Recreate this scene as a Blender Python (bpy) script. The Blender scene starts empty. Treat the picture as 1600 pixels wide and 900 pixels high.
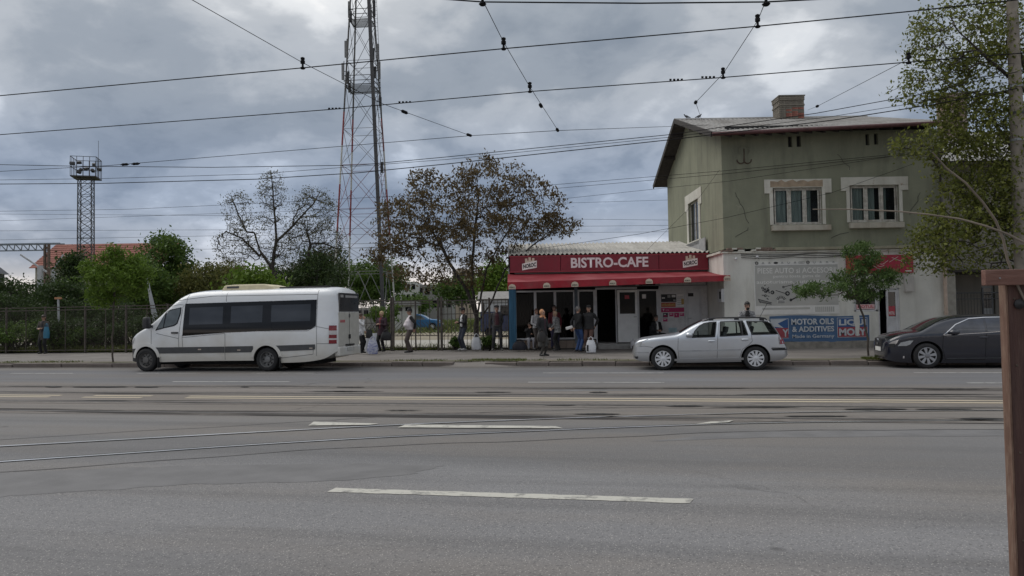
import bpy, bmesh, math, random
import numpy as np
from mathutils import Vector, Matrix, kdtree
R = math.radians
random.seed(7)
SC = bpy.context.scene
COL = SC.collection

# ------------------------------------------------------------------ camera
CAM_H, FPX, PITCH, ROLL = 1.55, 1200.0, R(2.05), R(0.90)
_F = Vector((0, math.cos(PITCH), math.sin(PITCH)))
_U0 = Vector((0, -math.sin(PITCH), math.cos(PITCH)))
_R0 = Vector((1, 0, 0))
_R = _R0 * math.cos(ROLL) - _U0 * math.sin(ROLL)
_U = _U0 * math.cos(ROLL) + _R0 * math.sin(ROLL)
CAMP = Vector((0, 0, CAM_H))
cd = bpy.data.cameras.new('camera')
cd.sensor_width = 36.0
cd.lens = 36.0 * FPX / 1600.0
cd.clip_start = 0.05
cd.clip_end = 6000
cam = bpy.data.objects.new('camera', cd)
COL.objects.link(cam)
m = Matrix((( _R.x, _U.x, -_F.x, 0), (_R.y, _U.y, -_F.y, 0), (_R.z, _U.z, -_F.z, CAM_H), (0, 0, 0, 1)))
cam.matrix_world = m
SC.camera = cam

# ------------------------------------------------------------------ sky, sun, exposure
SUN_EL, SUN_AZ = R(52), R(-68)          # azimuth measured from +Y towards +X: high on the left, a little behind the houses
W = bpy.data.worlds.new('World')
SC.world = W
W.use_nodes = True
nt = W.node_tree
nt.nodes.clear()
def N(t, typ, **kw):
    n = t.nodes.new(typ)
    for k, v in kw.items():
        setattr(n, k, v)
    return n
def ramp(t, pts, interp='EASE'):
    n = t.nodes.new('ShaderNodeValToRGB')
    n.color_ramp.interpolation = interp
    el = n.color_ramp.elements
    while len(el) > 1:
        el.remove(el[-1])
    for i, (p, c) in enumerate(pts):
        e = el[0] if i == 0 else el.new(p)
        e.position = p
        e.color = (c[0], c[1], c[2], 1) if hasattr(c, '__len__') else (c, c, c, 1)
    return n
def math_(t, op, a, b=None, clamp=False):
    n = N(t, 'ShaderNodeMath', operation=op)
    n.use_clamp = clamp
    for i, x in enumerate((a, b)):
        if x is None:
            continue
        if isinstance(x, (int, float)):
            n.inputs[i].default_value = x
        else:
            t.links.new(x, n.inputs[i])
    return n.outputs[0]
def mixc(t, fac, a, b, mode='MIX'):
    n = N(t, 'ShaderNodeMix', data_type='RGBA', blend_type=mode)
    for s, x in ((n.inputs[0], fac), (n.inputs[6], a), (n.inputs[7], b)):
        if isinstance(x, (int, float)):
            s.default_value = x
        elif isinstance(x, (tuple, list)):
            s.default_value = (x[0], x[1], x[2], 1)
        else:
            t.links.new(x, s)
    return n.outputs[2]
L = nt.links.new
sky = N(nt, 'ShaderNodeTexSky', sky_type='NISHITA', sun_disc=False, sun_elevation=SUN_EL, sun_rotation=SUN_AZ, dust_density=3.0)
tc = N(nt, 'ShaderNodeTexCoord')
sp = N(nt, 'ShaderNodeSeparateXYZ')
L(tc.outputs['Generated'], sp.inputs[0])
zz = math_(nt, 'MAXIMUM', sp.outputs[2], 0.0)
den = math_(nt, 'ADD', zz, 0.36)
cx = math_(nt, 'DIVIDE', sp.outputs[0], den)
cy = math_(nt, 'DIVIDE', sp.outputs[1], den)
cb = N(nt, 'ShaderNodeCombineXYZ')
L(cx, cb.inputs[0]); L(cy, cb.inputs[1])
cb.inputs[2].default_value = 3.7
n1 = N(nt, 'ShaderNodeTexNoise'); n1.inputs['Scale'].default_value = 2.0; n1.inputs['Detail'].default_value = 6; n1.inputs['Roughness'].default_value = 0.52; n1.inputs['Distortion'].default_value = 0.35
n2 = N(nt, 'ShaderNodeTexNoise'); n2.inputs['Scale'].default_value = 5.5; n2.inputs['Detail'].default_value = 7; n2.inputs['Roughness'].default_value = 0.56; n2.inputs['Distortion'].default_value = 0.25
L(cb.outputs[0], n1.inputs['Vector']); L(cb.outputs[0], n2.inputs['Vector'])
cl = math_(nt, 'ADD', math_(nt, 'MULTIPLY', n1.outputs[0], 0.66), math_(nt, 'MULTIPLY', n2.outputs[0], 0.34))
clr = ramp(nt, [(0.34, (0.235, 0.272, 0.322)), (0.44, (0.325, 0.360, 0.405)), (0.53, (0.475, 0.50, 0.532)), (0.62, (0.74, 0.755, 0.77)), (0.70, (0.98, 0.97, 0.95))])
L(cl, clr.inputs[0])
elv = ramp(nt, [(0.0, (1.9, 1.65, 1.45)), (0.035, (1.85, 1.62, 1.44)), (0.08, (0.88, 0.92, 1.02)), (0.15, (0.66, 0.75, 0.91)), (0.30, (0.95, 0.97, 1.0)), (0.42, (1.16, 1.15, 1.13)), (1.0, (1.75, 1.7, 1.65))])
L(zz, elv.inputs[0])
cloud = mixc(nt, 1.0, clr.outputs[0], elv.outputs[0], 'MULTIPLY')
skm = N(nt, 'ShaderNodeVectorMath', operation='SCALE')
L(sky.outputs[0], skm.inputs[0]); skm.inputs['Scale'].default_value = 0.06
tot = mixc(nt, 0.90, skm.outputs[0], cloud)
bg = N(nt, 'ShaderNodeBackground')
L(tot, bg.inputs[0])
bg.inputs[1].default_value = 1.0
wo = N(nt, 'ShaderNodeOutputWorld')
L(bg.outputs[0], wo.inputs[0])

sd = bpy.data.lights.new('sun', 'SUN')
sd.energy = 1.35
sd.angle = R(50)
sd.color = (1.0, 0.95, 0.88)
sun = bpy.data.objects.new('sun', sd)
COL.objects.link(sun)
sdir = Vector((math.sin(SUN_AZ) * math.cos(SUN_EL), math.cos(SUN_AZ) * math.cos(SUN_EL), math.sin(SUN_EL)))
sun.rotation_euler = sdir.to_track_quat('Z', 'Y').to_euler()
sun.location = (-20, 10, 40)
SC.view_settings.view_transform = 'Standard'
SC.view_settings.look = 'None'
SC.view_settings.exposure = 0.12
SC.view_settings.gamma = 1.0
SC.view_settings.use_curve_mapping = False
SC.cycles.use_adaptive_sampling = True
SC.cycles.max_bounces = 8
SC.cycles.transparent_max_bounces = 16

# ------------------------------------------------------------------ where a pixel of the photograph lies in the place
ROADA = R(-11.3)                          # the street runs at this angle to the X axis
CA, SA = math.cos(ROADA), math.sin(ROADA)
def ray(px, py):
    return _F + _R * ((px - 800) / FPX) + _U * ((450 - py) / FPX)
def G(px, py, z=0.0):
    d = ray(px, py); return CAMP + d * ((z - CAM_H) / d.z)
def P(px, py, Y):
    d = ray(px, py); return CAMP + d * (Y / d.y)
def PX(px, py, X):
    d = ray(px, py); return CAMP + d * (X / d.x)
def uv(p):
    return (p[0] * CA + p[1] * SA, -p[0] * SA + p[1] * CA)
def xy(u, v):
    return (u * CA - v * SA, u * SA + v * CA)
def PV(px, py, v):
    d = ray(px, py); k = -d.x * SA + d.y * CA
    return CAMP + d * (v / k)
KERB_V, FENCE_V = 23.0, 30.7
def zpav(v):
    return 0.13 + 0.010 * (v - KERB_V)
def GP(px, py):
    z = 0.18
    for _ in range(6):
        p = G(px, py, z); z = zpav(uv(p)[1])
    return p

# ------------------------------------------------------------------ materials
MATS = {}
def mat(name, col, rough=0.6, metal=0.0, var=0.12, scale=5.0, bump=0.0, bscale=60.0, spec=0.5, dirt=None, stretch=None, coat=0.0, alpha=1.0, col2=None, splash=None):
    if name in MATS:
        return MATS[name]
    mt = bpy.data.materials.new(name)
    mt.use_nodes = True
    t = mt.node_tree
    b = t.nodes['Principled BSDF']
    tcn = N(t, 'ShaderNodeTexCoord')
    vec = tcn.outputs['Object']
    if stretch:
        mp = N(t, 'ShaderNodeMapping'); mp.inputs['Scale'].default_value = stretch
        t.links.new(vec, mp.inputs[0]); vec = mp.outputs[0]
    nz = N(t, 'ShaderNodeTexNoise'); nz.inputs['Scale'].default_value = scale; nz.inputs['Detail'].default_value = 5
    t.links.new(vec, nz.inputs['Vector'])
    c2 = col2 if col2 else tuple(min(1, c * (1 + var)) for c in col)
    c1 = col if col2 else tuple(c * (1 - var) for c in col)
    rp = ramp(t, [(0.32, c1), (0.68, c2)], 'LINEAR')
    t.links.new(nz.outputs[0], rp.inputs[0])
    out = rp.outputs[0]
    if dirt:
        dc, amt, ds = dirt[:3]
        nd = N(t, 'ShaderNodeTexNoise'); nd.inputs['Scale'].default_value = ds; nd.inputs['Detail'].default_value = 8; nd.inputs['Roughness'].default_value = 0.65
        if len(dirt) > 3:
            m3 = N(t, 'ShaderNodeMapping'); m3.inputs['Scale'].default_value = dirt[3]
            t.links.new(tcn.outputs['Object'], m3.inputs[0]); t.links.new(m3.outputs[0], nd.inputs['Vector'])
        else:
            t.links.new(tcn.outputs['Object'], nd.inputs['Vector'])
        rd = ramp(t, [(0.46, 0.0), (0.66, amt)], 'LINEAR')
        t.links.new(nd.outputs[0], rd.inputs[0])
        out = mixc(t, rd.outputs[0], out, dc)
    if splash:                            # road dirt thrown up on the lower panels: colour, amount, height where it ends
        sz = N(t, 'ShaderNodeSeparateXYZ'); t.links.new(tcn.outputs['Object'], sz.inputs[0])
        ns = N(t, 'ShaderNodeTexNoise'); ns.inputs['Scale'].default_value = 1.7; ns.inputs['Detail'].default_value = 7
        t.links.new(tcn.outputs['Object'], ns.inputs['Vector'])
        hh = math_(t, 'ADD', math_(t, 'DIVIDE', sz.outputs[2], splash[2]), math_(t, 'MULTIPLY', math_(t, 'SUBTRACT', ns.outputs[0], 0.5), 0.9))
        rs = ramp(t, [(0.35, splash[1]), (1.0, 0.0)], 'LINEAR'); t.links.new(hh, rs.inputs[0])
        out = mixc(t, rs.outputs[0], out, splash[0])
    t.links.new(out, b.inputs['Base Color'])
    b.inputs['Roughness'].default_value = rough
    b.inputs['Metallic'].default_value = metal
    b.inputs['Specular IOR Level'].default_value = spec
    b.inputs['Coat Weight'].default_value = coat
    b.inputs['Coat Roughness'].default_value = 0.06
    b.inputs['Alpha'].default_value = alpha
    if bump:
        nb = N(t, 'ShaderNodeTexNoise'); nb.inputs['Scale'].default_value = bscale; nb.inputs['Detail'].default_value = 4
        t.links.new(vec, nb.inputs['Vector'])
        bp = N(t, 'ShaderNodeBump'); bp.inputs['Strength'].default_value = bump; bp.inputs['Distance'].default_value = 0.02
        t.links.new(nb.outputs[0], bp.inputs['Height'])
        t.links.new(bp.outputs[0], b.inputs['Normal'])
    MATS[name] = mt
    return mt
def leafmat(name, c1, c2, trans=0.35, rough=0.55):
    if name in MATS:
        return MATS[name]
    mt = bpy.data.materials.new(name); mt.use_nodes = True
    t = mt.node_tree
    b = t.nodes['Principled BSDF']
    g = N(t, 'ShaderNodeNewGeometry')
    rp = ramp(t, [(0.0, c1), (1.0, c2)], 'LINEAR')
    t.links.new(g.outputs['Random Per Island'], rp.inputs[0])
    t.links.new(rp.outputs[0], b.inputs['Base Color'])
    b.inputs['Roughness'].default_value = rough
    b.inputs['Specular IOR Level'].default_value = 0.25
    tr = N(t, 'ShaderNodeBsdfTranslucent')
    t.links.new(rp.outputs[0], tr.inputs[0])
    mx = N(t, 'ShaderNodeMixShader'); mx.inputs[0].default_value = trans
    t.links.new(b.outputs[0], mx.inputs[1]); t.links.new(tr.outputs[0], mx.inputs[2])
    t.links.new(mx.outputs[0], t.nodes['Material Output'].inputs[0])
    MATS[name] = mt
    return mt
def glassmat(name, tint, through=0.6, rough=0.03):
    if name in MATS:
        return MATS[name]
    mt = bpy.data.materials.new(name); mt.use_nodes = True
    t = mt.node_tree
    b = t.nodes['Principled BSDF']
    b.inputs['Base Color'].default_value = (tint[0] * .03, tint[1] * .03, tint[2] * .03, 1)
    b.inputs['Roughness'].default_value = rough
    b.inputs['Specular IOR Level'].default_value = 0.4
    tr = N(t, 'ShaderNodeBsdfTransparent'); tr.inputs[0].default_value = (*tint, 1)
    mx = N(t, 'ShaderNodeMixShader'); mx.inputs[0].default_value = through
    t.links.new(b.outputs[0], mx.inputs[1]); t.links.new(tr.outputs[0], mx.inputs[2])
    t.links.new(mx.outputs[0], t.nodes['Material Output'].inputs[0])
    MATS[name] = mt
    return mt

# ------------------------------------------------------------------ object helpers
def tag(o, label=None, cat=None, group=None, kind=None):
    if label: o['label'] = label
    if cat: o['category'] = cat
    if group: o['group'] = group
    if kind: o['kind'] = kind
    return o
def empty(name, loc=(0, 0, 0), rz=0.0, **kw):
    o = bpy.data.objects.new(name, None)
    COL.objects.link(o)
    o.location = loc; o.rotation_euler = (0, 0, rz)
    o.empty_display_size = 0.2
    return tag(o, **kw)
def link(name, me, parent=None):
    o = bpy.data.objects.new(name, me)
    COL.objects.link(o)
    if parent: o.parent = parent
    return o
def copy_part(o, parent):
    c = o.copy(); COL.objects.link(c); c.parent = parent
    return c
class MB:
    def __init__(s):
        s.v, s.f, s.mi, s.cur = [], [], [], 0
    def add(s, vs, fs):
        n = len(s.v)
        s.v.extend([tuple(p) for p in vs])
        for f in fs:
            s.f.append(tuple(i + n for i in f)); s.mi.append(s.cur)
        return s
    def box(s, x0, x1, y0, y1, z0, z1):
        vs = [(x, y, z) for z in (z0, z1) for y in (y0, y1) for x in (x0, x1)]
        return s.add(vs, [(0, 2, 3, 1), (4, 5, 7, 6), (0, 1, 5, 4), (2, 6, 7, 3), (0, 4, 6, 2), (1, 3, 7, 5)])
    def obox(s, c, size, rot=None):
        c = Vector(c); h = Vector(size) / 2
        vs = []
        for z in (-1, 1):
            for y in (-1, 1):
                for x in (-1, 1):
                    p = Vector((x * h.x, y * h.y, z * h.z))
                    if rot is not None: p = rot @ p
                    vs.append(c + p)
        return s.add(vs, [(0, 2, 3, 1), (4, 5, 7, 6), (0, 1, 5, 4), (2, 6, 7, 3), (0, 4, 6, 2), (1, 3, 7, 5)])
    def bar(s, a, b, w, h=None, up=(0, 0, 1)):
        a, b = Vector(a), Vector(b); h = h or w
        d = (b - a); ln = d.length
        if ln < 1e-6: return s
        d /= ln; u = Vector(up)
        if abs(d.dot(u)) > 0.98: u = Vector((0, 1, 0))
        x = d.cross(u).normalized(); z = x.cross(d)
        rot = Matrix((x, d, z)).transposed()
        return s.obox((a + b) / 2, (w, ln, h), rot)
    def tube(s, pts, r, n=8, cap=True):
        pts = [Vector(p) for p in pts]
        k = len(pts)
        rs = r if hasattr(r, '__len__') else [r] * k
        prev = None; rings = []
        for i in range(k):
            d = (pts[min(i + 1, k - 1)] - pts[max(i - 1, 0)])
            if d.length < 1e-9: d = Vector((0, 0, 1))
            d.normalize()
            if prev is None:
                a = Vector((1, 0, 0)) if abs(d.x) < 0.8 else Vector((0, 1, 0))
                x = d.cross(a).normalized()
            else:
                x = (prev - d * prev.dot(d)).normalized()
            prev = x; y = d.cross(x)
            rr = rs[i]
            if hasattr(rr, '__len__'): ra, rb = rr
            else: ra = rb = rr
            rings.append([pts[i] + x * (ra * math.cos(2 * math.pi * j / n)) + y * (rb * math.sin(2 * math.pi * j / n)) for j in range(n)])
        vs = [p for rg in rings for p in rg]
        fs = [(i * n + j, i * n + (j + 1) % n, (i + 1) * n + (j + 1) % n, (i + 1) * n + j) for i in range(k - 1) for j in range(n)]
        if cap:
            fs += [tuple(range(n - 1, -1, -1)), tuple((k - 1) * n + j for j in range(n))]
        return s.add(vs, fs)
    def loft(s, rings, cap=True):
        n = len(rings[0]); k = len(rings)
        vs = [p for rg in rings for p in rg]
        fs = [(i * n + j, i * n + (j + 1) % n, (i + 1) * n + (j + 1) % n, (i + 1) * n + j) for i in range(k - 1) for j in range(n)]
        if cap:
            fs += [tuple(range(n - 1, -1, -1)), tuple((k - 1) * n + j for j in range(n))]
        return s.add(vs, fs)
    def ell(s, c, r, nu=12, nv=8, rot=None):
        c = Vector(c); vs = []; fs = []
        for i in range(nv + 1):
            th = math.pi * i / nv
            for j in range(nu):
                ph = 2 * math.pi * j / nu
                p = Vector((r[0] * math.sin(th) * math.cos(ph), r[1] * math.sin(th) * math.sin(ph), r[2] * math.cos(th)))
                if rot is not None: p = rot @ p
                vs.append(c + p)
        for i in range(nv):
            for j in range(nu):
                a, b = i * nu + j, i * nu + (j + 1) % nu
                if i == 0: fs.append((a, a + nu, b + nu))
                elif i == nv - 1: fs.append((a, a + nu, b))
                else: fs.append((a, a + nu, b + nu, b))
        return s.add(vs, fs)
    def prism(s, poly, f0, f1):
        n = len(poly)
        vs = [f0(*p) for p in poly] + [f1(*p) for p in poly]
        fs = [tuple(range(n)), tuple(range(2 * n - 1, n - 1, -1))] + [(i, n + i, n + (i + 1) % n, (i + 1) % n) for i in range(n)]
        return s.add(vs, fs)
    def lathe(s, prof, c=(0, 0, 0), axis='Y', n=24, closed=False, caps=True):
        # prof: (radius, height along axis)
        c = Vector(c); vs = []
        for (r, h) in prof:
            for j in range(n):
                a = 2 * math.pi * j / n
                if axis == 'Y': p = Vector((r * math.cos(a), h, r * math.sin(a)))
                elif axis == 'X': p = Vector((h, r * math.cos(a), r * math.sin(a)))
                else: p = Vector((r * math.cos(a), r * math.sin(a), h))
                vs.append(c + p)
        k = len(prof)
        fs = [(i * n + j, i * n + (j + 1) % n, (i + 1) * n + (j + 1) % n, (i + 1) * n + j) for i in range(k - 1) for j in range(n)]
        if closed:
            fs += [((k - 1) * n + j, (k - 1) * n + (j + 1) % n, (j + 1) % n, j) for j in range(n)]
        elif caps:
            fs += [tuple(range(n - 1, -1, -1)), tuple((k - 1) * n + j for j in range(n))]
        return s.add(vs, fs)
    def mesh(s, name, mats):
        me = bpy.data.meshes.new(name)
        me.from_pydata(s.v, [], s.f)
        for mm in (mats if isinstance(mats, (list, tuple)) else [mats]):
            me.materials.append(mm)
        if len(me.materials) > 1:
            me.polygons.foreach_set('material_index', s.mi)
        me.validate()
        return me
    def build(s, name, mats, parent=None, smooth=None, bevel=0, fix=False):
        me = s.mesh(name, mats)
        if fix:
            bm = bmesh.new(); bm.from_mesh(me)
            bmesh.ops.recalc_face_normals(bm, faces=bm.faces[:]); bm.to_mesh(me); bm.free()
        if smooth is not None:
            me.shade_smooth()
            if smooth < 179: me.set_sharp_from_angle(angle=R(smooth))
        o = link(name, me, parent)
        if bevel:
            b = o.modifiers.new('bevel', 'BEVEL'); b.width = bevel; b.segments = 2; b.limit_method = 'ANGLE'; b.angle_limit = R(40)
            b.harden_normals = False
        return o
def nppmesh(name, verts, faces, mats, parent=None, smooth=False):
    """fast mesh from numpy: verts (n,3), faces (m,k)"""
    me = bpy.data.meshes.new(name)
    nv, (nf, k) = len(verts), faces.shape
    me.vertices.add(nv); me.vertices.foreach_set('co', np.asarray(verts, dtype=np.float32).ravel())
    me.loops.add(nf * k); me.loops.foreach_set('vertex_index', faces.astype(np.int32).ravel())
    me.polygons.add(nf); me.polygons.foreach_set('loop_start', np.arange(0, nf * k, k, dtype=np.int32))
    me.polygons.foreach_set('loop_total', np.full(nf, k, dtype=np.int32))
    me.update(calc_edges=True)
    if smooth: me.shade_smooth()
    for mm in (mats if isinstance(mats, (list, tuple)) else [mats]): me.materials.append(mm)
    return link(name, me, parent)
def sheet(name, poly, mt, z=0.0, parent=None, label=None, kind='structure'):
    mb = MB(); mb.add([(p[0], p[1], p[2] if len(p) > 2 else z) for p in poly], [tuple(range(len(poly)))])
    o = mb.build(name, mt, parent)
    if parent is None: tag(o, label, None, None, kind)
    return o
def text(s, mt, parent, x0, x1, z0, z1, y, name='lettering', bold=0.0, ext=0.004, shear=0.0, lean=0.0):
    """flat lettering facing -Y, fitted into the rectangle x0..x1, z0..z1 of the parent's frame"""
    cu = bpy.data.curves.new('t', 'FONT'); cu.body = s; cu.size = 1.0; cu.offset = bold; cu.extrude = 0.0; cu.shear = shear; cu.resolution_u = 3
    ob = bpy.data.objects.new('t', cu); COL.objects.link(ob)
    dg = bpy.context.evaluated_depsgraph_get()
    me = bpy.data.meshes.new_from_object(ob.evaluated_get(dg))
    bpy.data.objects.remove(ob); bpy.data.curves.remove(cu)
    co = np.array([v.co for v in me.vertices])
    if len(co) == 0: return None
    mn, mx = co.min(0), co.max(0)
    sx, sz = (x1 - x0) / (mx[0] - mn[0]), (z1 - z0) / max(1e-6, (mx[1] - mn[1]))
    for v in me.vertices:
        xx = x0 + (v.co.x - mn[0]) * sx
        v.co = (xx, y, z0 + (v.co.y - mn[1]) * sz + lean * (xx - x0))
    me.materials.clear(); me.materials.append(mt)
    return link(name, me, parent)

# common materials
M = dict(
    white=mat('white_paint', (0.74, 0.74, 0.72), 0.5, var=0.06),
    pvc=mat('white_plastic', (0.55, 0.55, 0.56), 0.4, var=0.06, dirt=((0.3, 0.29, 0.27), 0.35, 2.0)),
    black=mat('black_plastic', (0.015, 0.015, 0.017), 0.55, var=0.2),
    rubber=mat('rubber', (0.018, 0.018, 0.019), 0.85, var=0.25, scale=12),
    steel=mat('galvanised_steel', (0.30, 0.31, 0.32), 0.5, metal=0.6, var=0.2),
    dsteel=mat('dark_steel', (0.05, 0.052, 0.055), 0.6, metal=0.3, var=0.3),
    rust=mat('rusty_steel', (0.085, 0.06, 0.045), 0.8, var=0.35, scale=14),
    wire=mat('black_cable', (0.010, 0.010, 0.011), 0.8, var=0.1, spec=0.15),
    glass=mat('dark_glass', (0.010, 0.011, 0.013), 0.04, var=0.1, spec=0.4),
    chrome=mat('chrome', (0.6, 0.6, 0.62), 0.15, metal=1.0, var=0.04),
    bark=mat('bark', (0.075, 0.062, 0.05), 0.9, var=0.35, scale=9, bump=0.5, bscale=30),
    barkd=mat('dark_bark', (0.045, 0.038, 0.033), 0.9, var=0.35, scale=9, bump=0.5, bscale=30),
    concrete=mat('concrete', (0.36, 0.35, 0.33), 0.85, var=0.15, bump=0.2, bscale=40, dirt=((0.2, 0.19, 0.17), 0.6, 1.5)),
    seam=mat('dark_seam', (0.02, 0.02, 0.02), 0.8, var=0.1),
)
# ================================================================== THE GROUND
def roadmat():
    mt = bpy.data.materials.new('street_asphalt'); mt.use_nodes = True
    t = mt.node_tree; b = t.nodes['Principled BSDF']
    tcn = N(t, 'ShaderNodeTexCoord'); O = tcn.outputs['Object']
    sx = N(t, 'ShaderNodeSeparateXYZ'); t.links.new(O, sx.inputs[0])
    def noise(scale, detail=5, stretch=None, rough=0.55):
        n = N(t, 'ShaderNodeTexNoise'); n.inputs['Scale'].default_value = scale; n.inputs['Detail'].default_value = detail; n.inputs['Roughness'].default_value = rough
        if stretch:
            mp = N(t, 'ShaderNodeMapping'); mp.inputs['Scale'].default_value = stretch; t.links.new(O, mp.inputs[0]); t.links.new(mp.outputs[0], n.inputs['Vector'])
        else: t.links.new(O, n.inputs['Vector'])
        return n.outputs[0]
    big = noise(0.16, 6, (0.5, 1.6, 1))
    vv = math_(t, 'ADD', sx.outputs[1], math_(t, 'MULTIPLY', math_(t, 'SUBTRACT', noise(0.12, 5), 0.5), 2.6))
    vn = math_(t, 'DIVIDE', vv, 26.0)
    lane = ramp(t, [(0.0, (0.215, 0.205, 0.20)), (0.22, (0.205, 0.202, 0.205)), (0.285, (0.20, 0.198, 0.20)), (0.30, (0.168, 0.166, 0.168)), (0.40, (0.170, 0.166, 0.164)), (0.45, (0.200, 0.184, 0.167)), (0.54, (0.205, 0.182, 0.165)), (0.62, (0.185, 0.171, 0.162)), (0.67, (0.165, 0.165, 0.172)), (0.80, (0.155, 0.155, 0.163)), (0.9, (0.165, 0.155, 0.146))], 'LINEAR')
    t.links.new(vn, lane.inputs[0])
    c = lane.outputs[0]
    bm_ = ramp(t, [(0.32, 0.80), (0.68, 1.14)], 'LINEAR'); t.links.new(big, bm_.inputs[0])
    c = mixc(t, 1.0, c, bm_.outputs[0], 'MULTIPLY')
    # brownish dust
    dn = ramp(t, [(0.45, 0.0), (0.68, 0.5)], 'LINEAR'); t.links.new(noise(0.33, 6, (0.35, 1.2, 1)), dn.inputs[0])
    c = mixc(t, dn.outputs[0], c, (0.20, 0.165, 0.128))
    # oil and tyre streaks along the lanes
    st = ramp(t, [(0.48, 0.0), (0.68, 0.5)], 'LINEAR'); t.links.new(noise(1.0, 5, (0.06, 1.5, 1)), st.inputs[0])
    c = mixc(t, st.outputs[0], c, (0.105, 0.102, 0.102))
    # stones showing in the surface, coarser in the near lane
    vo = N(t, 'ShaderNodeTexVoronoi'); vo.inputs['Scale'].default_value = 72; t.links.new(O, vo.inputs['Vector'])
    near = ramp(t, [(0.22, 1.0), (0.36, 0.4), (0.6, 0.1)], 'LINEAR'); t.links.new(vn, near.inputs[0])
    spk = ramp(t, [(0.0, 1.0), (0.20, 0.75), (0.36, 0.0)], 'LINEAR'); t.links.new(vo.outputs['Distance'], spk.inputs[0])
    pick = ramp(t, [(0.58, 0.0), (0.74, 1.0)], 'LINEAR'); t.links.new(vo.outputs['Color'], pick.inputs[0])
    f = math_(t, 'MULTIPLY', math_(t, 'MULTIPLY', spk.outputs[0], pick.outputs[0]), near.outputs[0])
    c = mixc(t, math_(t, 'MULTIPLY', f, 0.8), c, (0.62, 0.59, 0.54))
    dk = ramp(t, [(0.12, 1.0), (0.28, 0.0)], 'LINEAR'); t.links.new(vo.outputs['Color'], dk.inputs[0])
    f2 = math_(t, 'MULTIPLY', math_(t, 'MULTIPLY', dk.outputs[0], 0.55), near.outputs[0])
    c = mixc(t, f2, c, (0.07, 0.07, 0.072))
    # oil drips
    od = N(t, 'ShaderNodeTexVoronoi'); od.inputs['Scale'].default_value = 1.1; t.links.new(O, od.inputs['Vector'])
    o1 = ramp(t, [(0.0, 1.0), (0.035, 0.8), (0.075, 0.0)], 'LINEAR'); t.links.new(math_(t, 'ADD', od.outputs['Distance'], math_(t, 'MULTIPLY', math_(t, 'SUBTRACT', noise(14, 4), 0.5), 0.07)), o1.inputs[0])
    o2 = ramp(t, [(0.60, 0.0), (0.64, 0.75)], 'LINEAR'); t.links.new(od.outputs['Color'], o2.inputs[0])
    c = mixc(t, math_(t, 'MULTIPLY', o1.outputs[0], o2.outputs[0]), c, (0.055, 0.053, 0.052))
    # cracks
    vc = N(t, 'ShaderNodeTexVoronoi', feature='DISTANCE_TO_EDGE'); vc.inputs['Scale'].default_value = 0.55
    wv = N(t, 'ShaderNodeVectorMath', operation='ADD')
    nv = N(t, 'ShaderNodeTexNoise'); nv.inputs['Scale'].default_value = 1.3; nv.inputs['Detail'].default_value = 6; t.links.new(O, nv.inputs['Vector'])
    t.links.new(O, wv.inputs[0]); t.links.new(nv.outputs['Color'], wv.inputs[1]); t.links.new(wv.outputs[0], vc.inputs['Vector'])
    ck = ramp(t, [(0.0, 1.0), (0.010, 0.7), (0.017, 0.0)], 'LINEAR'); t.links.new(vc.outputs['Distance'], ck.inputs[0])
    cm = ramp(t, [(0.57, 0.0), (0.66, 0.6)], 'LINEAR'); t.links.new(noise(0.21, 4), cm.inputs[0])
    c = mixc(t, math_(t, 'MULTIPLY', ck.outputs[0], cm.outputs[0]), c, (0.05, 0.048, 0.046))
    t.links.new(c, b.inputs['Base Color'])
    b.inputs['Roughness'].default_value = 0.82
    b.inputs['Specular IOR Level'].default_value = 0.35
    bp = N(t, 'ShaderNodeBump'); bp.inputs['Strength'].default_value = 0.35; bp.inputs['Distance'].default_value = 0.012
    t.links.new(math_(t, 'ADD', vo.outputs['Distance'], noise(9, 5)), bp.inputs['Height']); t.links.new(bp.outputs[0], b.inputs['Normal'])
    return mt
def streakmat(name, base, dark, thr=(0.52, 0.60), scale=0.5, stretch=(0.35, 6, 1), alpha_edge=False):
    mt = bpy.data.materials.new(name); mt.use_nodes = True
    t = mt.node_tree; b = t.nodes['Principled BSDF']
    tcn = N(t, 'ShaderNodeTexCoord')
    mp = N(t, 'ShaderNodeMapping'); mp.inputs['Scale'].default_value = stretch; t.links.new(tcn.outputs['Object'], mp.inputs[0])
    n = N(t, 'ShaderNodeTexNoise'); n.inputs['Scale'].default_value = scale; n.inputs['Detail'].default_value = 7; n.inputs['Roughness'].default_value = 0.6
    t.links.new(mp.outputs[0], n.inputs['Vector'])
    n2 = N(t, 'ShaderNodeTexNoise'); n2.inputs['Scale'].default_value = 7; n2.inputs['Detail'].default_value = 6; t.links.new(tcn.outputs['Object'], n2.inputs['Vector'])
    bb = ramp(t, [(0.3, tuple(x * .8 for x in base)), (0.7, tuple(x * 1.15 for x in base))], 'LINEAR'); t.links.new(n2.outputs[0], bb.inputs[0])
    r = ramp(t, [(thr[0], 0.0), (thr[1], 1.0)], 'LINEAR'); t.links.new(n.outputs[0], r.inputs[0])
    t.links.new(mixc(t, r.outputs[0], bb.outputs[0], dark), b.inputs['Base Color'])
    b.inputs['Roughness'].default_value = 0.85
    b.inputs['Specular IOR Level'].default_value = 0.3
    return mt
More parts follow.
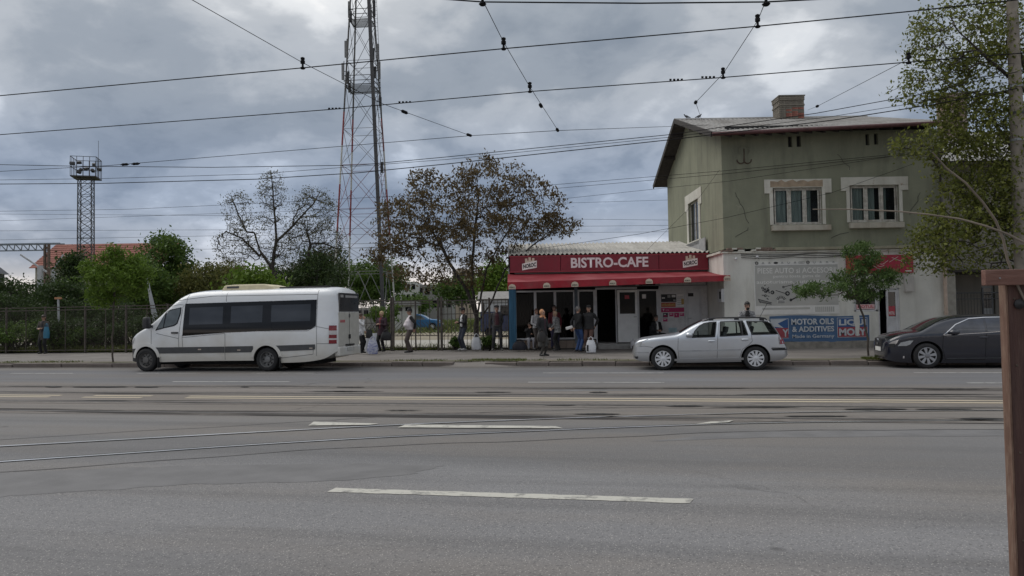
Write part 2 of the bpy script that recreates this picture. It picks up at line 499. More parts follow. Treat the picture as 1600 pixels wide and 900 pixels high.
def paintmat(name, col, wear=0.5):
    """road paint that has flaked away in places"""
    mt = bpy.data.materials.new(name); mt.use_nodes = True
    t = mt.node_tree; b = t.nodes['Principled BSDF']
    tcn = N(t, 'ShaderNodeTexCoord')
    n = N(t, 'ShaderNodeTexNoise'); n.inputs['Scale'].default_value = 5; n.inputs['Detail'].default_value = 9; n.inputs['Roughness'].default_value = 0.72
    t.links.new(tcn.outputs['Object'], n.inputs['Vector'])
    r = ramp(t, [(wear, 0.0), (wear + 0.14, 1.0)], 'LINEAR'); t.links.new(n.outputs[0], r.inputs[0])
    t.links.new(mixc(t, r.outputs[0], col, (0.17, 0.163, 0.155)), b.inputs['Base Color'])
    b.inputs['Roughness'].default_value = 0.75
    return mt
earth = mat('dry_earth', (0.16, 0.14, 0.105), 0.95, var=0.25, scale=0.4)
go = sheet('ground', [(-900, -60), (900, -60), (900, 1400), (-900, 1400)], earth, -0.06, label='flat earth of the surrounding town')
def uvsheet(name, u0, u1, v0, v1, mt, z, label=None, nu=1, nv=1, zf=None, parent=None, kind='structure'):
    mb = MB(); vs = []
    for j in range(nv + 1):
        for i in range(nu + 1):
            u = u0 + (u1 - u0) * i / nu; v = v0 + (v1 - v0) * j / nv
            vs.append((u, v, zf(u, v) if zf else z))
    fs = [(j * (nu + 1) + i, j * (nu + 1) + i + 1, (j + 1) * (nu + 1) + i + 1, (j + 1) * (nu + 1) + i) for j in range(nv) for i in range(nu)]
    mb.add(vs, fs)
    o = mb.build(name, mt, parent)
    if parent is None:
        o.rotation_euler = (0, 0, ROADA)
        tag(o, label, None, None, kind)
    return o
road = uvsheet('road', -140, 140, -9, KERB_V + 0.05, roadmat(), 0.0, 'wide grey asphalt street with tram tracks')
def roadpoly(name, pts, mt, z, parent=None, label=None):
    """a strip painted on the street; pts in street coordinates"""
    mb = MB(); mb.add([(p[0], p[1], z) for p in pts], [tuple(range(len(pts)))])
    o = mb.build(name, mt, parent or road)
    return o
def Guv(px, py):
    return uv(G(px, py))
white_line = paintmat('worn_white_road_paint', (0.50, 0.485, 0.43), 0.51)
white_faint = paintmat('faded_white_road_paint', (0.40, 0.395, 0.375), 0.50)
yellow_line = paintmat('worn_cream_road_paint', (0.50, 0.43, 0.31), 0.62)
def quadline(px_poly, mt, z, n=14, jag=0.009):
    """near lane dash from its pixel outline: left pair then right pair, with an uneven edge"""
    a, b, c, d = [Guv(*p) for p in px_poly]    # a-b near edge left to right, d-c far edge left to right
    rnd = random.Random(3); pts = []
    for i in range(n + 1):
        k = i / n; pts.append((a[0] + (b[0] - a[0]) * k, a[1] + (b[1] - a[1]) * k + rnd.uniform(-jag, jag)))
    for i in range(n, -1, -1):
        k = i / n; pts.append((d[0] + (c[0] - d[0]) * k, d[1] + (c[1] - d[1]) * k + rnd.uniform(-jag, jag)))
    return roadpoly('lane_dash', pts, mt, z)
quadline([(511, 769), (1078, 787), (1084, 780), (524, 763)], white_line, 0.004, 40)
quadline([(482, 666), (578, 665), (592, 663), (490, 660)], white_line, 0.012)
quadline([(622, 669), (880, 670.5), (868, 667), (634, 664.5)], white_line, 0.012)
quadline([(1086, 664), (1138, 661), (1146, 658), (1110, 660)], white_line, 0.012)
def dash(u0, u1, v, w, mt, z=0.004):
    roadpoly('lane_dash', [(u0, v - w / 2), (u1, v - w / 2), (u1, v + w / 2), (u0, v + w / 2)], mt, z)
for (xa, xb, y, v) in ((0, 100, 585, 20.35), (200, 300, 585, 20.35), (380, 480, 585, 20.35), (848, 1037, 583, 20.35), (1424, 1600, 581.5, 20.35), (265, 452, 597, 17.55), (826, 1038, 597, 17.55), (1506, 1640, 597.5, 17.55), (-260, -60, 597, 17.55)):
    dash(Guv(xa, y)[0], Guv(xb, y)[0], v, 0.14, white_faint)
for v in (14.20, 13.88):
    dash(Guv(290 if v > 14 else 300, 620)[0], 60, v, 0.13, yellow_line)
    dash(Guv(135, 620)[0], Guv(230, 620)[0], v, 0.13, yellow_line)
    dash(Guv(-60, 618)[0], Guv(88, 619)[0], v, 0.13, yellow_line)
# tram tracks: each rail a bright head, a dark groove and a strip of broken asphalt
track = empty('tram_track', (0, 0, 0), ROADA, label='pairs of grooved tram rails laid in the street', kind='structure')
railhead = mat('worn_rail_steel', (0.80, 0.80, 0.80), 0.30, metal=0.85, var=0.25, scale=1.0)
raildull = mat('dull_rail_steel', (0.20, 0.19, 0.18), 0.5, metal=0.7, var=0.4, scale=0.6)
groove = mat('rail_groove', (0.018, 0.017, 0.016), 0.9, var=0.2)
bedm = streakmat('broken_asphalt_by_rail', (0.175, 0.158, 0.143), (0.035, 0.030, 0.028), (0.52, 0.57), 0.55, (0.28, 5.0, 1))
def railstrip(pts, wl, wr, z, mt, name):
    """ribbon along street points (u,v): from offset wl to wr across it"""
    mb = MB(); vs = []; n = len(pts)
    for i, p in enumerate(pts):
        a, b = pts[max(0, i - 1)], pts[min(n - 1, i + 1)]
        d = Vector((b[0] - a[0], b[1] - a[1])).normalized(); nn = Vector((-d.y, d.x))
        for w in (wl, wr):
            vs.append((p[0] + nn.x * w, p[1] + nn.y * w, z))
    mb.add(vs, [(2 * i, 2 * i + 2, 2 * i + 3, 2 * i + 1) for i in range(n - 1)])
    return mb.build(name, mt, track)
def rail(pts, bed=True, bright=False, gw=0.05, hw=0.06, side=1):
    if bed: railstrip(pts, -0.30, 0.36, 0.004, bedm, 'broken_asphalt')
    railstrip(pts, -hw / 2, hw / 2, 0.010, railhead if bright else raildull, 'rail_head')
    if side > 0: railstrip(pts, hw / 2, hw / 2 + gw, 0.008, groove, 'rail_groove')
    else: railstrip(pts, -hw / 2 - gw, -hw / 2, 0.008, groove, 'rail_groove')
for v in (16.2, 14.77, 13.12, 11.69):
    rail([(u, v + 0.03 * math.sin(u * 0.13 + v)) for u in np.linspace(-90, 60, 40)])
def smooth_uv(pix, n=60):
    p = [Guv(*q) for q in pix]
    us = np.linspace(p[0][0], p[-1][0], n)
    return [(u, pchip([q[0] for q in p], [q[1] for q in p], u)) for u in us]
def pchip(xs, ys, x):
    xs = list(xs); ys = list(ys)
    if x <= xs[0]: return ys[0]
    if x >= xs[-1]: return ys[-1]
    n = len(xs)
    h = [xs[i + 1] - xs[i] for i in range(n - 1)]; dl = [(ys[i + 1] - ys[i]) / h[i] for i in range(n - 1)]
    dd = [dl[0]] + [0 if dl[i - 1] * dl[i] <= 0 else 2 / (1 / dl[i - 1] + 1 / dl[i]) for i in range(1, n - 1)] + [dl[-1]]
    i = max(j for j in range(n - 1) if xs[j] <= x)
    t = (x - xs[i]) / h[i]
    return (2 * t ** 3 - 3 * t * t + 1) * ys[i] + (t ** 3 - 2 * t * t + t) * h[i] * dd[i] + (-2 * t ** 3 + 3 * t * t) * ys[i + 1] + (t ** 3 - t * t) * h[i] * dd[i + 1]
for (xa_, xb_, yy_, th_) in ((1035, 1170, 607.3, 1.6), (1150, 1575, 617.2, 1.5), (1425, 1545, 608.6, 1.8), (1318, 1418, 640.2, 2.6), (1430, 1520, 640.3, 1.6), (1040, 1100, 635.4, 2.0), (1110, 1250, 637.2, 1.0), (895, 970, 648.0, 2.0), (1225, 1325, 651.4, 2.2), (1500, 1560, 655.2, 2.4), (70, 97, 605, 1.8), (112, 200, 605.3, 1.4), (210, 248, 605.4, 1.8), (375, 390, 605.2, 1.4), (525, 570, 605.6, 1.6), (520, 560, 612.4, 1.4), (470, 600, 612.2, .9), (740, 800, 613.6, 1.4), (920, 950, 613.8, 1.8), (850, 900, 634, 1.0), (130, 200, 626.8, 1.0), (600, 660, 642, 1.0)):
    n_ = 16; up_, dn_p = [], []
    rn_ = random.Random(int(xa_))
    for k_ in range(n_ + 1):
        x_ = xa_ + (xb_ - xa_) * k_ / n_; w_ = th_ * .5 * math.sin(math.pi * k_ / n_) ** .6 * rn_.uniform(.6, 1.15) + .08
        up_.append(Guv(x_, yy_ - w_)); dn_p.append(Guv(x_, yy_ + w_))
    mb_ = MB(); mb_.add([(p_[0], p_[1], .013) for p_ in dn_p + up_[::-1]], [tuple(range(2 * n_ + 2))]); mb_.build('worn_gap', groove, track)
brA = smooth_uv([(-200, 708), (0, 698), (200, 687), (400, 676), (600, 665.5), (800, 657), (1000, 650.5), (1200, 645.5), (1480, 642), (1800, 641)])
brB = smooth_uv([(-200, 737), (0, 722.5), (200, 709), (400, 695.5), (600, 684), (800, 675.5), (1000, 667.5), (1200, 661.5), (1480, 658), (1800, 656)])
for br_ in (brA, brB):
    d0_ = (br_[0][0] - br_[2][0], br_[0][1] - br_[2][1]); k0_ = 14 / math.hypot(*d0_); br_.insert(0, (br_[0][0] + d0_[0] * k0_, br_[0][1] + d0_[1] * k0_))
    br_.append((60, br_[-1][1]))
rail(brA, bed=False, bright=True, side=-1, gw=0.022)
rail(brB, bed=False, bright=True, side=1)
jointm = mat('asphalt_joint', (0.105, 0.10, 0.097), 0.9, var=0.3)
for dd, ww in ((-0.75, 0.013), (2.3, 0.012)):       # sealed joints beside the branch
    railstrip([(p[0], p[1] + dd + 0.05 * math.sin(p[0] * 1.3) + 0.03 * math.sin(p[0] * 4.1)) for p in brB], -ww, ww, 0.005, jointm, 'asphalt_joint')
# repaired patches with sealed edges
patchm = mat('patched_asphalt', (0.158, 0.155, 0.155), 0.88, var=0.12, scale=2.5, bump=0.25, bscale=50)
for (qs, sd_) in (([(-60, 742), (140, 733), (330, 727), (560, 724), (690, 728), (640, 742), (520, 752), (300, 757), (60, 772), (-60, 782)], 1), ([(1010, 690), (1180, 684), (1400, 682), (1640, 681), (1640, 671), (1400, 671), (1150, 675)], 2), ([(840, 612), (1010, 610), (1050, 604), (930, 603), (850, 606)], 3)):
    rn_ = random.Random(sd_); P2 = [Guv(*q_) for q_ in qs]; out_ = []
    for i_ in range(len(P2)):
        p_, q_ = P2[i_], P2[(i_ + 1) % len(P2)]
        for k_ in range(6): out_.append((p_[0] + (q_[0] - p_[0]) * k_ / 6 + rn_.uniform(-.05, .05), p_[1] + (q_[1] - p_[1]) * k_ / 6 + rn_.uniform(-.03, .03)))
    roadpoly('asphalt_patch', out_, patchm, 0.002)
# far pavement
pavm = mat('pavement_asphalt', (0.178, 0.162, 0.148), 0.9, var=0.14, scale=1.2, bump=0.2, bscale=30, dirt=((0.13, 0.118, 0.105), 0.6, 0.7))
pav = uvsheet('pavement', -140, 140, KERB_V + 0.30, 60, pavm, 0, 'worn asphalt pavement in front of the cafe', 1, 1, lambda u, v: zpav(v) if v < 40 else zpav(31) - 0.05)
# kerb stones
kerb = empty('kerb', (0, 0, 0), ROADA, label='row of grey concrete kerb stones along the far pavement', kind='structure')
kerbm = mat('kerb_concrete', (0.155, 0.130, 0.116), 0.9, var=0.2, scale=3, bump=0.3, bscale=25, dirt=((0.10, 0.09, 0.082), 0.7, 1.2))
ks = MB(); ks.box(-0.49, 0.49, 0, 0.26, -0.05, 0.135)
ks0 = None
rnd = random.Random(11)
gap0, gap1 = Guv(714, 573)[0], Guv(776, 573)[0]
u = -45.0
while u < 34:
    if not (gap0 < u < gap1):
        if ks0 is None:
            o = ks0 = ks.build('kerb_stone', kerbm, kerb, bevel=0.02)
        else:
            o = copy_part(ks0, kerb)
        o.location = (u, KERB_V + rnd.uniform(-0.02, 0.02), rnd.uniform(-0.018, 0.012))
        o.rotation_euler = (rnd.uniform(-.02, .02), rnd.uniform(-.008, .008), rnd.uniform(-.012, .012))
    u += 1.0
# crumbled ramp where the kerb is missing
mb = MB(); n = 10; vs = []
for j in range(5):
    for i in range(n + 1):
        k = j / 4; uu = gap0 - 0.6 + (gap1 - gap0 + 1.2) * i / n
        vs.append((uu, KERB_V - 0.18 * math.sin(math.pi * i / n) + 0.62 * k, 0.004 + 0.14 * k ** 0.8 + rnd.uniform(0, 0.02) * (0 < j < 4)))
mb.add(vs, [(j * (n + 1) + i, j * (n + 1) + i + 1, (j + 1) * (n + 1) + i + 1, (j + 1) * (n + 1) + i) for j in range(4) for i in range(n)])
mb.build('crumbled_ramp', pavm, kerb)
# dirt verge behind the kerb
vergem = streakmat('verge_dirt', (0.155, 0.135, 0.105), (0.075, 0.082, 0.035), (0.50, 0.62), 0.8, (0.5, 2.5, 1))
uvsheet('verge', -140, 140, KERB_V + 0.28, KERB_V + 1.05, vergem, 0, 'narrow dirt verge with thin grass behind the kerb', 1, 1, lambda u, v: zpav(v) + 0.006)
# gutter dirt
gutm = streakmat('gutter_dirt', (0.125, 0.115, 0.104), (0.06, 0.054, 0.048), (0.5, 0.62), 0.9, (0.5, 4, 1))
uvsheet('gutter', -140, 140, KERB_V - 0.42, KERB_V + 0.03, gutm, 0.004, 'dark dirty gutter along the kerb')
# the yard behind the fence
sandm = mat('yard_sand', (0.27, 0.235, 0.17), 0.95, var=0.2, scale=0.5, dirt=((0.2, 0.18, 0.13), 0.6, 0.3))
slabm = mat('yard_concrete', (0.40, 0.38, 0.34), 0.9, var=0.12, scale=0.8, dirt=((0.3, 0.28, 0.24), 0.6, 0.5))
grassm = mat('yard_grass', (0.075, 0.105, 0.03), 0.95, var=0.35, scale=1.2, dirt=((0.16, 0.14, 0.07), 0.6, 0.25))
uvsheet('yard_slab', -70, 3, FENCE_V + 0.5, 42, slabm, 0.235, 'pale concrete apron behind the railings')
uvsheet('yard_ground', -90, 60, 42, 62, sandm, 0.24, 'sandy railway yard behind the apron', 1, 1, lambda u, v: 0.237)
uvsheet('yard_meadow', -200, 120, 62, 330, grassm, 0.3, 'rough grass of the railway yard', 1, 8, lambda u, v: 0.24 + 0.012 * (v - 62))
# grass blades on the verge and yard edge
def blades(name, pts, h, mt, label, seed=1, lean=0.4, w=0.012):
    r = np.random.default_rng(seed); n = len(pts); p = np.asarray(pts)
    a = r.uniform(0, 2 * np.pi, n); hh = h * r.uniform(0.5, 1.3, n)
    dx = np.stack([np.cos(a), np.sin(a), np.zeros(n)], 1)
    ln = r.normal(0, lean, (n, 2)) * hh[:, None]
    tip = p + np.concatenate([ln, hh[:, None]], 1)
    ww = w * r.uniform(0.7, 1.4, n)[:, None]
    v = np.stack([p - dx * ww, p + dx * ww, tip], 1).reshape(-1, 3)
    f = np.arange(3 * n).reshape(-1, 3)
    o = nppmesh(name, v, f, mt); tag(o, label, 'grass', None, 'stuff'); return o
grassleaf = leafmat('grass_blade', (0.055, 0.085, 0.018), (0.16, 0.17, 0.05), 0.3)
r_ = np.random.default_rng(5); pts = []
for (xa, xb, y, dens, sp_) in ((0, 170, 563, 900, .35), (705, 845, 566, 1500, .4), (600, 700, 563, 300, .3), (1315, 1385, 552, 1500, .35), (250, 300, 565, 200, .3), (870, 985, 563, 250, .25)):
    ua, ub = uv(GP(xa, y))[0], uv(GP(xb, y))[0]
    for _ in range(dens):
        uu = r_.uniform(ua, ub); cl_ = math.sin(uu * 5.1) + math.sin(uu * 2.3 + 1)
        if cl_ < -0.3 and r_.random() < 0.85: continue
        vv = KERB_V + 0.68 + r_.normal(0, sp_ * .45)
        vv = max(vv, KERB_V + 0.27)
        X, Y = xy(uu, vv); pts.append((X, Y, zpav(vv)))
blades('grass', pts, 0.07, grassleaf, 'thin tufts of grass on the verge behind the kerb')
pts = []
for _ in range(9000):
    uu = r_.uniform(-48, -6.6); vv = FENCE_V + 0.25 + abs(r_.normal(0, 0.5)) if uu < -14 else FENCE_V + r_.uniform(-.05, .2)
    if uu >= -14 and r_.random() < .7: continue
    X, Y = xy(uu, vv); pts.append((X, Y, zpav(vv) - .02))
blades('fence_grass', pts, 0.28, grassleaf, 'unmown grass growing along the foot of the fence', 2, 0.5, 0.02)
pts = []
for _ in range(14000):
    uu = r_.uniform(-60, 20); vv = r_.uniform(58, 110)
    X, Y = xy(uu, vv); pts.append((X, Y, 0.24 + max(0, 0.012 * (vv - 62))))
blades('meadow_grass', pts, 0.5, grassleaf, 'tall rough grass far behind the railings', 3, 0.5, 0.06)
# ================================================================== THE HOUSE
HY = 28.8
def holes_wall(name, x0, x1, z0, z1, holes, y, depth, mt, parent, axis='Y', mt2=None):
    """wall face with real openings and their reveals; axis 'Y': the wall lies in x/z at y and faces -Y; axis 'X': lies in y/z and faces -X"""
    xs = sorted({x0, x1, *[h[0] for h in holes], *[h[1] for h in holes]})
    zs = sorted({z0, z1, *[h[2] for h in holes], *[h[3] for h in holes]})
    mp = (lambda a, d, z: (a, y + d, z)) if axis == 'Y' else (lambda a, d, z: (y + d, a, z))
    mb = MB()
    for i in range(len(xs) - 1):
        for j in range(len(zs) - 1):
            cx_, cz_ = (xs[i] + xs[i + 1]) / 2, (zs[j] + zs[j + 1]) / 2
            if any(h[0] < cx_ < h[1] and h[2] < cz_ < h[3] for h in holes): continue
            mb.add([mp(xs[i], 0, zs[j]), mp(xs[i + 1], 0, zs[j]), mp(xs[i + 1], 0, zs[j + 1]), mp(xs[i], 0, zs[j + 1])], [(0, 1, 2, 3)])
    for (a, b, c, d) in holes:
        q = [(a, c), (b, c), (b, d), (a, d)]
        for i in range(4):
            p, r = q[i], q[(i + 1) % 4]
            mb.add([mp(p[0], 0, p[1]), mp(p[0], depth, p[1]), mp(r[0], depth, r[1]), mp(r[0], 0, r[1])], [(0, 1, 2, 3)])
    return mb.build(name, mt, parent)
def wallmat(name, col, stain, stain2, sc=0.8):
    mt = bpy.data.materials.new(name); mt.use_nodes = True
    t = mt.node_tree; b = t.nodes['Principled BSDF']
    tcn = N(t, 'ShaderNodeTexCoord'); O = tcn.outputs['Object']
    def nz(scale, st=None, det=7, ro=0.62):
        n = N(t, 'ShaderNodeTexNoise'); n.inputs['Scale'].default_value = scale; n.inputs['Detail'].default_value = det; n.inputs['Roughness'].default_value = ro
        if st:
            mp = N(t, 'ShaderNodeMapping'); mp.inputs['Scale'].default_value = st; t.links.new(O, mp.inputs[0]); t.links.new(mp.outputs[0], n.inputs['Vector'])
        else: t.links.new(O, n.inputs['Vector'])
        return n.outputs[0]
    a = ramp(t, [(0.3, tuple(c * 0.86 for c in col)), (0.7, tuple(c * 1.1 for c in col))], 'LINEAR'); t.links.new(nz(sc), a.inputs[0])
    s1 = ramp(t, [(0.48, 0.0), (0.70, 0.65)], 'LINEAR'); t.links.new(nz(1.6, (1.3, 1.3, 0.22)), s1.inputs[0])
    c = mixc(t, s1.outputs[0], a.outputs[0], stain)
    s2 = ramp(t, [(0.62, 0.0), (0.67, 0.8)], 'LINEAR'); t.links.new(nz(2.4, None, 9, 0.7), s2.inputs[0])
    c = mixc(t, s2.outputs[0], c, stain2)
    t.links.new(c, b.inputs['Base Color'])
    b.inputs['Roughness'].default_value = 0.9; b.inputs['Specular IOR Level'].default_value = 0.25
    bp = N(t, 'ShaderNodeBump'); bp.inputs['Strength'].default_value = 0.3; bp.inputs['Distance'].default_value = 0.02
    t.links.new(nz(14), bp.inputs['Height']); t.links.new(bp.outputs[0], b.inputs['Normal'])
    return mt
olive = wallmat('olive_plaster', (0.245, 0.252, 0.185), (0.145, 0.145, 0.112), (0.285, 0.285, 0.22))
limew = wallmat('grimy_whitewash', (0.64, 0.63, 0.58), (0.44, 0.42, 0.37), (0.52, 0.48, 0.40))
trimw = wallmat('peeling_trim_plaster', (0.60, 0.585, 0.52), (0.40, 0.37, 0.31), (0.36, 0.27, 0.19), 1.5)
bare = mat('bare_plaster', (0.36, 0.28, 0.20), 0.95, var=0.2, scale=4, bump=0.5, bscale=25)
brickm = mat('old_brick', (0.21, 0.15, 0.12), 0.95, var=0.35, scale=5, bump=0.5, bscale=30, dirt=((0.27, 0.25, 0.21), 0.8, 2.0))
brickg = mat('sooty_brick', (0.185, 0.165, 0.135), 0.95, var=0.3, scale=4, bump=0.4, bscale=30)
mortar = mat('mortar', (0.10, 0.092, 0.08), 0.95, var=0.2)
roofm = mat('grey_roof_sheet', (0.33, 0.325, 0.315), 0.7, var=0.18, scale=2, dirt=((0.14, 0.125, 0.11), 0.6, 0.8))
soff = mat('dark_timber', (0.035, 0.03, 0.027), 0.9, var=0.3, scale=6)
oldwood = mat('flaking_white_frame', (0.50, 0.48, 0.43), 0.7, var=0.15, scale=8, dirt=((0.25, 0.2, 0.15), 0.7, 6.0))
gutterm = mat('dark_red_gutter', (0.09, 0.035, 0.035), 0.6, var=0.3)
c0 = P(1136, 541, HY)
HX = c0.x
ZB = zpav(30)
house = empty('two_storey_house', (HX, HY, ZB), 0, label='two storey olive green house with gabled roof and whitewashed ground floor', cat='house')
def hp(px, py, Y=HY):
    p = P(px, py, Y); return (p.x - HX, p.z - ZB)
HXR = hp(1476, 400)[0]
zc0, zc1 = hp(1250, 394)[1], hp(1250, 386.5)[1]
zeave = hp(1250, 206, 28.9)[1]
DEP = 10.2
def rect(xa, ya, xb, yb, Y=HY):
    a, b = hp(xa, yb, Y), hp(xb, ya, Y)
    return [a[0], b[0], a[1], b[1]]
w1, w2 = rect(1210, 292, 1285, 351), rect(1330.5, 288, 1405.5, 347)
vents = [rect(1233, 212, 1239, 229), rect(1246.5, 211, 1253, 228.5), rect(1354.5, 208, 1360, 226), rect(1368, 207.5, 1374, 225)]
holes_wall('upper_wall', 0, HXR, zc1 - 0.02, zeave + 0.02, [w1, w2] + vents, 0.10, 0.16, olive, house)
o = MB().box(0.2, HXR - .2, 0.275, 0.3, zeave - 1.2, zeave + 0.3).build('vent_backing', M['seam'], house)
# side wall facing the cafe, with gable
def hside(px, py, X):
    p = PX(px, py, X); return (p.y - HY, p.z - ZB)
sa, sb = hside(1093, 374, HX), hside(1076, 321, HX)
sw = [sa[0], sb[0], sa[1], sb[1] + 0.05]
ss = MB()
zr = 0.0
holes_wall('side_wall', 0.10, DEP, zc1 - 0.02, zeave + 0.05, [sw], 0.0, 0.16, olive, house, axis='X')
RIDGE_Y = 5.5
rl = P(1053, 188, HY + RIDGE_Y); rr_ = P(1470, 180.5, HY + RIDGE_Y)
ridge_z = rl.z - ZB
ex0 = P(1112, 208, HY - 0.7); ex1 = P(1472, 190, HY - 0.7)
XL, XR = ex0.x - HX, ex1.x - HX + 0.15
ze0, ze1 = ex0.z - ZB, ex1.z - ZB
MB().add([(0, 0.10, zeave + 0.05), (0, DEP, zeave + 0.05), (0, RIDGE_Y, ridge_z - 0.10)], [(0, 2, 1)]).build('gable', olive, house)
MB().add([(HXR, 0.10, -.3), (HXR, DEP, -.3), (HXR, DEP, zeave), (HXR, RIDGE_Y, ridge_z - .12), (HXR, 0.10, zeave)], [(0, 1, 2, 3, 4)]).build('far_side_wall', olive, house)
MB().add([(0, DEP, -.3), (HXR, DEP, -.3), (HXR, DEP, zeave), (0, DEP, zeave)], [(0, 1, 2, 3)]).build('back_wall', olive, house)
# ground floor
lw = rect(1335, 448, 1372, 487); ld = rect(1374, 450, 1405, 533)
ld[2] = 0.06
holes_wall('lower_wall', -0.06, HXR + 0.02, 0.20, zc0, [lw, ld], 0.0, 0.22, limew, house)
holes_wall('lower_side_wall', 0.0, DEP, 0.0, zc0, [], -0.06, 0.2, limew, house, axis='X')
pl = MB()
pl.box(-0.10, ld[0] - .02, -0.05, 0.2, -0.15, 0.2); pl.box(ld[1] + .02, HXR + 0.02, -0.05, 0.2, -0.15, 0.2); pl.build('plinth', mat('plinth_concrete', (0.24, 0.22, 0.19), 0.95, var=0.25, bump=0.4, bscale=12), house, bevel=0.015)
# cornice: weathered mouldings, plaster lost and brick showing at the corner
co = MB(); co.box(-0.10, HXR + 0.04, -0.07, 0.12, zc0 - 0.004, zc0 + 0.055); co.build('cornice_lower', trimw, house, bevel=0.012)
co = MB(); co.box(1.9, HXR + 0.04, -0.12, 0.12, zc1 - 0.11, zc1); co.build('cornice_upper', wallmat('mossy_cornice', (0.33, 0.31, 0.23), (0.22, 0.2, 0.14), (0.4, 0.36, 0.28), 2.0), house, bevel=0.015)
co = MB(); co.box(-0.16, 0.12, 0.12, DEP, zc0, zc0 + 0.09); co.build('cornice_side', trimw, house, bevel=0.012)
rnd = random.Random(4)
b0 = None
for k in range(2):
    x = -0.12
    while x < 1.86:
        w = rnd.uniform(0.17, 0.26)
        if rnd.random() < 0.88:
            bb = MB().box(0, w - 0.012, 0, 0.16, 0, 0.062)
            o = bb.build('brick', brickm if rnd.random() < .55 else trimw, house, bevel=0.008)
            o.location = (x, -0.06 - rnd.uniform(0, 0.06), zc0 + 0.06 + k * 0.07); o.rotation_euler = (rnd.uniform(-.05, .05), rnd.uniform(-.04, .04), rnd.uniform(-.05, .05))
        x += w
# windows of the upper floor
curtain = mat('pale_curtain', (0.45, 0.49, 0.48), 0.9, var=0.25, scale=3, stretch=(6, 1, 0.4))
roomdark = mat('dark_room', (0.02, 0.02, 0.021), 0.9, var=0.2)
pane_g = glassmat('old_window_glass', (0.86, 0.90, 0.89), 0.82, 0.02)
def upper_window(rc, lint, sill, loss, leaves):
    wn = empty('window', (0, 0, 0)); wn.parent = house
    x0, x1, z0, z1 = rc
    y = 0.16
    fr = MB()
    t = 0.045
    fr.box(x0, x1, y, y + .07, z1 - t, z1); fr.box(x0, x1, y, y + .07, z0, z0 + t)
    fr.box(x0, x0 + t, y, y + .07, z0 + t, z1 - t); fr.box(x1 - t, x1, y, y + .07, z0 + t, z1 - t)
    n = 3; wd = (x1 - x0 - 2 * t) / n
    for i in range(1, n):
        xx = x0 + t + wd * i; fr.box(xx - .025, xx + .025, y - .004, y + .068, z0 + t, z1 - t)
    fr.build('frame', oldwood, wn, bevel=0.006)
    for i in range(n):
        a, b = x0 + t + wd * i + .03, x0 + t + wd * (i + 1) - .03
        cs = MB(); s = 0.05
        cs.box(a, b, y + .004, y + .05, z1 - t - s, z1 - t - .004); cs.box(a, b, y + .004, y + .05, z0 + t + .004, z0 + t + s)
        cs.box(a, a + s, y + .004, y + .05, z0 + t + s, z1 - t - s); cs.box(b - s, b, y + .004, y + .05, z0 + t + s, z1 - t - s)
        cs.build('casement', oldwood, wn, bevel=0.005)
        MB().box(a + s, b - s, y + .025, y + .031, z0 + t + s, z1 - t - s).build('pane', pane_g, wn)
        cw = leaves[i]
        if cw:
            cm_ = MB(); k = 14; vs = []
            for j in range(k + 1):
                xx = a + s + (b - a - 2 * s) * cw * j / k
                for zq in (z0 + t, z1 - t): vs.append((xx, y + .10 + .018 * math.sin(j * 1.9), zq))
            cm_.add(vs, [(2 * j, 2 * j + 2, 2 * j + 3, 2 * j + 1) for j in range(k)]); cm_.build('curtain', curtain, wn)
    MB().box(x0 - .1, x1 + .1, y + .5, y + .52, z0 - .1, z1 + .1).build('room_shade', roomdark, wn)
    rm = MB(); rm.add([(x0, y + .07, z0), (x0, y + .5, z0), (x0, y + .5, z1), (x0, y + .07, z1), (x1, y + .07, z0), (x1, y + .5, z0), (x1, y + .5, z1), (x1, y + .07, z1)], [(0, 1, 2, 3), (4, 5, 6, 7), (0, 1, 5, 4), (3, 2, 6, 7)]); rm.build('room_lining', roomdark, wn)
    l0, l1, l2, l3 = lint
    sr = MB(); yy = 0.055
    sr.box(l0, l1, yy, 0.098, z1 + 0.0, l3)
    zlow = l2
    sr.box(l0, x0 - .002, yy, 0.098, zlow, z1); sr.box(x1 + .002, l1, yy, 0.098, zlow, z1)
    j = 0.13
    sr.box(x0 - j, x0 - .002, yy + .004, 0.098, z0, zlow); sr.box(x1 + .002, x1 + j, yy + .004, 0.098, z0, zlow)
    sr.build('surround', trimw, wn, bevel=0.01)
    if loss:
        poly = []
        rn = random.Random(9)
        for i in range(15):
            k = i / 14; poly.append((l0 + .22 + (l1 - l0 - .55) * k, z1 + .27 + rn.uniform(-.06, .05)))
        for i in range(14, -1, -1):
            k = i / 14; poly.append((l0 + .22 + (l1 - l0 - .55) * k, z1 + .02 + rn.uniform(0, .02)))
        MB().prism(poly, lambda a, b: (a, 0.051, b), lambda a, b: (a, 0.06, b)).build('bare_plaster', bare, wn, fix=True)
    sl = MB(); sl.box(sill[0], sill[1], -0.08, 0.15, sill[2], sill[3] - .002); sl.build('sill', wallmat('crumbling_sill' + str(loss), (0.47, 0.44, 0.37), (0.3, 0.24, 0.18), (0.22, 0.14, 0.10), 3.0), wn, bevel=0.02)
upper_window(w1, rect(1195.5, 278.5, 1300, 302), rect(1206, 351, 1298, 361), 1, (1.0, 1.0, 0.45))
upper_window(w2, rect(1315.5, 275, 1420, 298), rect(1328, 347, 1412, 357), 0, (1.0, 0.7, 0.35))
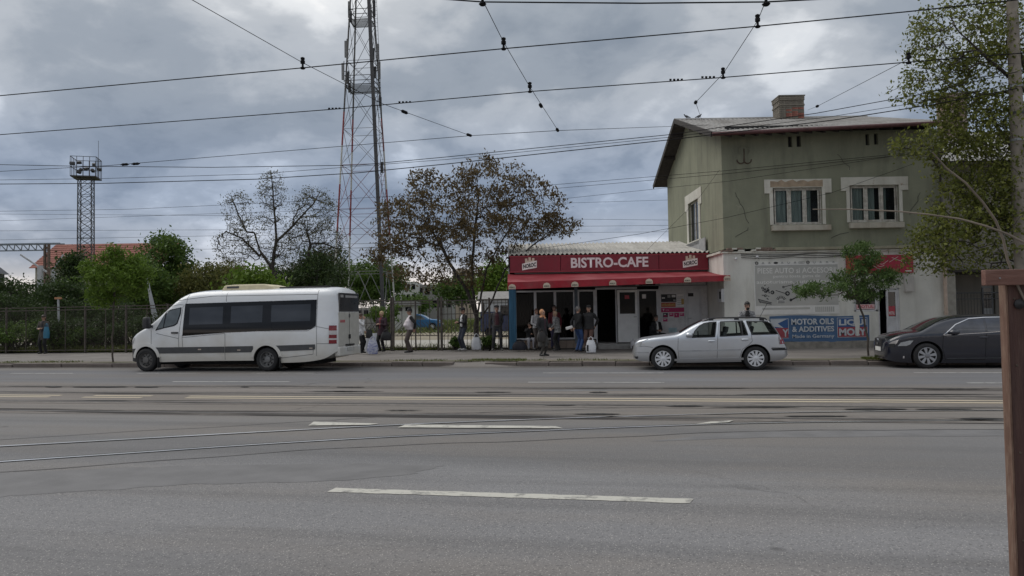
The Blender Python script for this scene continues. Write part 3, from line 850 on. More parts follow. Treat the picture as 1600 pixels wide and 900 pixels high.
# side window
wn = empty('window', (0, 0, 0)); wn.parent = house
a, b, c, d = sw
fr = MB(); t = .06
fr.box(0.08, .14, a, b, d - t, d); fr.box(.08, .14, a, b, c, c + t); fr.box(.08, .14, a, a + t, c, d); fr.box(.08, .14, b - t, b, c, d); fr.box(.078, .142, (a + b) / 2 - .04, (a + b) / 2 + .04, c, d)
fr.build('frame', oldwood, wn)
MB().box(.105, .112, a + .02, b - .02, c + .02, d - .02).build('pane', M['glass'], wn)
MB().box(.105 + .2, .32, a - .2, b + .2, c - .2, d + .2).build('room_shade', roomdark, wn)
sr = MB()
sr.box(-.04, -.002, a - .55, b + .6, d + .004, d + .42); sr.box(-.04, -.002, a - .55, a - .002, d - .3, d + .004); sr.box(-.04, -.002, b + .002, b + .6, d - .3, d + .004)
sr.box(-.035, -.002, a - .3, a - .002, c, d - .3); sr.box(-.035, -.002, b + .002, b + .3, c, d - .3)
sr.build('surround', trimw, wn, bevel=0.01)
MB().box(-.12, .05, a - .4, b + .4, c - .24, c - .003).build('sill', trimw, wn, bevel=0.02)
# roof
YB = DEP + 0.7
rg = MB()
n = 46
for i in range(n):
    k0, k1 = i / n, (i + 1) / n
    x0, x1 = XL + (XR - XL) * k0, XL + (XR - XL) * k1
    za, zb = ze0 + (ze1 - ze0) * k0, ze0 + (ze1 - ze0) * k1
    zra, zrb = ridge_z, ridge_z
    rg.add([(x0, -0.7, za), (x1, -0.7, zb), (x1, RIDGE_Y, zrb), (x0, RIDGE_Y, zra)], [(0, 1, 2, 3)])
rg.build('roof_front', roofm, house)
ribs = MB()
for i in range(0, n + 1):
    k = i / n; x = XL + (XR - XL) * k; za = ze0 + (ze1 - ze0) * k
    ribs.bar((x, -0.69, za + .02), (x, RIDGE_Y, ridge_z + .02), 0.035, 0.04)
tag(ribs.build('roof_rib', roofm, house), kind='stuff')
MB().add([(XL, RIDGE_Y, ridge_z), (XR, RIDGE_Y, ridge_z), (XR, YB, ze0), (XL, YB, ze0)], [(0, 1, 2, 3)]).build('roof_back', roofm, house)
rc = MB(); rc.tube([(XL - .02, RIDGE_Y, ridge_z + .02), (XR, RIDGE_Y, ridge_z + .02)], 0.07, 8); rc.build('ridge_cap', roofm, house)
so = MB()
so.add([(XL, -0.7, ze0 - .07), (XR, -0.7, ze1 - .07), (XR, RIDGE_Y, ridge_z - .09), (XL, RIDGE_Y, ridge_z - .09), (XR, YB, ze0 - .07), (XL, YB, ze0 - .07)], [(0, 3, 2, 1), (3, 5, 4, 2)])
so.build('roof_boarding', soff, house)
bg_ = MB()
bg_.bar((XL - .02, -0.74, ze0 - .05), (XL - .02, RIDGE_Y, ridge_z - .03), 0.05, 0.2); bg_.bar((XL - .02, RIDGE_Y, ridge_z - .03), (XL - .02, YB + .04, ze0 - .05), 0.05, 0.2)
bg_.build('bargeboard', mat('weathered_bargeboard', (0.045, 0.04, 0.036), 0.85, var=0.3), house)
for yy in (1.2, 2.9, 4.4, 6.4, 8.2):
    zz_ = ze0 + (ridge_z - ze0) * ((yy + .7) / (RIDGE_Y + .7)) if yy < RIDGE_Y else ridge_z - (ridge_z - ze0) * ((yy - RIDGE_Y) / (YB - RIDGE_Y))
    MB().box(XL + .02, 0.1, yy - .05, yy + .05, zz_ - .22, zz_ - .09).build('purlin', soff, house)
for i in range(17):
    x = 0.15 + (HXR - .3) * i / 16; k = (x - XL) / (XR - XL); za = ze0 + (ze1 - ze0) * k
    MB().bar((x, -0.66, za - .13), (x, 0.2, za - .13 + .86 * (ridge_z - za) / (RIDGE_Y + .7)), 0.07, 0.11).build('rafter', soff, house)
gt = MB(); gt.tube([(XL, -0.76, ze0 - .05), (XR, -0.76, ze1 - .05)], 0.075, 10); gt.build('gutter', gutterm, house, smooth=60)
# chimney of single bricks
chx0, chz = P(1219, 188, HY + 4.6), None
chx1 = P(1257, 188, HY + 4.6)
cx0, cx1 = chx0.x - HX, chx1.x - HX
ctop = P(1238, 150, HY + 4.6).z - ZB
chm = empty('chimney', (0, 0, 0)); chm.parent = house
yc0, yc1 = 4.6, 5.5
zbase = ridge_z - 0.55
MB().box(cx0 + .02, cx1 - .02, yc0 + .02, yc1 - .02, zbase, ctop - .05).build('mortar_core', mortar, chm)
bw = (cx1 - cx0) / 4
bmesh_f = MB().box(0.006, bw - .006, 0, .11, .006, .075).mesh('brick', brickg)
bmesh_c = MB().box(0.006, bw * 1.03 - .002, -0.03, .11, .006, .075).mesh('brick', brickg)
bside = MB().box(0, .11, 0.006, .22 - .006, .006, .075).mesh('brick', brickg)
bside_c = MB().box(-.03, .11, 0.006, .22 - .006, .006, .075).mesh('brick', brickg)
brick_r = MB().box(0.006, bw - .006, 0, .11, .006, .075).mesh('brick', mat('red_brick', (0.27, 0.10, 0.075), 0.95, var=0.35, scale=7, dirt=((0.3, 0.27, 0.23), 0.8, 3.0)))
nc = int((ctop - zbase) / .081)
rnd = random.Random(21)
for k in range(nc):
    zk = zbase + k * .081; fromtop = nc - 1 - k
    proud = fromtop in (0, 1, 4)
    for i in range(4):
        o = link('brick', bmesh_c if proud else (brick_r if fromtop > 5 and rnd.random() < .75 and i > 0 else bmesh_f), chm)
        off = 0 if k % 2 else 0.0
        o.location = (cx0 + bw * i + off, yc0 - rnd.uniform(0, .012), zk)
    for i in range(4):
        o = link('brick', bside_c if proud else bside, chm); o.location = (cx0 - .004 - rnd.uniform(0, .01), yc0 + .02 + .22 * i, zk)
        o = link('brick', bside, chm); o.location = (cx1 - .10 + (.03 if proud else 0), yc0 + .02 + .22 * i, zk)
MB().box(cx0 - .05, cx1 + .05, yc0 - .05, yc1 + .05, ctop - .01, ctop + .045).build('cap_slab', mat('chimney_cap', (0.17, 0.16, 0.14), 0.95, var=0.3), chm, bevel=.01)
# iron wall tie with two curls
zt = hp(1163.5, 240)
it = MB()
def arc(cx_, cz_, r, a0, a1, n=14):
    return [(cx_ + r * math.cos(R(a0 + (a1 - a0) * i / n)), 0.075, cz_ + r * math.sin(R(a0 + (a1 - a0) * i / n))) for i in range(n + 1)]
it.tube(arc(zt[0] - .13, zt[1] - .22, .14, 175, 375), .022, 6); it.tube(arc(zt[0] + .13, zt[1] - .22, .14, 165, 365), .022, 6)
it.tube([(zt[0], .07, zt[1] - .2), (zt[0], .07, zt[1] + .2)], .02, 6)
it.build('iron_wall_tie', M['rust'], house)
MB().tube(arc(zt[0], zt[1] + .13, .19, -40, 220), .022, 6).build('iron_wall_tie_ring', olive, house)
rnd = random.Random(33)
for (px_, py_, n_, dx_, dy_) in ((1150, 300, 9, 1.5, 7), (1310, 240, 7, 3, 5), (1170, 355, 6, -3, 4), (1440, 300, 8, -1, 7), (1300, 372, 6, 5, -3)):
    pts = []; x_, y_ = px_, py_
    for k in range(n_):
        q = hp(x_, y_); pts.append((q[0], .094, q[1])); x_ += dx_ + rnd.uniform(-3, 3); y_ += dy_ * rnd.uniform(.4, 1.2)
    MB().tube(pts, .007, 4).build('crack', M['seam'], house)
# drainpipe
dx = hp(1477, 450)[0] - .05
dp = MB(); dp.tube([(dx, -.7, ze1 - .1), (dx, -.3, ze1 - .45), (dx, .0, ze1 - .75), (dx, -.04, ze1 - 1.2), (dx, -.04, zc1 + .1)], .055, 10); dp.build('drainpipe', mat('dark_drainpipe', (0.10, 0.095, 0.085), 0.7, var=0.3), house, smooth=60)
dp = MB(); dp.tube([(dx, -.09, zc0 + .1), (dx, -.10, .12)], .065, 10); dp.lathe([(.08, 0), (.08, .05)], (dx, -.095, 2.25), 'Z', 12); dp.lathe([(.08, 0), (.08, .05)], (dx, -.1, 1.2), 'Z', 12)
dp.build('lower_drainpipe', mat('salmon_drainpipe', (0.47, 0.37, 0.30), 0.7, var=0.15), house, smooth=60)
# shop window and door on the ground floor
wn = empty('shop_window', (0, 0, 0)); wn.parent = house
x0, x1, z0, z1 = lw
f = MB(); t = .07; f.box(x0, x1, .02, .1, z1 - t, z1); f.box(x0, x1, .02, .1, z0, z0 + t); f.box(x0, x0 + t, .02, .1, z0, z1); f.box(x1 - t * 1.6, x1, .02, .1, z0, z1)
f.build('frame', M['pvc'], wn, bevel=.008)
MB().box(x0 + t, x1 - t, .055, .062, z0 + t, z1 - t).build('pane', M['glass'], wn)
redp = mat('faded_red_print', (0.42, 0.05, 0.07), 0.5, var=0.15)
whp = mat('white_print', (0.70, 0.68, 0.66), 0.55, var=0.08)
MB().box(x0 + t + .02, x1 - t - .06, .047, .051, z0 + t + .02, z0 + t + .20).build('sticker', mat('pink_sticker', (0.62, 0.42, 0.42), 0.5, var=0.1), wn)
text('MOTUL', redp, wn, x0 + t + .08, x1 - t - .10, z0 + t + .06, z0 + t + .17, .043, bold=.02)
dn_ = empty('shop_door', (0, 0, 0)); dn_.parent = house
x0, x1, z0, z1 = ld
f = MB(); f.box(x0, x0 + .06, .02, .12, z0, z1); f.box(x1 - .06, x1, .02, .12, z0, z1); f.box(x0, x1, .02, .12, z1 - .06, z1); f.build('door_frame', M['pvc'], dn_, bevel=.008)
xm = x0 + (x1 - x0) * .40
lf = MB(); lf.box(xm, xm + .07, .03, .08, z0, z1 - .07); lf.box(x1 - .14, x1 - .065, .03, .08, z0, z1 - .07); lf.box(xm, x1 - .07, .028, .082, z1 - .14, z1 - .07); lf.box(xm, x1 - .07, .028, .082, z0 + .95, z0 + 1.03); lf.box(xm, x1 - .07, .028, .082, z0, z0 + .1); lf.box(xm + .05, x1 - .1, .05, .06, z0 + .08, z0 + .97)
lf.build('door_leaf', M['pvc'], dn_)
MB().box(xm + .06, x1 - .13, .052, .058, z0 + 1.02, z1 - .13).build('pane', M['glass'], dn_)
MB().box(xm + .08, x1 - .16, .044, .049, z0 + 1.06, z0 + 1.42).build('sticker', redp, dn_)
text('MOTUL', whp, dn_, xm + .1, x1 - .18, z0 + 1.10, z0 + 1.22, .040, bold=.02)
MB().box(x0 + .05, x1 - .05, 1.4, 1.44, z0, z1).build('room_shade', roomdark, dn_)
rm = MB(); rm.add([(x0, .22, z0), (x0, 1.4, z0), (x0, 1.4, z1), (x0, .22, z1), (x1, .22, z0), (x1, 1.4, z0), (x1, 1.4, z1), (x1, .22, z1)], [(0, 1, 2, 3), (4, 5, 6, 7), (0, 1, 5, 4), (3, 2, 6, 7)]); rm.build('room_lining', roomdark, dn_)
MB().box(x0 - .05, x1 + .05, -.28, .2, -.06, z0 - .003).build('step', M['concrete'], dn_, bevel=.01)
q = rect(1412, 431, 1425, 456)
mbx = MB().box(q[0], q[1], -.16, -.002, q[2], q[3]).build('meter_box', mat('meter_box_paint', (0.46, 0.44, 0.41), 0.6, var=.1), house, bevel=.01)
q0, q1 = hside(1132, 472, HX - .06), hside(1125, 452, HX - .06)
MB().box(-.17, -.062, q0[0], q1[0], q0[1], q1[1]).build('meter_box', M['pvc'], house, bevel=.01)
MB().box(-.185, -.172, q0[0] + .05, q0[0] + .25, q0[1] + .12, q1[1] - .1).build('meter_hatch', M['seam'], house)
for (a_, b_) in ((1148, 405), (1181, 402)):
    q = hp(a_, b_)
    lm = MB(); lm.tube([(q[0], 0, q[1]), (q[0], -.14, q[1] + .02)], .015, 6); lm.ell((q[0], -.17, q[1]), (.055, .07, .055)); lm.build('wall_lamp', M['pvc'], house, smooth=60)
cabl = MB()
for k, dz in enumerate((-.04, -.10, -.17)):
    cabl.tube([(0.6 + x, -.03 - .01 * k, zc0 + dz - .05 * abs(math.sin(x * (1.1 + .3 * k)))) for x in np.linspace(0, 4.4, 26)], .011, 5)
cabl.build('wall_cable', M['wire'], house)

# ---- signs on the house
def sgn(name, rc, y, depth, mt, label, cat='sign', frame=None):
    r0 = empty(name, (HX + rc[0], HY + y, ZB + rc[2]), 0, label=label, cat=cat)
    MB().box(0, rc[1] - rc[0], -depth, -.003, 0, rc[3] - rc[2]).build('board', mt, r0)
    return r0, rc[1] - rc[0], rc[3] - rc[2]
faded = mat('faded_grey_print', (0.40, 0.395, 0.37), 0.75, var=0.07, scale=2.0, dirt=((0.5, 0.48, 0.44), 0.5, 0.8))
pale = mat('pale_print', (0.66, 0.65, 0.62), 0.75, var=0.05)
ink = mat('black_print', (0.03, 0.03, 0.032), 0.7, var=0.1)
inkg = mat('grey_print', (0.30, 0.30, 0.29), 0.7, var=0.1)
panel, pw, ph = sgn('advertising_panel', rect(1179.5, 409, 1309, 492), 0, .02, pale, 'large faded grey car parts advertising panel on the whitewashed wall')
s = pw / 129.5
def pz(y): return (492 - y) * s
def pxx(x): return (x - 1179.5) * s
MB().box(pxx(1181), pxx(1308), -.024, -.021, pz(478.5), pz(417.5)).build('grey_field', faded, panel)
text('PIESE AUTO si ACCESORII', pale, panel, pxx(1185), pxx(1306), pz(429), pz(420.5), -.028, bold=.015)
text('pentru toata gama de', pale, panel, pxx(1209), pxx(1281), pz(437), pz(431), -.028, bold=.012)
text('autoturisme, autoutilitare', pale, panel, pxx(1183), pxx(1300), pz(445.5), pz(439), -.028, bold=.012)
MB().box(pxx(1181), pxx(1308), -.026, -.0235, pz(417.4), pz(416.6)).build('rule', inkg, panel)
for i, x in enumerate(np.linspace(1184, 1302, 13)):          # row of small maker's badges
    bd = MB(); xx, zz_ = pxx(x), pz(412.8)
    if i in (0, 8): bd.lathe([(2.6 * s, 0), (2.6 * s, .004), (1.7 * s, .004), (1.7 * s, 0)], (xx, -.028, zz_), 'Y', 20, closed=True); bd.box(xx - 2.5 * s, xx + 2.5 * s, -.028, -.024, zz_ - .35 * s, zz_ + .35 * s)
    elif i in (3,): bd.ell((xx, -.024, zz_), (3.6 * s, .004, 1.6 * s))
    elif i in (7,):
        for k in range(4): bd.lathe([(1.7 * s, 0), (1.7 * s, .004), (1.3 * s, .004), (1.3 * s, 0)], (xx + (k - 1.5) * 2.2 * s, -.028, zz_), 'Y', 16, closed=True)
    elif i in (5, 9): bd.add([(xx - 2 * s, -.025, zz_ + 1.6 * s), (xx - 2 * s, -.025, zz_ - .6 * s), (xx, -.025, zz_ - 2 * s), (xx + 2 * s, -.025, zz_ - .6 * s), (xx + 2 * s, -.025, zz_ + 1.6 * s), (xx + 1.2 * s, -.025, zz_ + 1.6 * s), (xx + 1.2 * s, -.025, zz_ - .2 * s), (xx, -.025, zz_ - 1.1 * s), (xx - 1.2 * s, -.025, zz_ - .2 * s), (xx - 1.2 * s, -.025, zz_ + 1.6 * s)], [tuple(range(10))])
    else: bd.box(xx - 2 * s, xx + 2 * s, -.026, -.0235, zz_ - 1.1 * s, zz_ - .4 * s); bd.ell((xx, -.024, zz_ + .7 * s), (1.5 * s, .003, .8 * s))
    bd.build('badge', ink if i in (0, 3, 8) else inkg, panel)
dr = MB()                                               # printed engine, spring, hub and shock absorber
rn = random.Random(8)
for k in range(26):
    x, y = rn.gauss(1199, 4.2), rn.gauss(455, 3.4)
    a = rn.uniform(0, 3.1); w, h = rn.uniform(1.5, 4.5), rn.uniform(.7, 2.2)
    rot = Matrix.Rotation(a, 3, 'Y'); dr.obox((pxx(x), -.0262 - .0001 * k, pz(y)), (w * s, .001, h * s), rot)
for (x, y, r1) in ((1192, 451, 2), (1207, 458, 3), (1230, 460, 3.6), (1224, 450, 1.8), (1243, 451, 2.6), (1235, 470, 2.2), (1196, 463, 2)):
    dr.lathe([(r1 * s, 0), (r1 * s, .002), (r1 * s * .45, .002), (r1 * s * .45, 0)], (pxx(x), -.0285, pz(y)), 'Y', 18, closed=True)
for (x0, y0, x1, y1, w) in ((1212, 455, 1230, 461, 1.0), (1224, 450, 1237, 447, .9), (1233, 471, 1246, 465, 2.0), (1185, 468, 1206, 474, .8), (1186, 472, 1204, 476, .6), (1185, 468, 1188, 474, .8)):
    dr.bar((pxx(x0), -.027, pz(y0)), (pxx(x1), -.027, pz(y1)), w * s, .002, up=(0, 1, 0))
for i in range(9): dr.bar((pxx(1187 + 2 * i), -.0275, pz(469 + .55 * i)), (pxx(1189 + 2 * i), -.0275, pz(473.6 + .4 * i)), .7 * s, .002, up=(0, 1, 0))
dr.build('printed_car_parts', ink, panel)
hb = MB()
for k in range(7):
    a = R(20 + 140 * k / 6); hb.bar((pxx(1220 + 4 * math.cos(a)), -.028, pz(470 - 2.5 * math.sin(a))), (pxx(1220 + 8 * math.cos(a)), -.028, pz(470 - 7 * math.sin(a))), 1.0 * s, .002, up=(0, 1, 0))
for dy in (0, 2, 4): hb.box(pxx(1214.5), pxx(1225.5), -.029, -.0275, pz(470.4 + dy), pz(469.4 + dy))
hb.build('printed_hub', ink, panel)
MB().box(pxx(1214), pxx(1226), -.0272, -.0268, pz(474.5), pz(468.5)).build('printed_hub_ground', pale, panel)
MB().box(pxx(1191), pxx(1264), -.024, -.021, pz(484.5), pz(481.5)).build('small_print', faded, panel)
for k in range(10): MB().box(pxx(1272 + 3 * k), pxx(1274 + 3 * k), -.024, -.021, pz(489), pz(481)).build('small_print', faded, panel)

blue = mat('faded_blue_vinyl', (0.060, 0.125, 0.235), 0.55, var=0.1, scale=1.5, bump=0.15, bscale=4)
ban = empty('oil_banner', (HX + rect(1203, 492, 1357, 535)[0], HY, ZB + rect(1203, 492, 1357, 535)[2]), 0, label='torn blue motor oils banner hung low on the wall behind the silver estate', cat='banner')
q = rect(1203, 492, 1357, 535); bw_, bh_ = q[1] - q[0], q[3] - q[2]; s = bw_ / 154
def bx_(x): return (x - 1203) * s
def bz_(y): return (535 - y) * s
cl = MB(); nx, nz_ = 40, 10; vs = []
def bulge(x, z): return -.035 - .018 * math.sin(x * 3.1) * math.sin(z * 4 + 1) - .008 * math.sin(x * 9 + z * 5)
for j in range(nz_ + 1):
    for i in range(nx + 1):
        x, z = bw_ * i / nx, bh_ * j / nz_
        z2 = z + (0.03 * math.sin(x * 1.7) if j == nz_ else (0.02 * math.sin(x * 2.3) if j == 0 else 0))
        vs.append((x, bulge(x, z), z2))
cl.add(vs, [(j * (nx + 1) + i, j * (nx + 1) + i + 1, (j + 1) * (nx + 1) + i + 1, (j + 1) * (nx + 1) + i) for j in range(nz_) for i in range(nx)])
cl.build('sheet', blue, ban, smooth=180)
lt = mat('banner_white', (0.47, 0.49, 0.51), 0.55, var=0.06)
FY = -.066
text('MOTOR OILS', lt, ban, bx_(1236), bx_(1302), bz_(508.5), bz_(499), FY, bold=.035)
text('& ADDITIVES', lt, ban, bx_(1237), bx_(1302), bz_(519.5), bz_(511), FY, bold=.03)
text('Made in Germany', lt, ban, bx_(1237), bx_(1302), bz_(530.5), bz_(523.5), FY, bold=.015)
rl_ = mat('banner_red', (0.30, 0.05, 0.065), 0.55, var=0.08)
bl_ = mat('banner_badge_blue', (0.03, 0.09, 0.24), 0.55, var=0.08)
for (xa, xb) in ((1307, 1354), (1186, 1232)):
    xa_ = max(xa, 1204)
    MB().box(bx_(xa_), bx_(xb), FY + .012, FY + .015, bz_(529), bz_(498.5)).build('badge_border', lt, ban)
    MB().box(bx_(xa_) + .02, bx_(xb) - .02, FY + .007, FY + .011, bz_(513), bz_(499.3)).build('badge_field', bl_, ban)
    MB().box(bx_(xa_) + .02, bx_(xb) - .02, FY + .007, FY + .011, bz_(528.2), bz_(513)).build('badge_field', rl_, ban)
text('LIQUI', lt, ban, bx_(1309.5), bx_(1352), bz_(512), bz_(501), FY, bold=.045)
text('MOLY', lt, ban, bx_(1309.5), bx_(1352), bz_(526.5), bz_(515), FY, bold=.045)
text('Y', lt, ban, bx_(1222), bx_(1231), bz_(526.5), bz_(515), FY, bold=.04)
MB().add([(bx_(1204), FY, bz_(499.5)), (bx_(1229), FY, bz_(499.5)), (bx_(1215), FY, bz_(506)), (bx_(1224), FY, bz_(513)), (bx_(1204), FY, bz_(510))], [(0, 4, 3, 2, 1)]).build('badge_flash', lt, ban)
tr = [(1332, 495), (1341, 495), (1342, 505), (1340.5, 520), (1339, 527), (1336, 527), (1335, 515), (1333, 505)]
MB().prism([(bx_(a), bz_(b)) for a, b in tr], lambda a, b: (a, FY - .012, b), lambda a, b: (a, FY - .004, b)).build('torn_patch', limew, ban, fix=True)

orr, ow, oh = sgn('shop_sign', rect(1321, 398, 1424, 428), -.05, .07, mat('red_sign_face', (0.36, 0.025, 0.05), 0.5, var=0.12), 'red sign board above the shop door behind the leaves')
s = ow / 103
MB().box(0, 6 * s, -.076, -.071, 0, oh).build('orange_edge', mat('orange_sign_face', (0.36, 0.095, 0.04), 0.5, var=0.12), orr)
sk = MB()
for k_ in range(3): sk.tube([(30 * s + 22 * s * t_ + 6 * s * k_, -.077, oh * (.35 + .13 * k_ + .12 * math.sin(t_ * 5 + k_))) for t_ in np.linspace(0, 1, 12)], .007, 5)
sk.build('painted_swirl', pale, orr)
MB().bar((70 * s, -.078, oh * .85), (98 * s, -.078, oh * .45), .012, .004, up=(0, 1, 0)).build('sign_stroke', pale, orr)
MB().bar((66 * s, -.078, oh * .6), (80 * s, -.078, oh * .9), .012, .004, up=(0, 1, 0)).build('sign_stroke', pale, orr)
MB().box(90 * s, 100 * s, -.079, -.0715, oh * .07, oh * .13).build('small_print', pale, orr)

# ================================================================== NEIGHBOURING HOUSE (right, behind the tree)
nx0 = HX + HXR + .05
nb = empty('neighbouring_house', (nx0, 32.0, ZB), 0, label='dim grey house with pale door set back behind the big tree', cat='house')
gw = wallmat('dim_grey_plaster', (0.235, 0.22, 0.19), (0.15, 0.14, 0.125), (0.2, 0.185, 0.16))
def np_(px, py, Y=32.0):
    p = P(px, py, Y); return (p.x - nx0, p.z - ZB)
dA, dB = np_(1536, 497), np_(1554, 446)
holes_wall('wall', 0, 9, 0, 7.6, [[dA[0], dB[0], .1, dB[1]]], 0, .2, gw, nb)
MB().box(0.0, .9, -2.2, -.002, 0, 2.75).build('porch_wall', mat('porch_plaster', (0.35, 0.33, 0.29), 0.9, var=.15), nb)
MB().box(0.0, 5.2, -2.3, .02, 2.76, 2.86).build('porch_beam', soff, nb)
MB().box(dA[0], dB[0], .1, .15, .1, dB[1]).build('door', mat('pale_door', (0.33, 0.34, 0.34), 0.6, var=.1), nb)
MB().box(dA[0] + .1, dB[0] - .1, .08, .098, 1.35, dB[1] - .1).build('door_pane', M['glass'], nb)
MB().add([(-.2, -.7, 7.4), (9.5, -.7, 7.4), (9.5, 5, 9.9), (-.2, 5, 9.9)], [(0, 1, 2, 3)]).build('roof', roofm, nb)
MB().add([(-.2, -.7, 7.32), (9.5, -.7, 7.32), (9.5, 5, 9.8), (-.2, 5, 9.8)], [(0, 3, 2, 1)]).build('roof_boarding', soff, nb)
MB().add([(0, 0, 0), (0, 5, 0), (0, 5, 9.8), (0, 0, 7.6)], [(0, 1, 2, 3)]).build('side_wall', gw, nb)
c2 = P(1487, 180, 36.0); ct2 = P(1487, 148, 36.0)
ch2 = MB(); ch2.box(c2.x - nx0 - .5, c2.x - nx0 + .5, 3.6, 4.4, 8.5, ct2.z - ZB); ch2.box(c2.x - nx0 - .56, c2.x - nx0 + .56, 3.54, 4.46, ct2.z - ZB - .25, ct2.z - ZB - .1)
ch2.build('chimney', brickm, nb, bevel=.01)
gate = empty('yard_gate', (nx0 + .95, 29.9, ZB), 0, label='black iron gate of thin bars beside the dark sedan', cat='gate')
gf = MB(); gf.box(0, 4.2, 0, .04, 1.93, 1.97); gf.box(0, 4.2, 0, .04, 1.7, 1.73); gf.box(0, 4.2, 0, .04, .12, .16)
for x in (0, 1.05, 2.1, 4.2): gf.box(x - .03, x + .03, -.01, .05, 0, 2.15)
gf.build('frame', M['dsteel'], gate)
gbm = MB()
for i in range(34): gbm.tube([(0.12 * (i + 1), .02, .14), (0.12 * (i + 1), .02, 1.95)], .008, 5)
tag(gbm.build('bar', M['dsteel'], gate), kind='stuff')

# ================================================================== BISTRO
BY = 31.2
b0_ = P(797, 540, BY)
BX, BZ = b0_.x, zpav(30.8)
BXR = HX - .08 - BX
bis = empty('bistro_kiosk', (BX, BY, BZ), 0, label='low cafe building with red awning, white frames and corrugated roof', cat='cafe')
def bq(px, py=490, Y=BY):
    p = P(px, py, Y); return (p.x - BX, p.z - BZ)
def bX(px): return bq(px)[0]
ZF, ZS, ZT = 0.17, 0.34, 2.34      # floor, window sill, head of the glazing
bluep = mat('blue_painted_panel', (0.05, 0.17, 0.29), 0.6, var=0.2, scale=3, stretch=(14, 1, .5))
drape = mat('brown_drape', (0.035, 0.026, 0.021), 0.9, var=0.5, scale=2, stretch=(14, 1, .3))
sh = MB()
sh.box(-.02, .02, .02, 5.2, -.2, 4.4); sh.box(-.02, BXR, 5.18, 5.22, -.2, 4.6); sh.box(BXR - .04, BXR, .02, 5.2, -.2, 4.4)
sh.build('outer_wall', mat('kiosk_wall', (0.33, 0.33, 0.33), .8, var=.15), bis)
fl = MB().box(0, BXR, .06, 5.2, -.1, ZF - .003).build('floor', M['concrete'], bis)
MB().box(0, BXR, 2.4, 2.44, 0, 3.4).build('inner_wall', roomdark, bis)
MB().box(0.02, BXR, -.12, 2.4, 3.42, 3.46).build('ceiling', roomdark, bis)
cp = MB()
for i in range(7): cp.box(-.02 + .042 * i, .017 + .042 * i, -.06 - .012 * (i % 2), .1, -.02, 2.6)
cp.build('corner_panel', bluep, bis)
# plinth tiles
tilem = mat('brown_tile', (0.30, 0.235, 0.19), .6, var=.25, scale=1.2, dirt=((.15, .12, .1), .6, 3))
MB().box(bX(805), bX(930), 0.02, .2, -.1, ZS - .02).build('plinth', mortar, bis)
tx0, tx1 = bX(805), bX(930)
nt_ = 11; tw = (tx1 - tx0) / nt_
tme = MB().box(.006, tw - .006, -.012, .02, .0, ZS - .04).mesh('tile', tilem)
for i in range(nt_):
    o = link('tile', tme, bis); o.location = (tx0 + tw * i, -random.random() * .006, -.01)
def glazed(name, xa, xb, z0, z1, f0=.06, f1=.06, gm=None, yo=0.0, rail=None):
    wn = empty(name, (0, 0, 0)); wn.parent = bis
    f = MB()
    f.box(xa, xa + f0, yo - .02, yo + .06, z0, z1); f.box(xb - f1, xb, yo - .02, yo + .06, z0, z1); f.box(xa + f0, xb - f1, yo - .018, yo + .058, z1 - .07, z1 - .001); f.box(xa + f0, xb - f1, yo - .018, yo + .058, z0, z0 + .07)
    if rail: f.box(xa + f0, xb - f1, yo - .018, yo + .058, rail, rail + .08)
    f.build('frame', M['pvc'], wn, bevel=.006)
    MB().box(xa + f0, xb - f1, yo + .018, yo + .026, z0 + .07, z1 - .07).build('pane', gm or dimglass, wn)
    return wn
dimglass = glassmat('tinted_shop_glass', (0.42, 0.40, 0.39), 0.80, 0.03)
ws = [(805, 836.5), (836.5, 867.5), (867.5, 898)]
for i, (a, b) in enumerate(ws):
    glazed('window', bX(a) + .002, bX(b) - .002, ZS, ZT, .05, .05)
MB().box(bX(898), bX(903), -.03, .1, ZF, 2.6).build('post', mat('grey_blue_post', (.11, .14, .17), .6), bis)
glazed('window', bX(903), bX(931), ZS, ZT, .06, .09)
dq = MB(); k = 40; vs = []
for j in range(k + 1):
    x = bX(808) + (bX(832) - bX(808)) * j / k
    for z in (ZS + .05, ZT - .05): vs.append((x, .16 + .03 * math.sin(j * 1.35), z))
dq.add(vs, [(2 * j, 2 * j + 2, 2 * j + 3, 2 * j + 1) for j in range(k)]); dq.build('drape', mat('brown_curtain', (.12, .085, .065), .9, var=.3, scale=2, stretch=(14, 1, .3)), bis)
dq = MB(); vs = []
for j in range(k + 1):
    x = bX(870) + (bX(893) - bX(870)) * j / k
    for z in (ZS + .05, ZT - .05): vs.append((x, .22 + .03 * math.sin(j * 1.35), z))
dq.add(vs, [(2 * j, 2 * j + 2, 2 * j + 3, 2 * j + 1) for j in range(k)]); dq.build('drape', MATS['brown_curtain'], bis)
MB().box(bX(884), bX(893), .03, .034, 1.56, 1.70).build('window_note', whp, bis)
# doorway, its open leaf, right-hand glazing, poster panel, white door
fr = MB(); fr.box(bX(931), bX(933), -.02, .08, ZF, ZT); fr.box(bX(931), bX(996), -.018, .078, ZT, ZT + .08); fr.box(bX(962), bX(964), -.02, .08, ZF, ZT); fr.build('door_frame', M['pvc'], bis)
MB().box(bX(933), bX(996), -.25, .06, -.1, ZF - .03).build('step', M['concrete'], bis, bevel=.01)
leaf = empty('open_door', (0, 0, 0)); leaf.parent = bis
xa, xb, yo = bX(964.5), bX(995.5), -.12
z0, z1 = ZF + .02, ZT - .03
f = MB()
f.box(xa, xa + .09, yo, yo + .06, z0, z1); f.box(xb - .09, xb, yo, yo + .06, z0, z1); f.box(xa, xb, yo - .002, yo + .058, z1 - .1, z1 - .001); f.box(xa, xb, yo - .002, yo + .058, z0, z0 + .1); f.box(xa, xb, yo - .002, yo + .058, z0 + 1.06, z0 + 1.15); f.box(xa + .05, xb - .05, yo + .015, yo + .045, z0 + .05, z0 + 1.1)
f.build('leaf_frame', M['white'], leaf, bevel=.006)
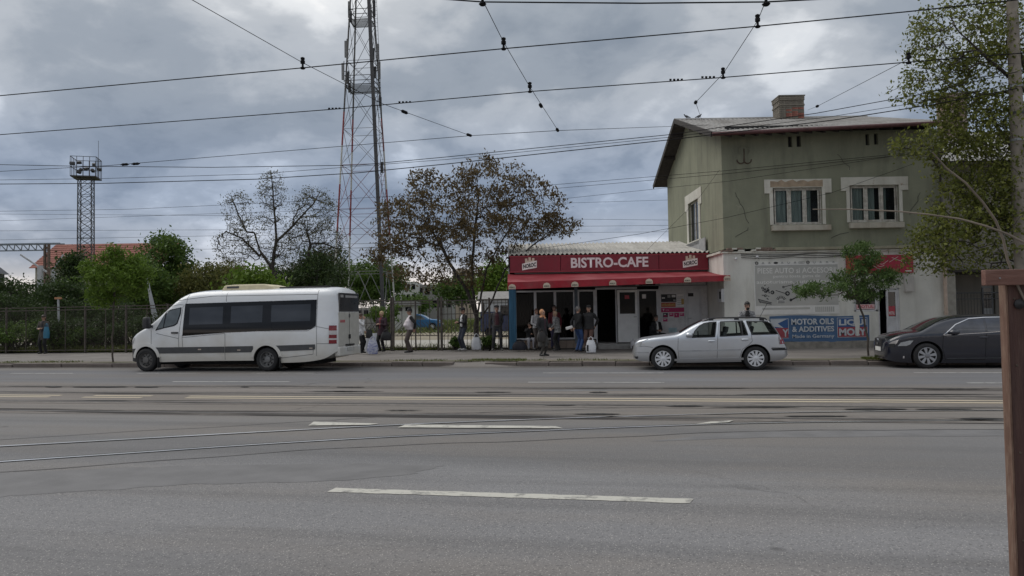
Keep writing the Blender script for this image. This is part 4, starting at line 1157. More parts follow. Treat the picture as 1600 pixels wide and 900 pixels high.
MB().box(xa + .09, xb - .09, yo + .025, yo + .032, z0 + 1.15, z1 - .1).build('pane', dimglass, leaf)
MB().box(xa + .3, xa + .48, yo + .018, yo + .021, z0 + 1.75, z0 + 1.9).build('sticker', redp, leaf)
hd = MB(); hd.tube([(xb - .05, yo, z0 + 1.02), (xb - .05, yo - .05, z0 + 1.02), (xb - .17, yo - .05, z0 + 1.02)], .012, 6); hd.build('handle', M['steel'], leaf)
MB().box(bX(963.5), bX(996), .0, .03, ZF, ZT).build('backing', roomdark, bis)
glazed('window', bX(996), bX(1030), ZF + .06, ZT - .02, .08, .10)
MB().box(bX(1004), bX(1010), .012, .016, 1.95, 2.12).build('window_note', whp, bis)
wp = empty('white_panel', (0, 0, 0)); wp.parent = bis
scr = mat('scuffed_white_panel', (.60, .59, .585), .5, var=.06, dirt=((.3, .29, .28), .5, 4.0))
MB().box(bX(1030), bX(1070), 0, .05, ZF - .1, ZT + .02).build('panel_sheet', scr, wp)
f = MB(); f.box(bX(1030), bX(1031.3), -.02, -.001, ZF - .1, ZT + .02); f.box(bX(1069), bX(1071), -.02, -.001, ZF - .1, ZT + .02); f.box(bX(1030), bX(1106), -.02, -.001, ZT + .02, ZT + .1); f.build('panel_trim', M['pvc'], wp)
wd = empty('white_door', (0, 0, 0)); wd.parent = bis
MB().box(bX(1071), bX(1106), 0, .05, ZF - .1, ZT + .02).build('door_surround', scr, wd)
f = MB(); a, b = bX(1073), bX(1096)
f.box(a, b, -.03, -.002, ZF, ZT - .02); f.build('leaf', M['pvc'], wd, bevel=.008)
f = MB(); f.box(a + .09, b - .09, -.037, -.031, ZF + .12, ZT - .16); f.build('leaf_inset', mat('off_white_inset', (.60, .60, .60), .5, var=.04), wd, bevel=.006)
hd = MB(); hd.tube([(a + .05, -.03, ZF + .95), (a + .05, -.08, ZF + .95), (a + .17, -.08, ZF + .95)], .012, 6); hd.build('handle', M['steel'], wd)
MB().box(a + .06, a + .28, -.043, -.038, ZT - .34, ZT - .2).build('door_plate', M['black'], wd)
# head above the glazing
hm = MB(); hm.box(bX(805), bX(1106), 0, .06, ZT + .11, 3.15); hm.build('head_panel', mat('head_panel_paint', (.22, .22, .22), .6, var=.15), bis)
for a_, b_ in ((806, 834), (838, 865), (870, 895), (905, 928), (934, 961), (966, 994), (999, 1025)):
    MB().box(bX(a_), bX(b_), -.012, -.002, ZT + .14, ZT + .52).build('transom_pane', M['glass'], bis)
MB().box(bX(1032), bX(1104), -.012, -.002, ZT + .13, ZT + .52).build('transom_panel', scr, bis)
tq = MB(); tq.tube([(bX(1054) + .025 * k_, -.016, ZT + .25 + .06 * math.sin(k_ * 1.7)) for k_ in range(30)], .012, 5); tq.build('red_script', redp, bis)
# corrugated roof
rz0, rz1 = bq(950, 396.5)[1], bq(950, 379, BY + 5.3)[1]
cr = MB(); nw = 44; per = 8; tot_ = nw * per; vs = []
for i in range(tot_ + 1):
    x = -.05 + (BXR + .1) * i / tot_; dz = .035 * math.cos(2 * math.pi * i / per)
    for (y, z) in ((-.25, rz0), (2.6, (rz0 + rz1) / 2 - .03), (5.35, rz1)): vs.append((x, y, z + dz))
cr.add(vs, [(3 * i + j, 3 * i + 3 + j, 3 * i + 4 + j, 3 * i + 1 + j) for i in range(tot_) for j in range(2)])
cr.build('corrugated_roof', mat('weathered_roof_sheet', (.40, .385, .35), .7, var=.14, scale=1.2, dirt=((.22, .2, .17), .6, .8, (3, .5, 1))), bis, smooth=180)
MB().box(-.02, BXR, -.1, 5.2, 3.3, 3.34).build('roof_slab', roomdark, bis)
gb = MB(); gb.add([(-.02, -.1, 3.3), (-.02, 5.2, 3.3), (-.02, 5.2, rz1 - .05), (-.02, -.1, rz0 - .05)], [(0, 1, 2, 3)]); gb.build('roof_side', M['pvc'], bis)
# awning
redc = mat('red_awning_cloth', (0.225, 0.010, 0.020), .75, var=.14, scale=1.2, dirt=((.36, .14, .14), .45, .6))
aw = empty('awning', (0, 0, 0)); aw.parent = bis
YF = -3.0
az0 = bq(950, 426, BY - .05)[1]
fl_, fr__ = P(793, 441, BY + YF), P(1141, 430, BY + YF)
axl, axr = fl_.x - BX, fr__.x - BX
azl, azr = fl_.z - BZ, fr__.z - BZ
A = MB(); k = 24; vs = []
for i in range(k + 1):
    t = i / k; x = axl + (axr - axl) * t; zf = azl + (azr - azl) * t
    xb_ = -.05 + (BXR + .02) * t
    for j in range(7):
        q = j / 6; vs.append((xb_ + (x - xb_) * q, -.08 + (YF + .08) * q, az0 + (zf - az0) * q - .05 * math.sin(math.pi * q) + .012 * math.sin(i * 2.2) * math.sin(math.pi * q)))
A.add(vs, [(i * 7 + j, i * 7 + j + 1, i * 7 + 8 + j, i * 7 + 7 + j) for i in range(k) for j in range(6)])
A.build('cloth', redc, aw, smooth=180)
V = MB(); vs = []
hv = .25
for i in range(97):
    t = i / 96; x = axl + (axr - axl) * t; zf = azl + (azr - azl) * t
    vs += [(x, YF - .005, zf), (x, YF - .012 - .012 * math.sin(i * .8), zf - hv * (1.08 - .25 * t))]
V.add(vs, [(2 * i, 2 * i + 1, 2 * i + 3, 2 * i + 2) for i in range(96)]); V.build('valance', mat('red_valance_cloth', (0.30, 0.011, 0.023), .75, var=.14, dirt=((.2, .06, .06), .5, 1.5)), aw, smooth=180)
bar = MB(); bar.tube([(axl + .02, YF + .06, azl - .06), (axr - .02, YF + .06, azr - .06)], .03, 8)
for t in (.04, .35, .66, .96):
    x = axl + (axr - axl) * t; zf = azl + (azr - azl) * t - .06
    bar.tube([(x, YF + .03, zf), (x + .1, YF * .5, (zf + 2.55) / 2 + .05), (x, -.05, 2.62)], .02, 6)
bar.build('awning_frame', M['pvc'], aw)
cream = mat('cream_print', (.55, .46, .36), .7, var=.08)
for px_ in (800, 854, 898, 957, 1014, 1074, 1136):
    t = (px_ - 793) / 348; x = axl + (axr - axl) * t; zf = azl + (azr - azl) * t
    lg = MB(); hh = .20
    pts_ = [(-.13, 0), (.13, 0), (.13, .10), (.09, .16), (0, .19), (-.09, .16), (-.13, .10)]
    lg.prism([(a, b) for a, b in pts_], lambda a, b: (x + a, YF - .030, zf - hv * (1.08 - .25 * t) + .01 + b), lambda a, b: (x + a, YF - .027, zf - hv * (1.08 - .25 * t) + .01 + b)); lg.build('valance_logo', cream, aw)
    text('NOROC', ink, aw, x - .10, x + .10, zf - hv * (1.08 - .25 * t) + .04, zf - hv * (1.08 - .25 * t) + .10, YF - .034, bold=.03)
# sign box
SY = BY - .32
s0, s1 = P(797, 414, SY), P(1106.5, 407, SY)
zt_, zb_ = P(950, 398.5, SY).z, P(950, 422.8, SY).z
sg = empty('cafe_sign', (s0.x, SY, zb_), 0, label='long dark red sign box reading BISTRO-CAFE above the awning', cat='sign')
sw_, shh = s1.x - s0.x, zt_ - zb_
redf = mat('dark_red_sign_face', (0.19, 0.011, 0.024), .4, var=.14, scale=.8, spec=.4, dirt=((.13, .03, .035), .5, 1.6, (1, 1, .3)))
def sX(px): return (px - 797) / 309.5 * sw_
for (a_, b_) in ((797, 875.4), (876.2, 1029), (1029.8, 1106.5)):
    MB().box(sX(a_), sX(b_), 0, .3, 0.02, shh - .02).build('sign_panel', redf, sg)
f = MB(); f.box(-.02, sw_ + .02, -.012, .3, -.02, .018); f.box(-.02, sw_ + .02, -.012, .3, shh - .018, shh + .02); f.build('sign_trim', mat('sign_trim_red', (.30, .03, .045), .5), sg)
lw_ = mat('sign_letter', (.72, .66, .66), .5, var=.05)
text('BISTRO-CAFE', lw_, sg, sX(892), sX(1013), shh * .20, shh * .86, -.012, bold=.028)
for px_ in (815, 1066):
    x = sX(px_) + .02; w = 23 * sw_ / 309.5
    ct = MB()
    ct.box(x + w * .25, x + w * .8, -.008, -.004, shh * .45, shh * .72); ct.box(x + w * .2, x + w * .36, -.009, -.004, shh * .5, shh * .85); ct.box(x + w * .44, x + w * .6, -.009, -.004, shh * .5, shh * .93); ct.box(x + w * .68, x + w * .84, -.009, -.004, shh * .5, shh * .88)
    ct.build('logo_castle', cream, sg)
    pz_ = MB(); pz_.prism([(0, .10), (w, .26), (w, .72), (0, .52)], lambda a, b: (x + a, -.014, b * shh), lambda a, b: (x + a, -.010, b * shh)); pz_.build('logo_plate', mat('logo_white', (.75, .72, .68), .5), sg, fix=True)
    text('NOROC', ink, sg, x + w * .07, x + w * .95, shh * .20, shh * .47, -.018, bold=.04, lean=.16 * shh / w)
# posters on the white panel
def poster(xa, ya, xb, yb, mt, label, extra=None, yo=0):
    p0, p1 = P(xa, yb, BY), P(xb, ya, BY)
    o = empty('poster', (p0.x, BY - .004 - yo, p0.z), 0, label=label, cat='poster', group='posters on the white cafe panel')
    MB().box(0, p1.x - p0.x, -.004, 0, 0, p1.z - p0.z).build('sheet', mt, o)
    if extra: extra(o, p1.x - p0.x, p1.z - p0.z)
    return o
mag = mat('magenta_print', (.40, .012, .10), .5, var=.08)
pk = mat('pink_print', (.50, .08, .19), .5, var=.1)
org = mat('orange_print', (.42, .10, .05), .5, var=.1)
yel = mat('yellow_print', (.45, .30, .08), .5, var=.15)
teal = mat('faded_teal_print', (.35, .50, .54), .6, var=.15)
def ex_dark(o, w, h):
    MB().box(w * .05, w * .25, -.006, -.0045, h * .45, h * .6).build('print', whp, o)
    MB().box(w * .42, w * .62, -.006, -.0045, h * .55, h * .9).build('print', inkg, o)
    MB().box(w * .7, w * .95, -.006, -.0045, h * .6, h * .9).build('print', whp, o)
    MB().box(w * .8, w * .95, -.006, -.0045, h * .1, h * .3).build('print', inkg, o)
poster(1033, 459.5, 1056.5, 472, ink, 'black poster with pale pictures at the top of the cafe panel', ex_dark)
def ex_o(o, w, h):
    [MB().box(w * (.06 + .1 * k), w * (.13 + .1 * k), -.006, -.0045, h * .3, h * (.6 + .1 * (k % 3))).build('print', yel, o) for k in range(9)]
poster(1033, 472.6, 1055.5, 480, org, 'orange strip poster under the black one on the cafe panel', ex_o)
def ex_w(o, w, h):
    for k in range(5): MB().box(w * .1, w * .8, -.006, -.0045, h * (.15 + .15 * k), h * (.19 + .15 * k)).build('print', inkg, o)
poster(1057, 459.5, 1072 - 2, 479, whp, 'white paper notice with grey lines beside the black poster', ex_w)
poster(1064.5, 467, 1070, 475.5, yel, 'small yellow leaflet stuck over the white notice', None, .006)
def ex_t(o, w, h):
    text('T', whp, o, w * .06, w * .14, h * .25, h * .75, -.006, bold=.03)
    for k in range(3): MB().box(w * (.20 + .05 * k), w * (.215 + .05 * k), -.006, -.0045, h * .4, h * .55).build('print', whp, o)
poster(1033, 480.5, 1071 - 1, 488, mag, 'wide magenta strip poster with white letter T', ex_t)
def ex_m(o, w, h):
    MB().box(w * .15, w * .85, -.006, -.0045, h * .15, h * .45).build('print', mag, o)
    MB().box(w * .15, w * .6, -.006, -.0045, h * .6, h * .75).build('print', whp, o)
poster(1036, 489, 1043.5, 496, ink, 'small dark leaflet leftmost under the magenta strip', ex_m)
poster(1045.5, 489, 1052.5, 494.5, pk, 'small pink leaflet second from left under the magenta strip', ex_m)
poster(1053.5, 488.8, 1061, 496, mag, 'small solid magenta leaflet third from left under the strip', lambda o, w, h: text('T', whp, o, w * .3, w * .6, h * .3, h * .7, -.006))
poster(1062, 489, 1069, 494, pk, 'small pink leaflet rightmost under the magenta strip', ex_m)
poster(1036, 497.5, 1043, 502.5, pk, 'small pink leaflet alone below the leftmost one', ex_m)
poster(1045, 512, 1057.5, 519.5, teal, 'faded pale teal sticker low on the cafe panel', ex_w)
# ================================================================== VEHICLES
def apply_bool(body, cutters):
    """cut the solids away from a closed body and keep the result as plain mesh"""
    objs = []
    for me, self_ in cutters:
        c = bpy.data.objects.new('cutter', me); COL.objects.link(c); c.parent = body.parent; objs.append(c)
        md = body.modifiers.new('b', 'BOOLEAN'); md.operation = 'DIFFERENCE'; md.object = c; md.solver = 'EXACT'
        try: md.material_mode = 'TRANSFER'
        except Exception: pass
    dg = bpy.context.evaluated_depsgraph_get(); dg.update()
    me = bpy.data.meshes.new_from_object(body.evaluated_get(dg), preserve_all_data_layers=True, depsgraph=dg)
    body.modifiers.clear()
    body.data = me
    for c in objs: bpy.data.objects.remove(c)
    return body
class Shell:
    """closed body whose outline is given by side view curves; x runs from nose (0) to tail, near side at -y"""
    def __init__(s, top, bot, plan, belt, zroof, tum, rad, crown=.03, low=.07, z0=.45):
        s.top, s.bot, s.plan, s.belt, s.zroof, s.tum, s.rad, s.crown, s.low, s.z0 = top, bot, plan, belt, zroof, tum, rad, crown, low, z0
    def c(s, tab, x): return pchip([p[0] for p in tab], [p[1] for p in tab], x)
    def W(s, x, z):
        w = s.c(s.plan, x); zb, zt = s.c(s.bot, x), s.c(s.top, x); r = min(s.c(s.rad, x), (zt - zb) * .45)
        bl = s.c(s.belt, x)
        if z < s.z0: w -= s.low * ((s.z0 - z) / max(.05, s.z0 - zb + .05)) ** 2
        if z > bl: w -= s.tum * ((z - bl) / (s.zroof - bl)) ** 1.15
        else: w -= .02 * ((z - bl) / bl) ** 2
        zr = zt - r
        if z > zr:
            q = min(1, (z - zr) / r); w -= r * 1.05 * (1 - math.sqrt(max(0, 1 - q * q)))
        return w
    def sec(s, x, n=14, na=6, nr=5):
        zb, zt = s.c(s.bot, x), s.c(s.top, x); r = min(s.c(s.rad, x), (zt - zb) * .45); zr = zt - r
        pts = [(s.W(x, zb + (zr - zb) * i / n), zb + (zr - zb) * i / n) for i in range(n + 1)]
        for i in range(1, na + 1):
            z = zr + r * math.sin(math.pi / 2 * i / na); pts.append((s.W(x, z), z))
        w = pts[-1][0]
        for i in range(1, nr + 1):
            k = i / nr; pts.append((w * (1 - k), zt + s.crown * (1 - (1 - k) ** 2)))
        return pts
    def body(s, xs, name, mats, parent):
        mb = MB(); rings = []
        for x in xs:
            h = s.sec(x)
            ring = [(x, -y, z) for y, z in h] + [(x, y, z) for y, z in reversed(h[:-1])]
            rings.append(ring)
        n = len(rings[0]); k = len(rings)
        vs = [p for r_ in rings for p in r_]
        fs = [(i * n + j, i * n + j + 1, (i + 1) * n + j + 1, (i + 1) * n + j) for i in range(k - 1) for j in range(n - 1)]
        fs += [(i * n + n - 1, i * n, (i + 1) * n, (i + 1) * n + n - 1) for i in range(k - 1)]
        fs += [tuple(range(n - 1, -1, -1)), tuple((k - 1) * n + j for j in range(n))]
        mb.add(vs, fs)
        return mb.build(name, mats, parent, smooth=32, fix=True)
    def patch(s, poly, name, mt, parent, off=.004, step=.12, both=True, smooth=True):
        obs = []
        for sd in ((-1, 1) if both else (-1,)):
            bm = bmesh.new()
            vv = [bm.verts.new((p[0], 0, p[1])) for p in poly]
            bm.faces.new(vv)
            xs_ = [p[0] for p in poly]; zs_ = [p[1] for p in poly]
            x = min(xs_) + step
            while x < max(xs_):
                bmesh.ops.bisect_plane(bm, geom=bm.verts[:] + bm.edges[:] + bm.faces[:], plane_co=(x, 0, 0), plane_no=(1, 0, 0)); x += step
            z = min(zs_) + step * .7
            while z < max(zs_):
                bmesh.ops.bisect_plane(bm, geom=bm.verts[:] + bm.edges[:] + bm.faces[:], plane_co=(0, 0, z), plane_no=(0, 0, 1)); z += step * .7
            for v in bm.verts: v.co.y = sd * (s.W(v.co.x, v.co.z) + off)
            bmesh.ops.recalc_face_normals(bm, faces=bm.faces[:])
            for f in bm.faces:
                if f.normal.y * sd < 0: f.normal_flip()
            me = bpy.data.meshes.new(name); bm.to_mesh(me); bm.free(); me.materials.append(mt)
            if smooth: me.shade_smooth()
            obs.append(link(name, me, parent))
        return obs
    def ribbon(s, line, w, name, mt, parent, off=.003, both=True, thick=0.0, sub=.06):
        pts = []
        for a, b in zip(line[:-1], line[1:]):
            n = max(1, int(math.hypot(b[0] - a[0], b[1] - a[1]) / sub))
            pts += [(a[0] + (b[0] - a[0]) * i / n, a[1] + (b[1] - a[1]) * i / n) for i in range(n)]
        pts.append(line[-1])
        for sd in ((-1, 1) if both else (-1,)):
            mb = MB(); vs = []
            n = len(pts)
            for i, p in enumerate(pts):
                a, b = pts[max(0, i - 1)], pts[min(n - 1, i + 1)]
                d = Vector((b[0] - a[0], b[1] - a[1])).normalized(); nn = (-d.y, d.x)
                for k in (-.5, .5):
                    x, z = p[0] + nn[0] * w * k, p[1] + nn[1] * w * k
                    vs.append((x, sd * (s.W(x, z) + off + thick), z))
                if thick:
                    for k in (-.5, .5):
                        x, z = p[0] + nn[0] * w * k, p[1] + nn[1] * w * k
                        vs.append((x, sd * (s.W(x, z) - .01), z))
            st = 4 if thick else 2
            fs = []
            for i in range(n - 1):
                o = i * st
                fs.append((o, o + st, o + st + 1, o + 1))
                if thick: fs += [(o, o + 2, o + st + 2, o + st), (o + 1, o + st + 1, o + st + 3, o + 3)]
            mb.add(vs, fs); mb.build(name, mt, parent, fix=False)
    def skin(s, x0, x1, frac, name, mt, parent, off=.005, nx=10, ny=10):
        mb = MB(); vs = []
        for i in range(nx + 1):
            x = x0 + (x1 - x0) * i / nx; h = s.sec(x); zt = s.c(s.top, x); w = h[20][0]
            for j in range(ny + 1):
                y = -w * frac + 2 * w * frac * j / ny
                k = 1 - abs(y) / max(w, .01); vs.append((x - off, y, zt + s.crown * (1 - (1 - k) ** 2) + off))
        mb.add(vs, [(i * (ny + 1) + j, i * (ny + 1) + j + 1, (i + 1) * (ny + 1) + j + 1, (i + 1) * (ny + 1) + j) for i in range(nx) for j in range(ny)])
        return mb.build(name, mt, parent, smooth=180, fix=True)
def wheel(parent, x, y, z, r, wd, style, out):
    """tyre and rim; out = -1 when the outer face looks towards -y"""
    wh = empty('wheel', (x, y, z)); wh.parent = parent
    t = MB(); pr = r
    prof = [(r * .66, -wd / 2), (r * .80, -wd / 2 - .008), (r * .93, -wd / 2 + .004), (r * .985, -wd / 2 + .03), (r, -wd / 2 + .05), (r, wd / 2 - .05), (r * .985, wd / 2 - .03), (r * .93, wd / 2 - .004), (r * .80, wd / 2 + .008), (r * .66, wd / 2)]
    t.lathe(prof, (0, 0, 0), 'Y', 40, closed=True); t.build('tyre', M['rubber'], wh, smooth=40)
    yo = out * wd / 2
    rimr = r * .67
    if style == 'steel':
        m_ = mat('dirty_steel_rim', (.12, .115, .11), .55, metal=.4, var=.25)
        d = MB(); d.lathe([(rimr, yo * .95), (rimr * .96, yo * .97), (rimr * .88, yo * .75), (rimr * .80, yo * .55), (rimr * .45, yo * .70), (rimr * .40, yo * 1.0), (rimr * .2, yo * 1.05), (.001, yo * 1.05)], (0, 0, 0), 'Y', 32, caps=False); d.build('rim', m_, wh, smooth=40, fix=True)
        for k in range(6):
            a = k * math.pi / 3; b = MB(); b.lathe([(.018, 0), (.018, out * .03)], (rimr * .52 * math.cos(a), yo * .72, rimr * .52 * math.sin(a)), 'Y', 6); b.build('wheel_nut', M['dsteel'], wh)
        for k in range(10):
            a = (k + .5) * math.pi / 5; b = MB(); b.ell((rimr * .68 * math.cos(a), yo * .63, rimr * .68 * math.sin(a)), (.028, .012, .02), 8, 6); b.build('rim_hole', M['seam'], wh)
    elif style == 'deep':
        m_ = mat('grey_steel_rim', (.17, .17, .17), .5, metal=.4, var=.2)
        d = MB(); d.lathe([(rimr, yo * .95), (rimr * .95, yo * .98), (rimr * .9, yo * .8), (rimr * .86, yo * .0), (rimr * .42, yo * .05), (rimr * .38, yo * .55), (rimr * .30, yo * .62), (.001, yo * .62)], (0, 0, 0), 'Y', 32, caps=False); d.build('rim', m_, wh, smooth=40, fix=True)
        for k in range(8):
            a = k * math.pi / 4; b = MB(); b.ell((rimr * .65 * math.cos(a), yo * .05, rimr * .65 * math.sin(a)), (.03, .02, .03), 8, 6); b.build('rim_hole', M['seam'], wh)
    else:
        n, m_, wsp = {'cover': (10, mat('wheel_cover_silver', (.62, .63, .65), .35, metal=.3, var=.05), .26), 'alloy': (8, mat('alloy_silver', (.38, .39, .41), .3, metal=.7, var=.08), .30)}[style]
        bk = MB(); bk.lathe([(rimr, yo * .80), (rimr, yo * .6), (.001, yo * .6)], (0, 0, 0), 'Y', 32, caps=False); bk.build('wheel_well', M['seam'], wh, fix=True)
        rg_ = MB(); rg_.lathe([(rimr, yo * .80), (rimr * 1.01, yo * 1.01), (rimr * .94, yo * 1.01), (rimr * .91, yo * .85)], (0, 0, 0), 'Y', 40, closed=True); rg_.build('rim', m_, wh, smooth=40, fix=True)
        for k in range(n):
            a = 2 * math.pi * (k + .25) / n
            ca, sa = math.cos(a), math.sin(a); pa = (-sa, ca)
            w0, w1 = rimr * .10, rimr * wsp * .62
            sp_ = MB(); r0, r1 = rimr * .22, rimr * .96
            def pt(rr, ww, yy): return (ca * rr + pa[0] * ww, yy, sa * rr + pa[1] * ww)
            vs = [pt(r0, -w0, yo * .97), pt(r0, w0, yo * .97), pt(r1, w1, yo * .98), pt(r1, -w1, yo * .98), pt(r0, -w0, yo * .7), pt(r0, w0, yo * .7), pt(r1, w1, yo * .7), pt(r1, -w1, yo * .7)]
            sp_.add(vs, [(0, 1, 2, 3), (0, 4, 5, 1), (1, 5, 6, 2), (2, 6, 7, 3), (3, 7, 4, 0)]); sp_.build('spoke', m_, wh, bevel=.004, fix=True)
        hb_ = MB(); hb_.lathe([(rimr * .3, yo * .7), (rimr * .29, yo * .98), (rimr * .2, yo * 1.04), (.001, yo * 1.05)], (0, 0, 0), 'Y', 24, caps=False); hb_.build('hub_cap', m_ if style == 'cover' else mat('hub_grey', (.2, .2, .21), .4, metal=.5), wh, smooth=40, fix=True)
    return wh
def archcut(x, z, r, depth, half, mt):
    out = []
    for sd in (-1, 1):
        c = MB(); y0, y1 = sorted((sd * (half - depth), sd * (half + .4)))
        c.lathe([(r, y0), (r, y1)], (x, 0, z), 'Y', 48); me = c.mesh('cutter', mt); bm = bmesh.new(); bm.from_mesh(me); bmesh.ops.recalc_face_normals(bm, faces=bm.faces[:]); bm.to_mesh(me); bm.free(); out.append((me, 0))
    return out
archm = mat('arch_liner', (.012, .012, .012), .95, var=.2)

# ------------------------------------------------------------------ white minibus
VB = 21.0
u0b = uv(PV(195.5, 550, VB))[0]
def bb_(px, py):
    p = PV(px, py, VB); return (uv(p)[0] - u0b, p.z)
BUS_W = 0.99
bl_ = xy(u0b, VB + BUS_W)
bus = empty('minibus', (bl_[0], bl_[1], 0), ROADA, label='dirty white long minibus with black side windows and cream roof unit', cat='minibus')
top = [bb_(*p) for p in ((195.5, 545), (197.5, 535), (202, 527), (210, 520.5), (229, 509.5), (240, 500), (258, 481.5), (270, 469.5), (281, 462), (292, 457.5), (310, 455), (360, 453), (450, 450.6), (505, 449.6), (517, 451.2), (523.5, 459))]
bot = [bb_(*p) for p in ((195.5, 559), (200, 565), (245, 566), (300, 564.5), (395, 563.5), (435, 567), (470, 566), (500, 562), (512, 557.5), (523.5, 549))]
LB = top[-1][0]
zr_ = max(p[1] for p in top)
bpaint = mat('dirty_white_paint', (.72, .74, .76), .30, var=.02, coat=.5, dirt=((.60, .58, .54), .3, .8, (.6, 1, 2.2)), splash=((.46, .42, .34), .65, 1.25))
plan = [(0, .58), (.06, .74), (.2, .86), (.45, .93), (.9, .97), (1.6, BUS_W), (LB - .5, BUS_W), (LB - .2, BUS_W - .03), (LB - .08, BUS_W - .09), (LB, BUS_W - .20)]
bsh = Shell(top, bot, plan, [(0, 1.25), (LB, 1.25)], zr_, .11, [(0, .10), (.8, .12), (1.6, .22), (LB - .3, .24), (LB, .18)], .05, .03, .5)
fw, rw = bb_(227, 563.5), bb_(416, 563.5)
RT = .355
xs = sorted(set([0, .03, .08, .14, .22, .32] + list(np.linspace(.45, LB - .25, 56)) + [LB - .16, LB - .09, LB - .04, LB]))
body = bsh.body(xs, 'body', [bpaint, archm], bus)
cut = archcut(fw[0], RT + .01, .43, .36, BUS_W, archm) + archcut(rw[0], RT + .01, .42, .50, BUS_W, archm)
apply_bool(body, cut)
for sd in (-1, 1):
    wheel(bus, fw[0], sd * (BUS_W - .13), RT, RT, .23, 'steel', sd)
    wheel(bus, rw[0], sd * (BUS_W - .13), RT, RT, .21, 'deep', sd)
    wheel(bus, rw[0], sd * (BUS_W - .38), RT, RT, .21, 'deep', sd)
def bpoly(pts): return [bb_(*p) for p in pts]
bglass = mat('bus_black_glass', (.008, .008, .009), .05, var=.1, spec=.3)
bpane = mat('bus_window_pane', (.022, .024, .029), .03, var=.35, scale=1.2, spec=.6)
bsh.patch(bpoly([(348, 472.9), (356, 472.6), (356, 519.4), (348, 519.9)]), 'window_pillar', bglass, bus, .004)
bsh.patch(bpoly([(420, 470.6), (430, 470.3), (430, 516.3), (420, 516.6)]), 'window_pillar', bglass, bus, .004)
for nm, pl_ in (('window', [(287.5, 474.5), (351, 472.5), (351, 519.8), (285, 525)]), ('window', [(352.2, 472.4), (424, 470.2), (424, 516.6), (352.2, 519.8)]), ('window', [(425, 470.2), (493.5, 468), (493.5, 509), (486, 514), (479, 515.6), (425, 516.6)])):
    bsh.patch(bpoly(pl_), nm, bglass, bus, .006)
for pl_ in ([(295, 481), (347.5, 479), (347.5, 506), (295, 507.5)], [(360, 478.6), (409.5, 477), (409.5, 503.5), (360, 505)], [(423, 476.8), (484.5, 475), (484.5, 501.5), (423, 503)]):
    bsh.patch(bpoly(pl_), 'pane', bpane, bus, .010)
dglass = mat('cab_glass', (.07, .085, .085), .03, var=.35, scale=2.5, spec=.9)
bsh.patch(bpoly([(242, 517), (258, 487), (264, 484), (281.8, 480), (281.5, 490), (277, 506), (272, 509.5), (256, 513)]), 'cab_window_seal', bglass, bus, .005)
bsh.patch(bpoly([(244.5, 514), (257.5, 489), (254.5, 512)]), 'quarter_pane', dglass, bus, .009)
bsh.patch(bpoly([(256, 511.5), (260, 488), (265, 485.3), (280.3, 481.3), (279.5, 490), (275.5, 504.8), (271, 507.8)]), 'cab_pane', dglass, bus, .009)
trimg = mat('grey_side_trim', (.055, .057, .06), .6, var=.15)
for pl_ in ([(237, 545), (243, 543), (351, 541.5), (351, 551), (246, 552.5), (242, 551)], [(352, 541.4), (395.5, 540.6), (395.5, 550.3), (352, 551)], [(431, 540), (492.5, 538), (492.5, 545.8), (489, 546.6), (433, 549)]):
    bsh.patch(bpoly(pl_), 'side_trim', trimg, bus, .012)
for pl_ in ([(195.8, 545.3), (206, 545.3), (211, 544.5), (209.5, 556), (209, 566), (200, 565), (196, 559)],):
    bsh.patch(bpoly(pl_), 'front_bumper', M['black'], bus, .012)
fb = MB(); fb.box(-.025, .3, -.60, .60, .32, .60); fb.build('bumper_front', M['black'], bus, bevel=.04)
bsh.patch(bpoly([(198.5, 539), (199.5, 533), (203, 528), (206.5, 528), (205, 533), (199.5, 540)]), 'headlight', mat('headlight_glass', (.35, .36, .37), .1, var=.2, spec=.8), bus, .012, .05)
for sd in (-1, 1):
    tl = MB(); z0, z1 = bb_(519, 537)[1], bb_(519, 508.5)[1]
lamp_r = mat('red_lamp', (.20, .008, .018), .15, var=.1, spec=.7)
lamp_w = mat('clear_lamp', (.55, .52, .52), .15, var=.05)
for (ya, yb, mm) in ((508.5, 516.5, lamp_r), (516.6, 523, lamp_w), (523.1, 528.6, lamp_r), (528.7, 531.2, lamp_w), (531.3, 537, lamp_r)):
    bsh.patch(bpoly([(513.6, ya), (522.8, ya), (522.8, yb), (513.2, yb)]), 'tail_lamp', mm, bus, .014, .06)
# seams, fuel and slide doors
for ln in ([(235.6, 544), (235.6, 516)], [(286, 552), (284.5, 528), (284.5, 524)], [(279.5, 552), (279, 529), (284, 480), (286, 476.5), (278, 476), (262, 479)], [(351.5, 562), (351.5, 521)], [(351.5, 471.5), (351.5, 456)], [(494.5, 556), (494.5, 450)], [(352, 517.5), (480, 517), (494, 510), (523, 516)], [(291, 458), (289.5, 475)], [(270, 470), (330, 462.5), (494, 459.6)], [(489.5, 546), (489, 553.5), (440, 559.5), (433, 549)], [(494.5, 537), (523, 537)], [(244, 521), (279, 529)], [(285, 527.5), (351, 521)]):
    bsh.ribbon(bpoly(ln), .012, 'panel_seam', mat('panel_gap', (.10, .10, .10), .8), bus, .004)
for (x, y) in ((312, 546), (373.5, 547), (486, 544)):
    a = bb_(x - 2.5, y + .9); b = bb_(x + 2.5, y - .9); bsh.patch([(a[0], a[1]), (b[0], a[1]), (b[0], b[1]), (a[0], b[1])], 'side_marker', mat('marker_lamp', (.45, .38, .32), .3), bus, .017)
a, b = bb_(268, 521.3), bb_(278.5, 519.3)
hd = MB(); hd.box(a[0], b[0], -BUS_W - .035, -BUS_W + .02, a[1], a[1] + .05); hd.build('door_handle', M['black'], bus, bevel=.01)
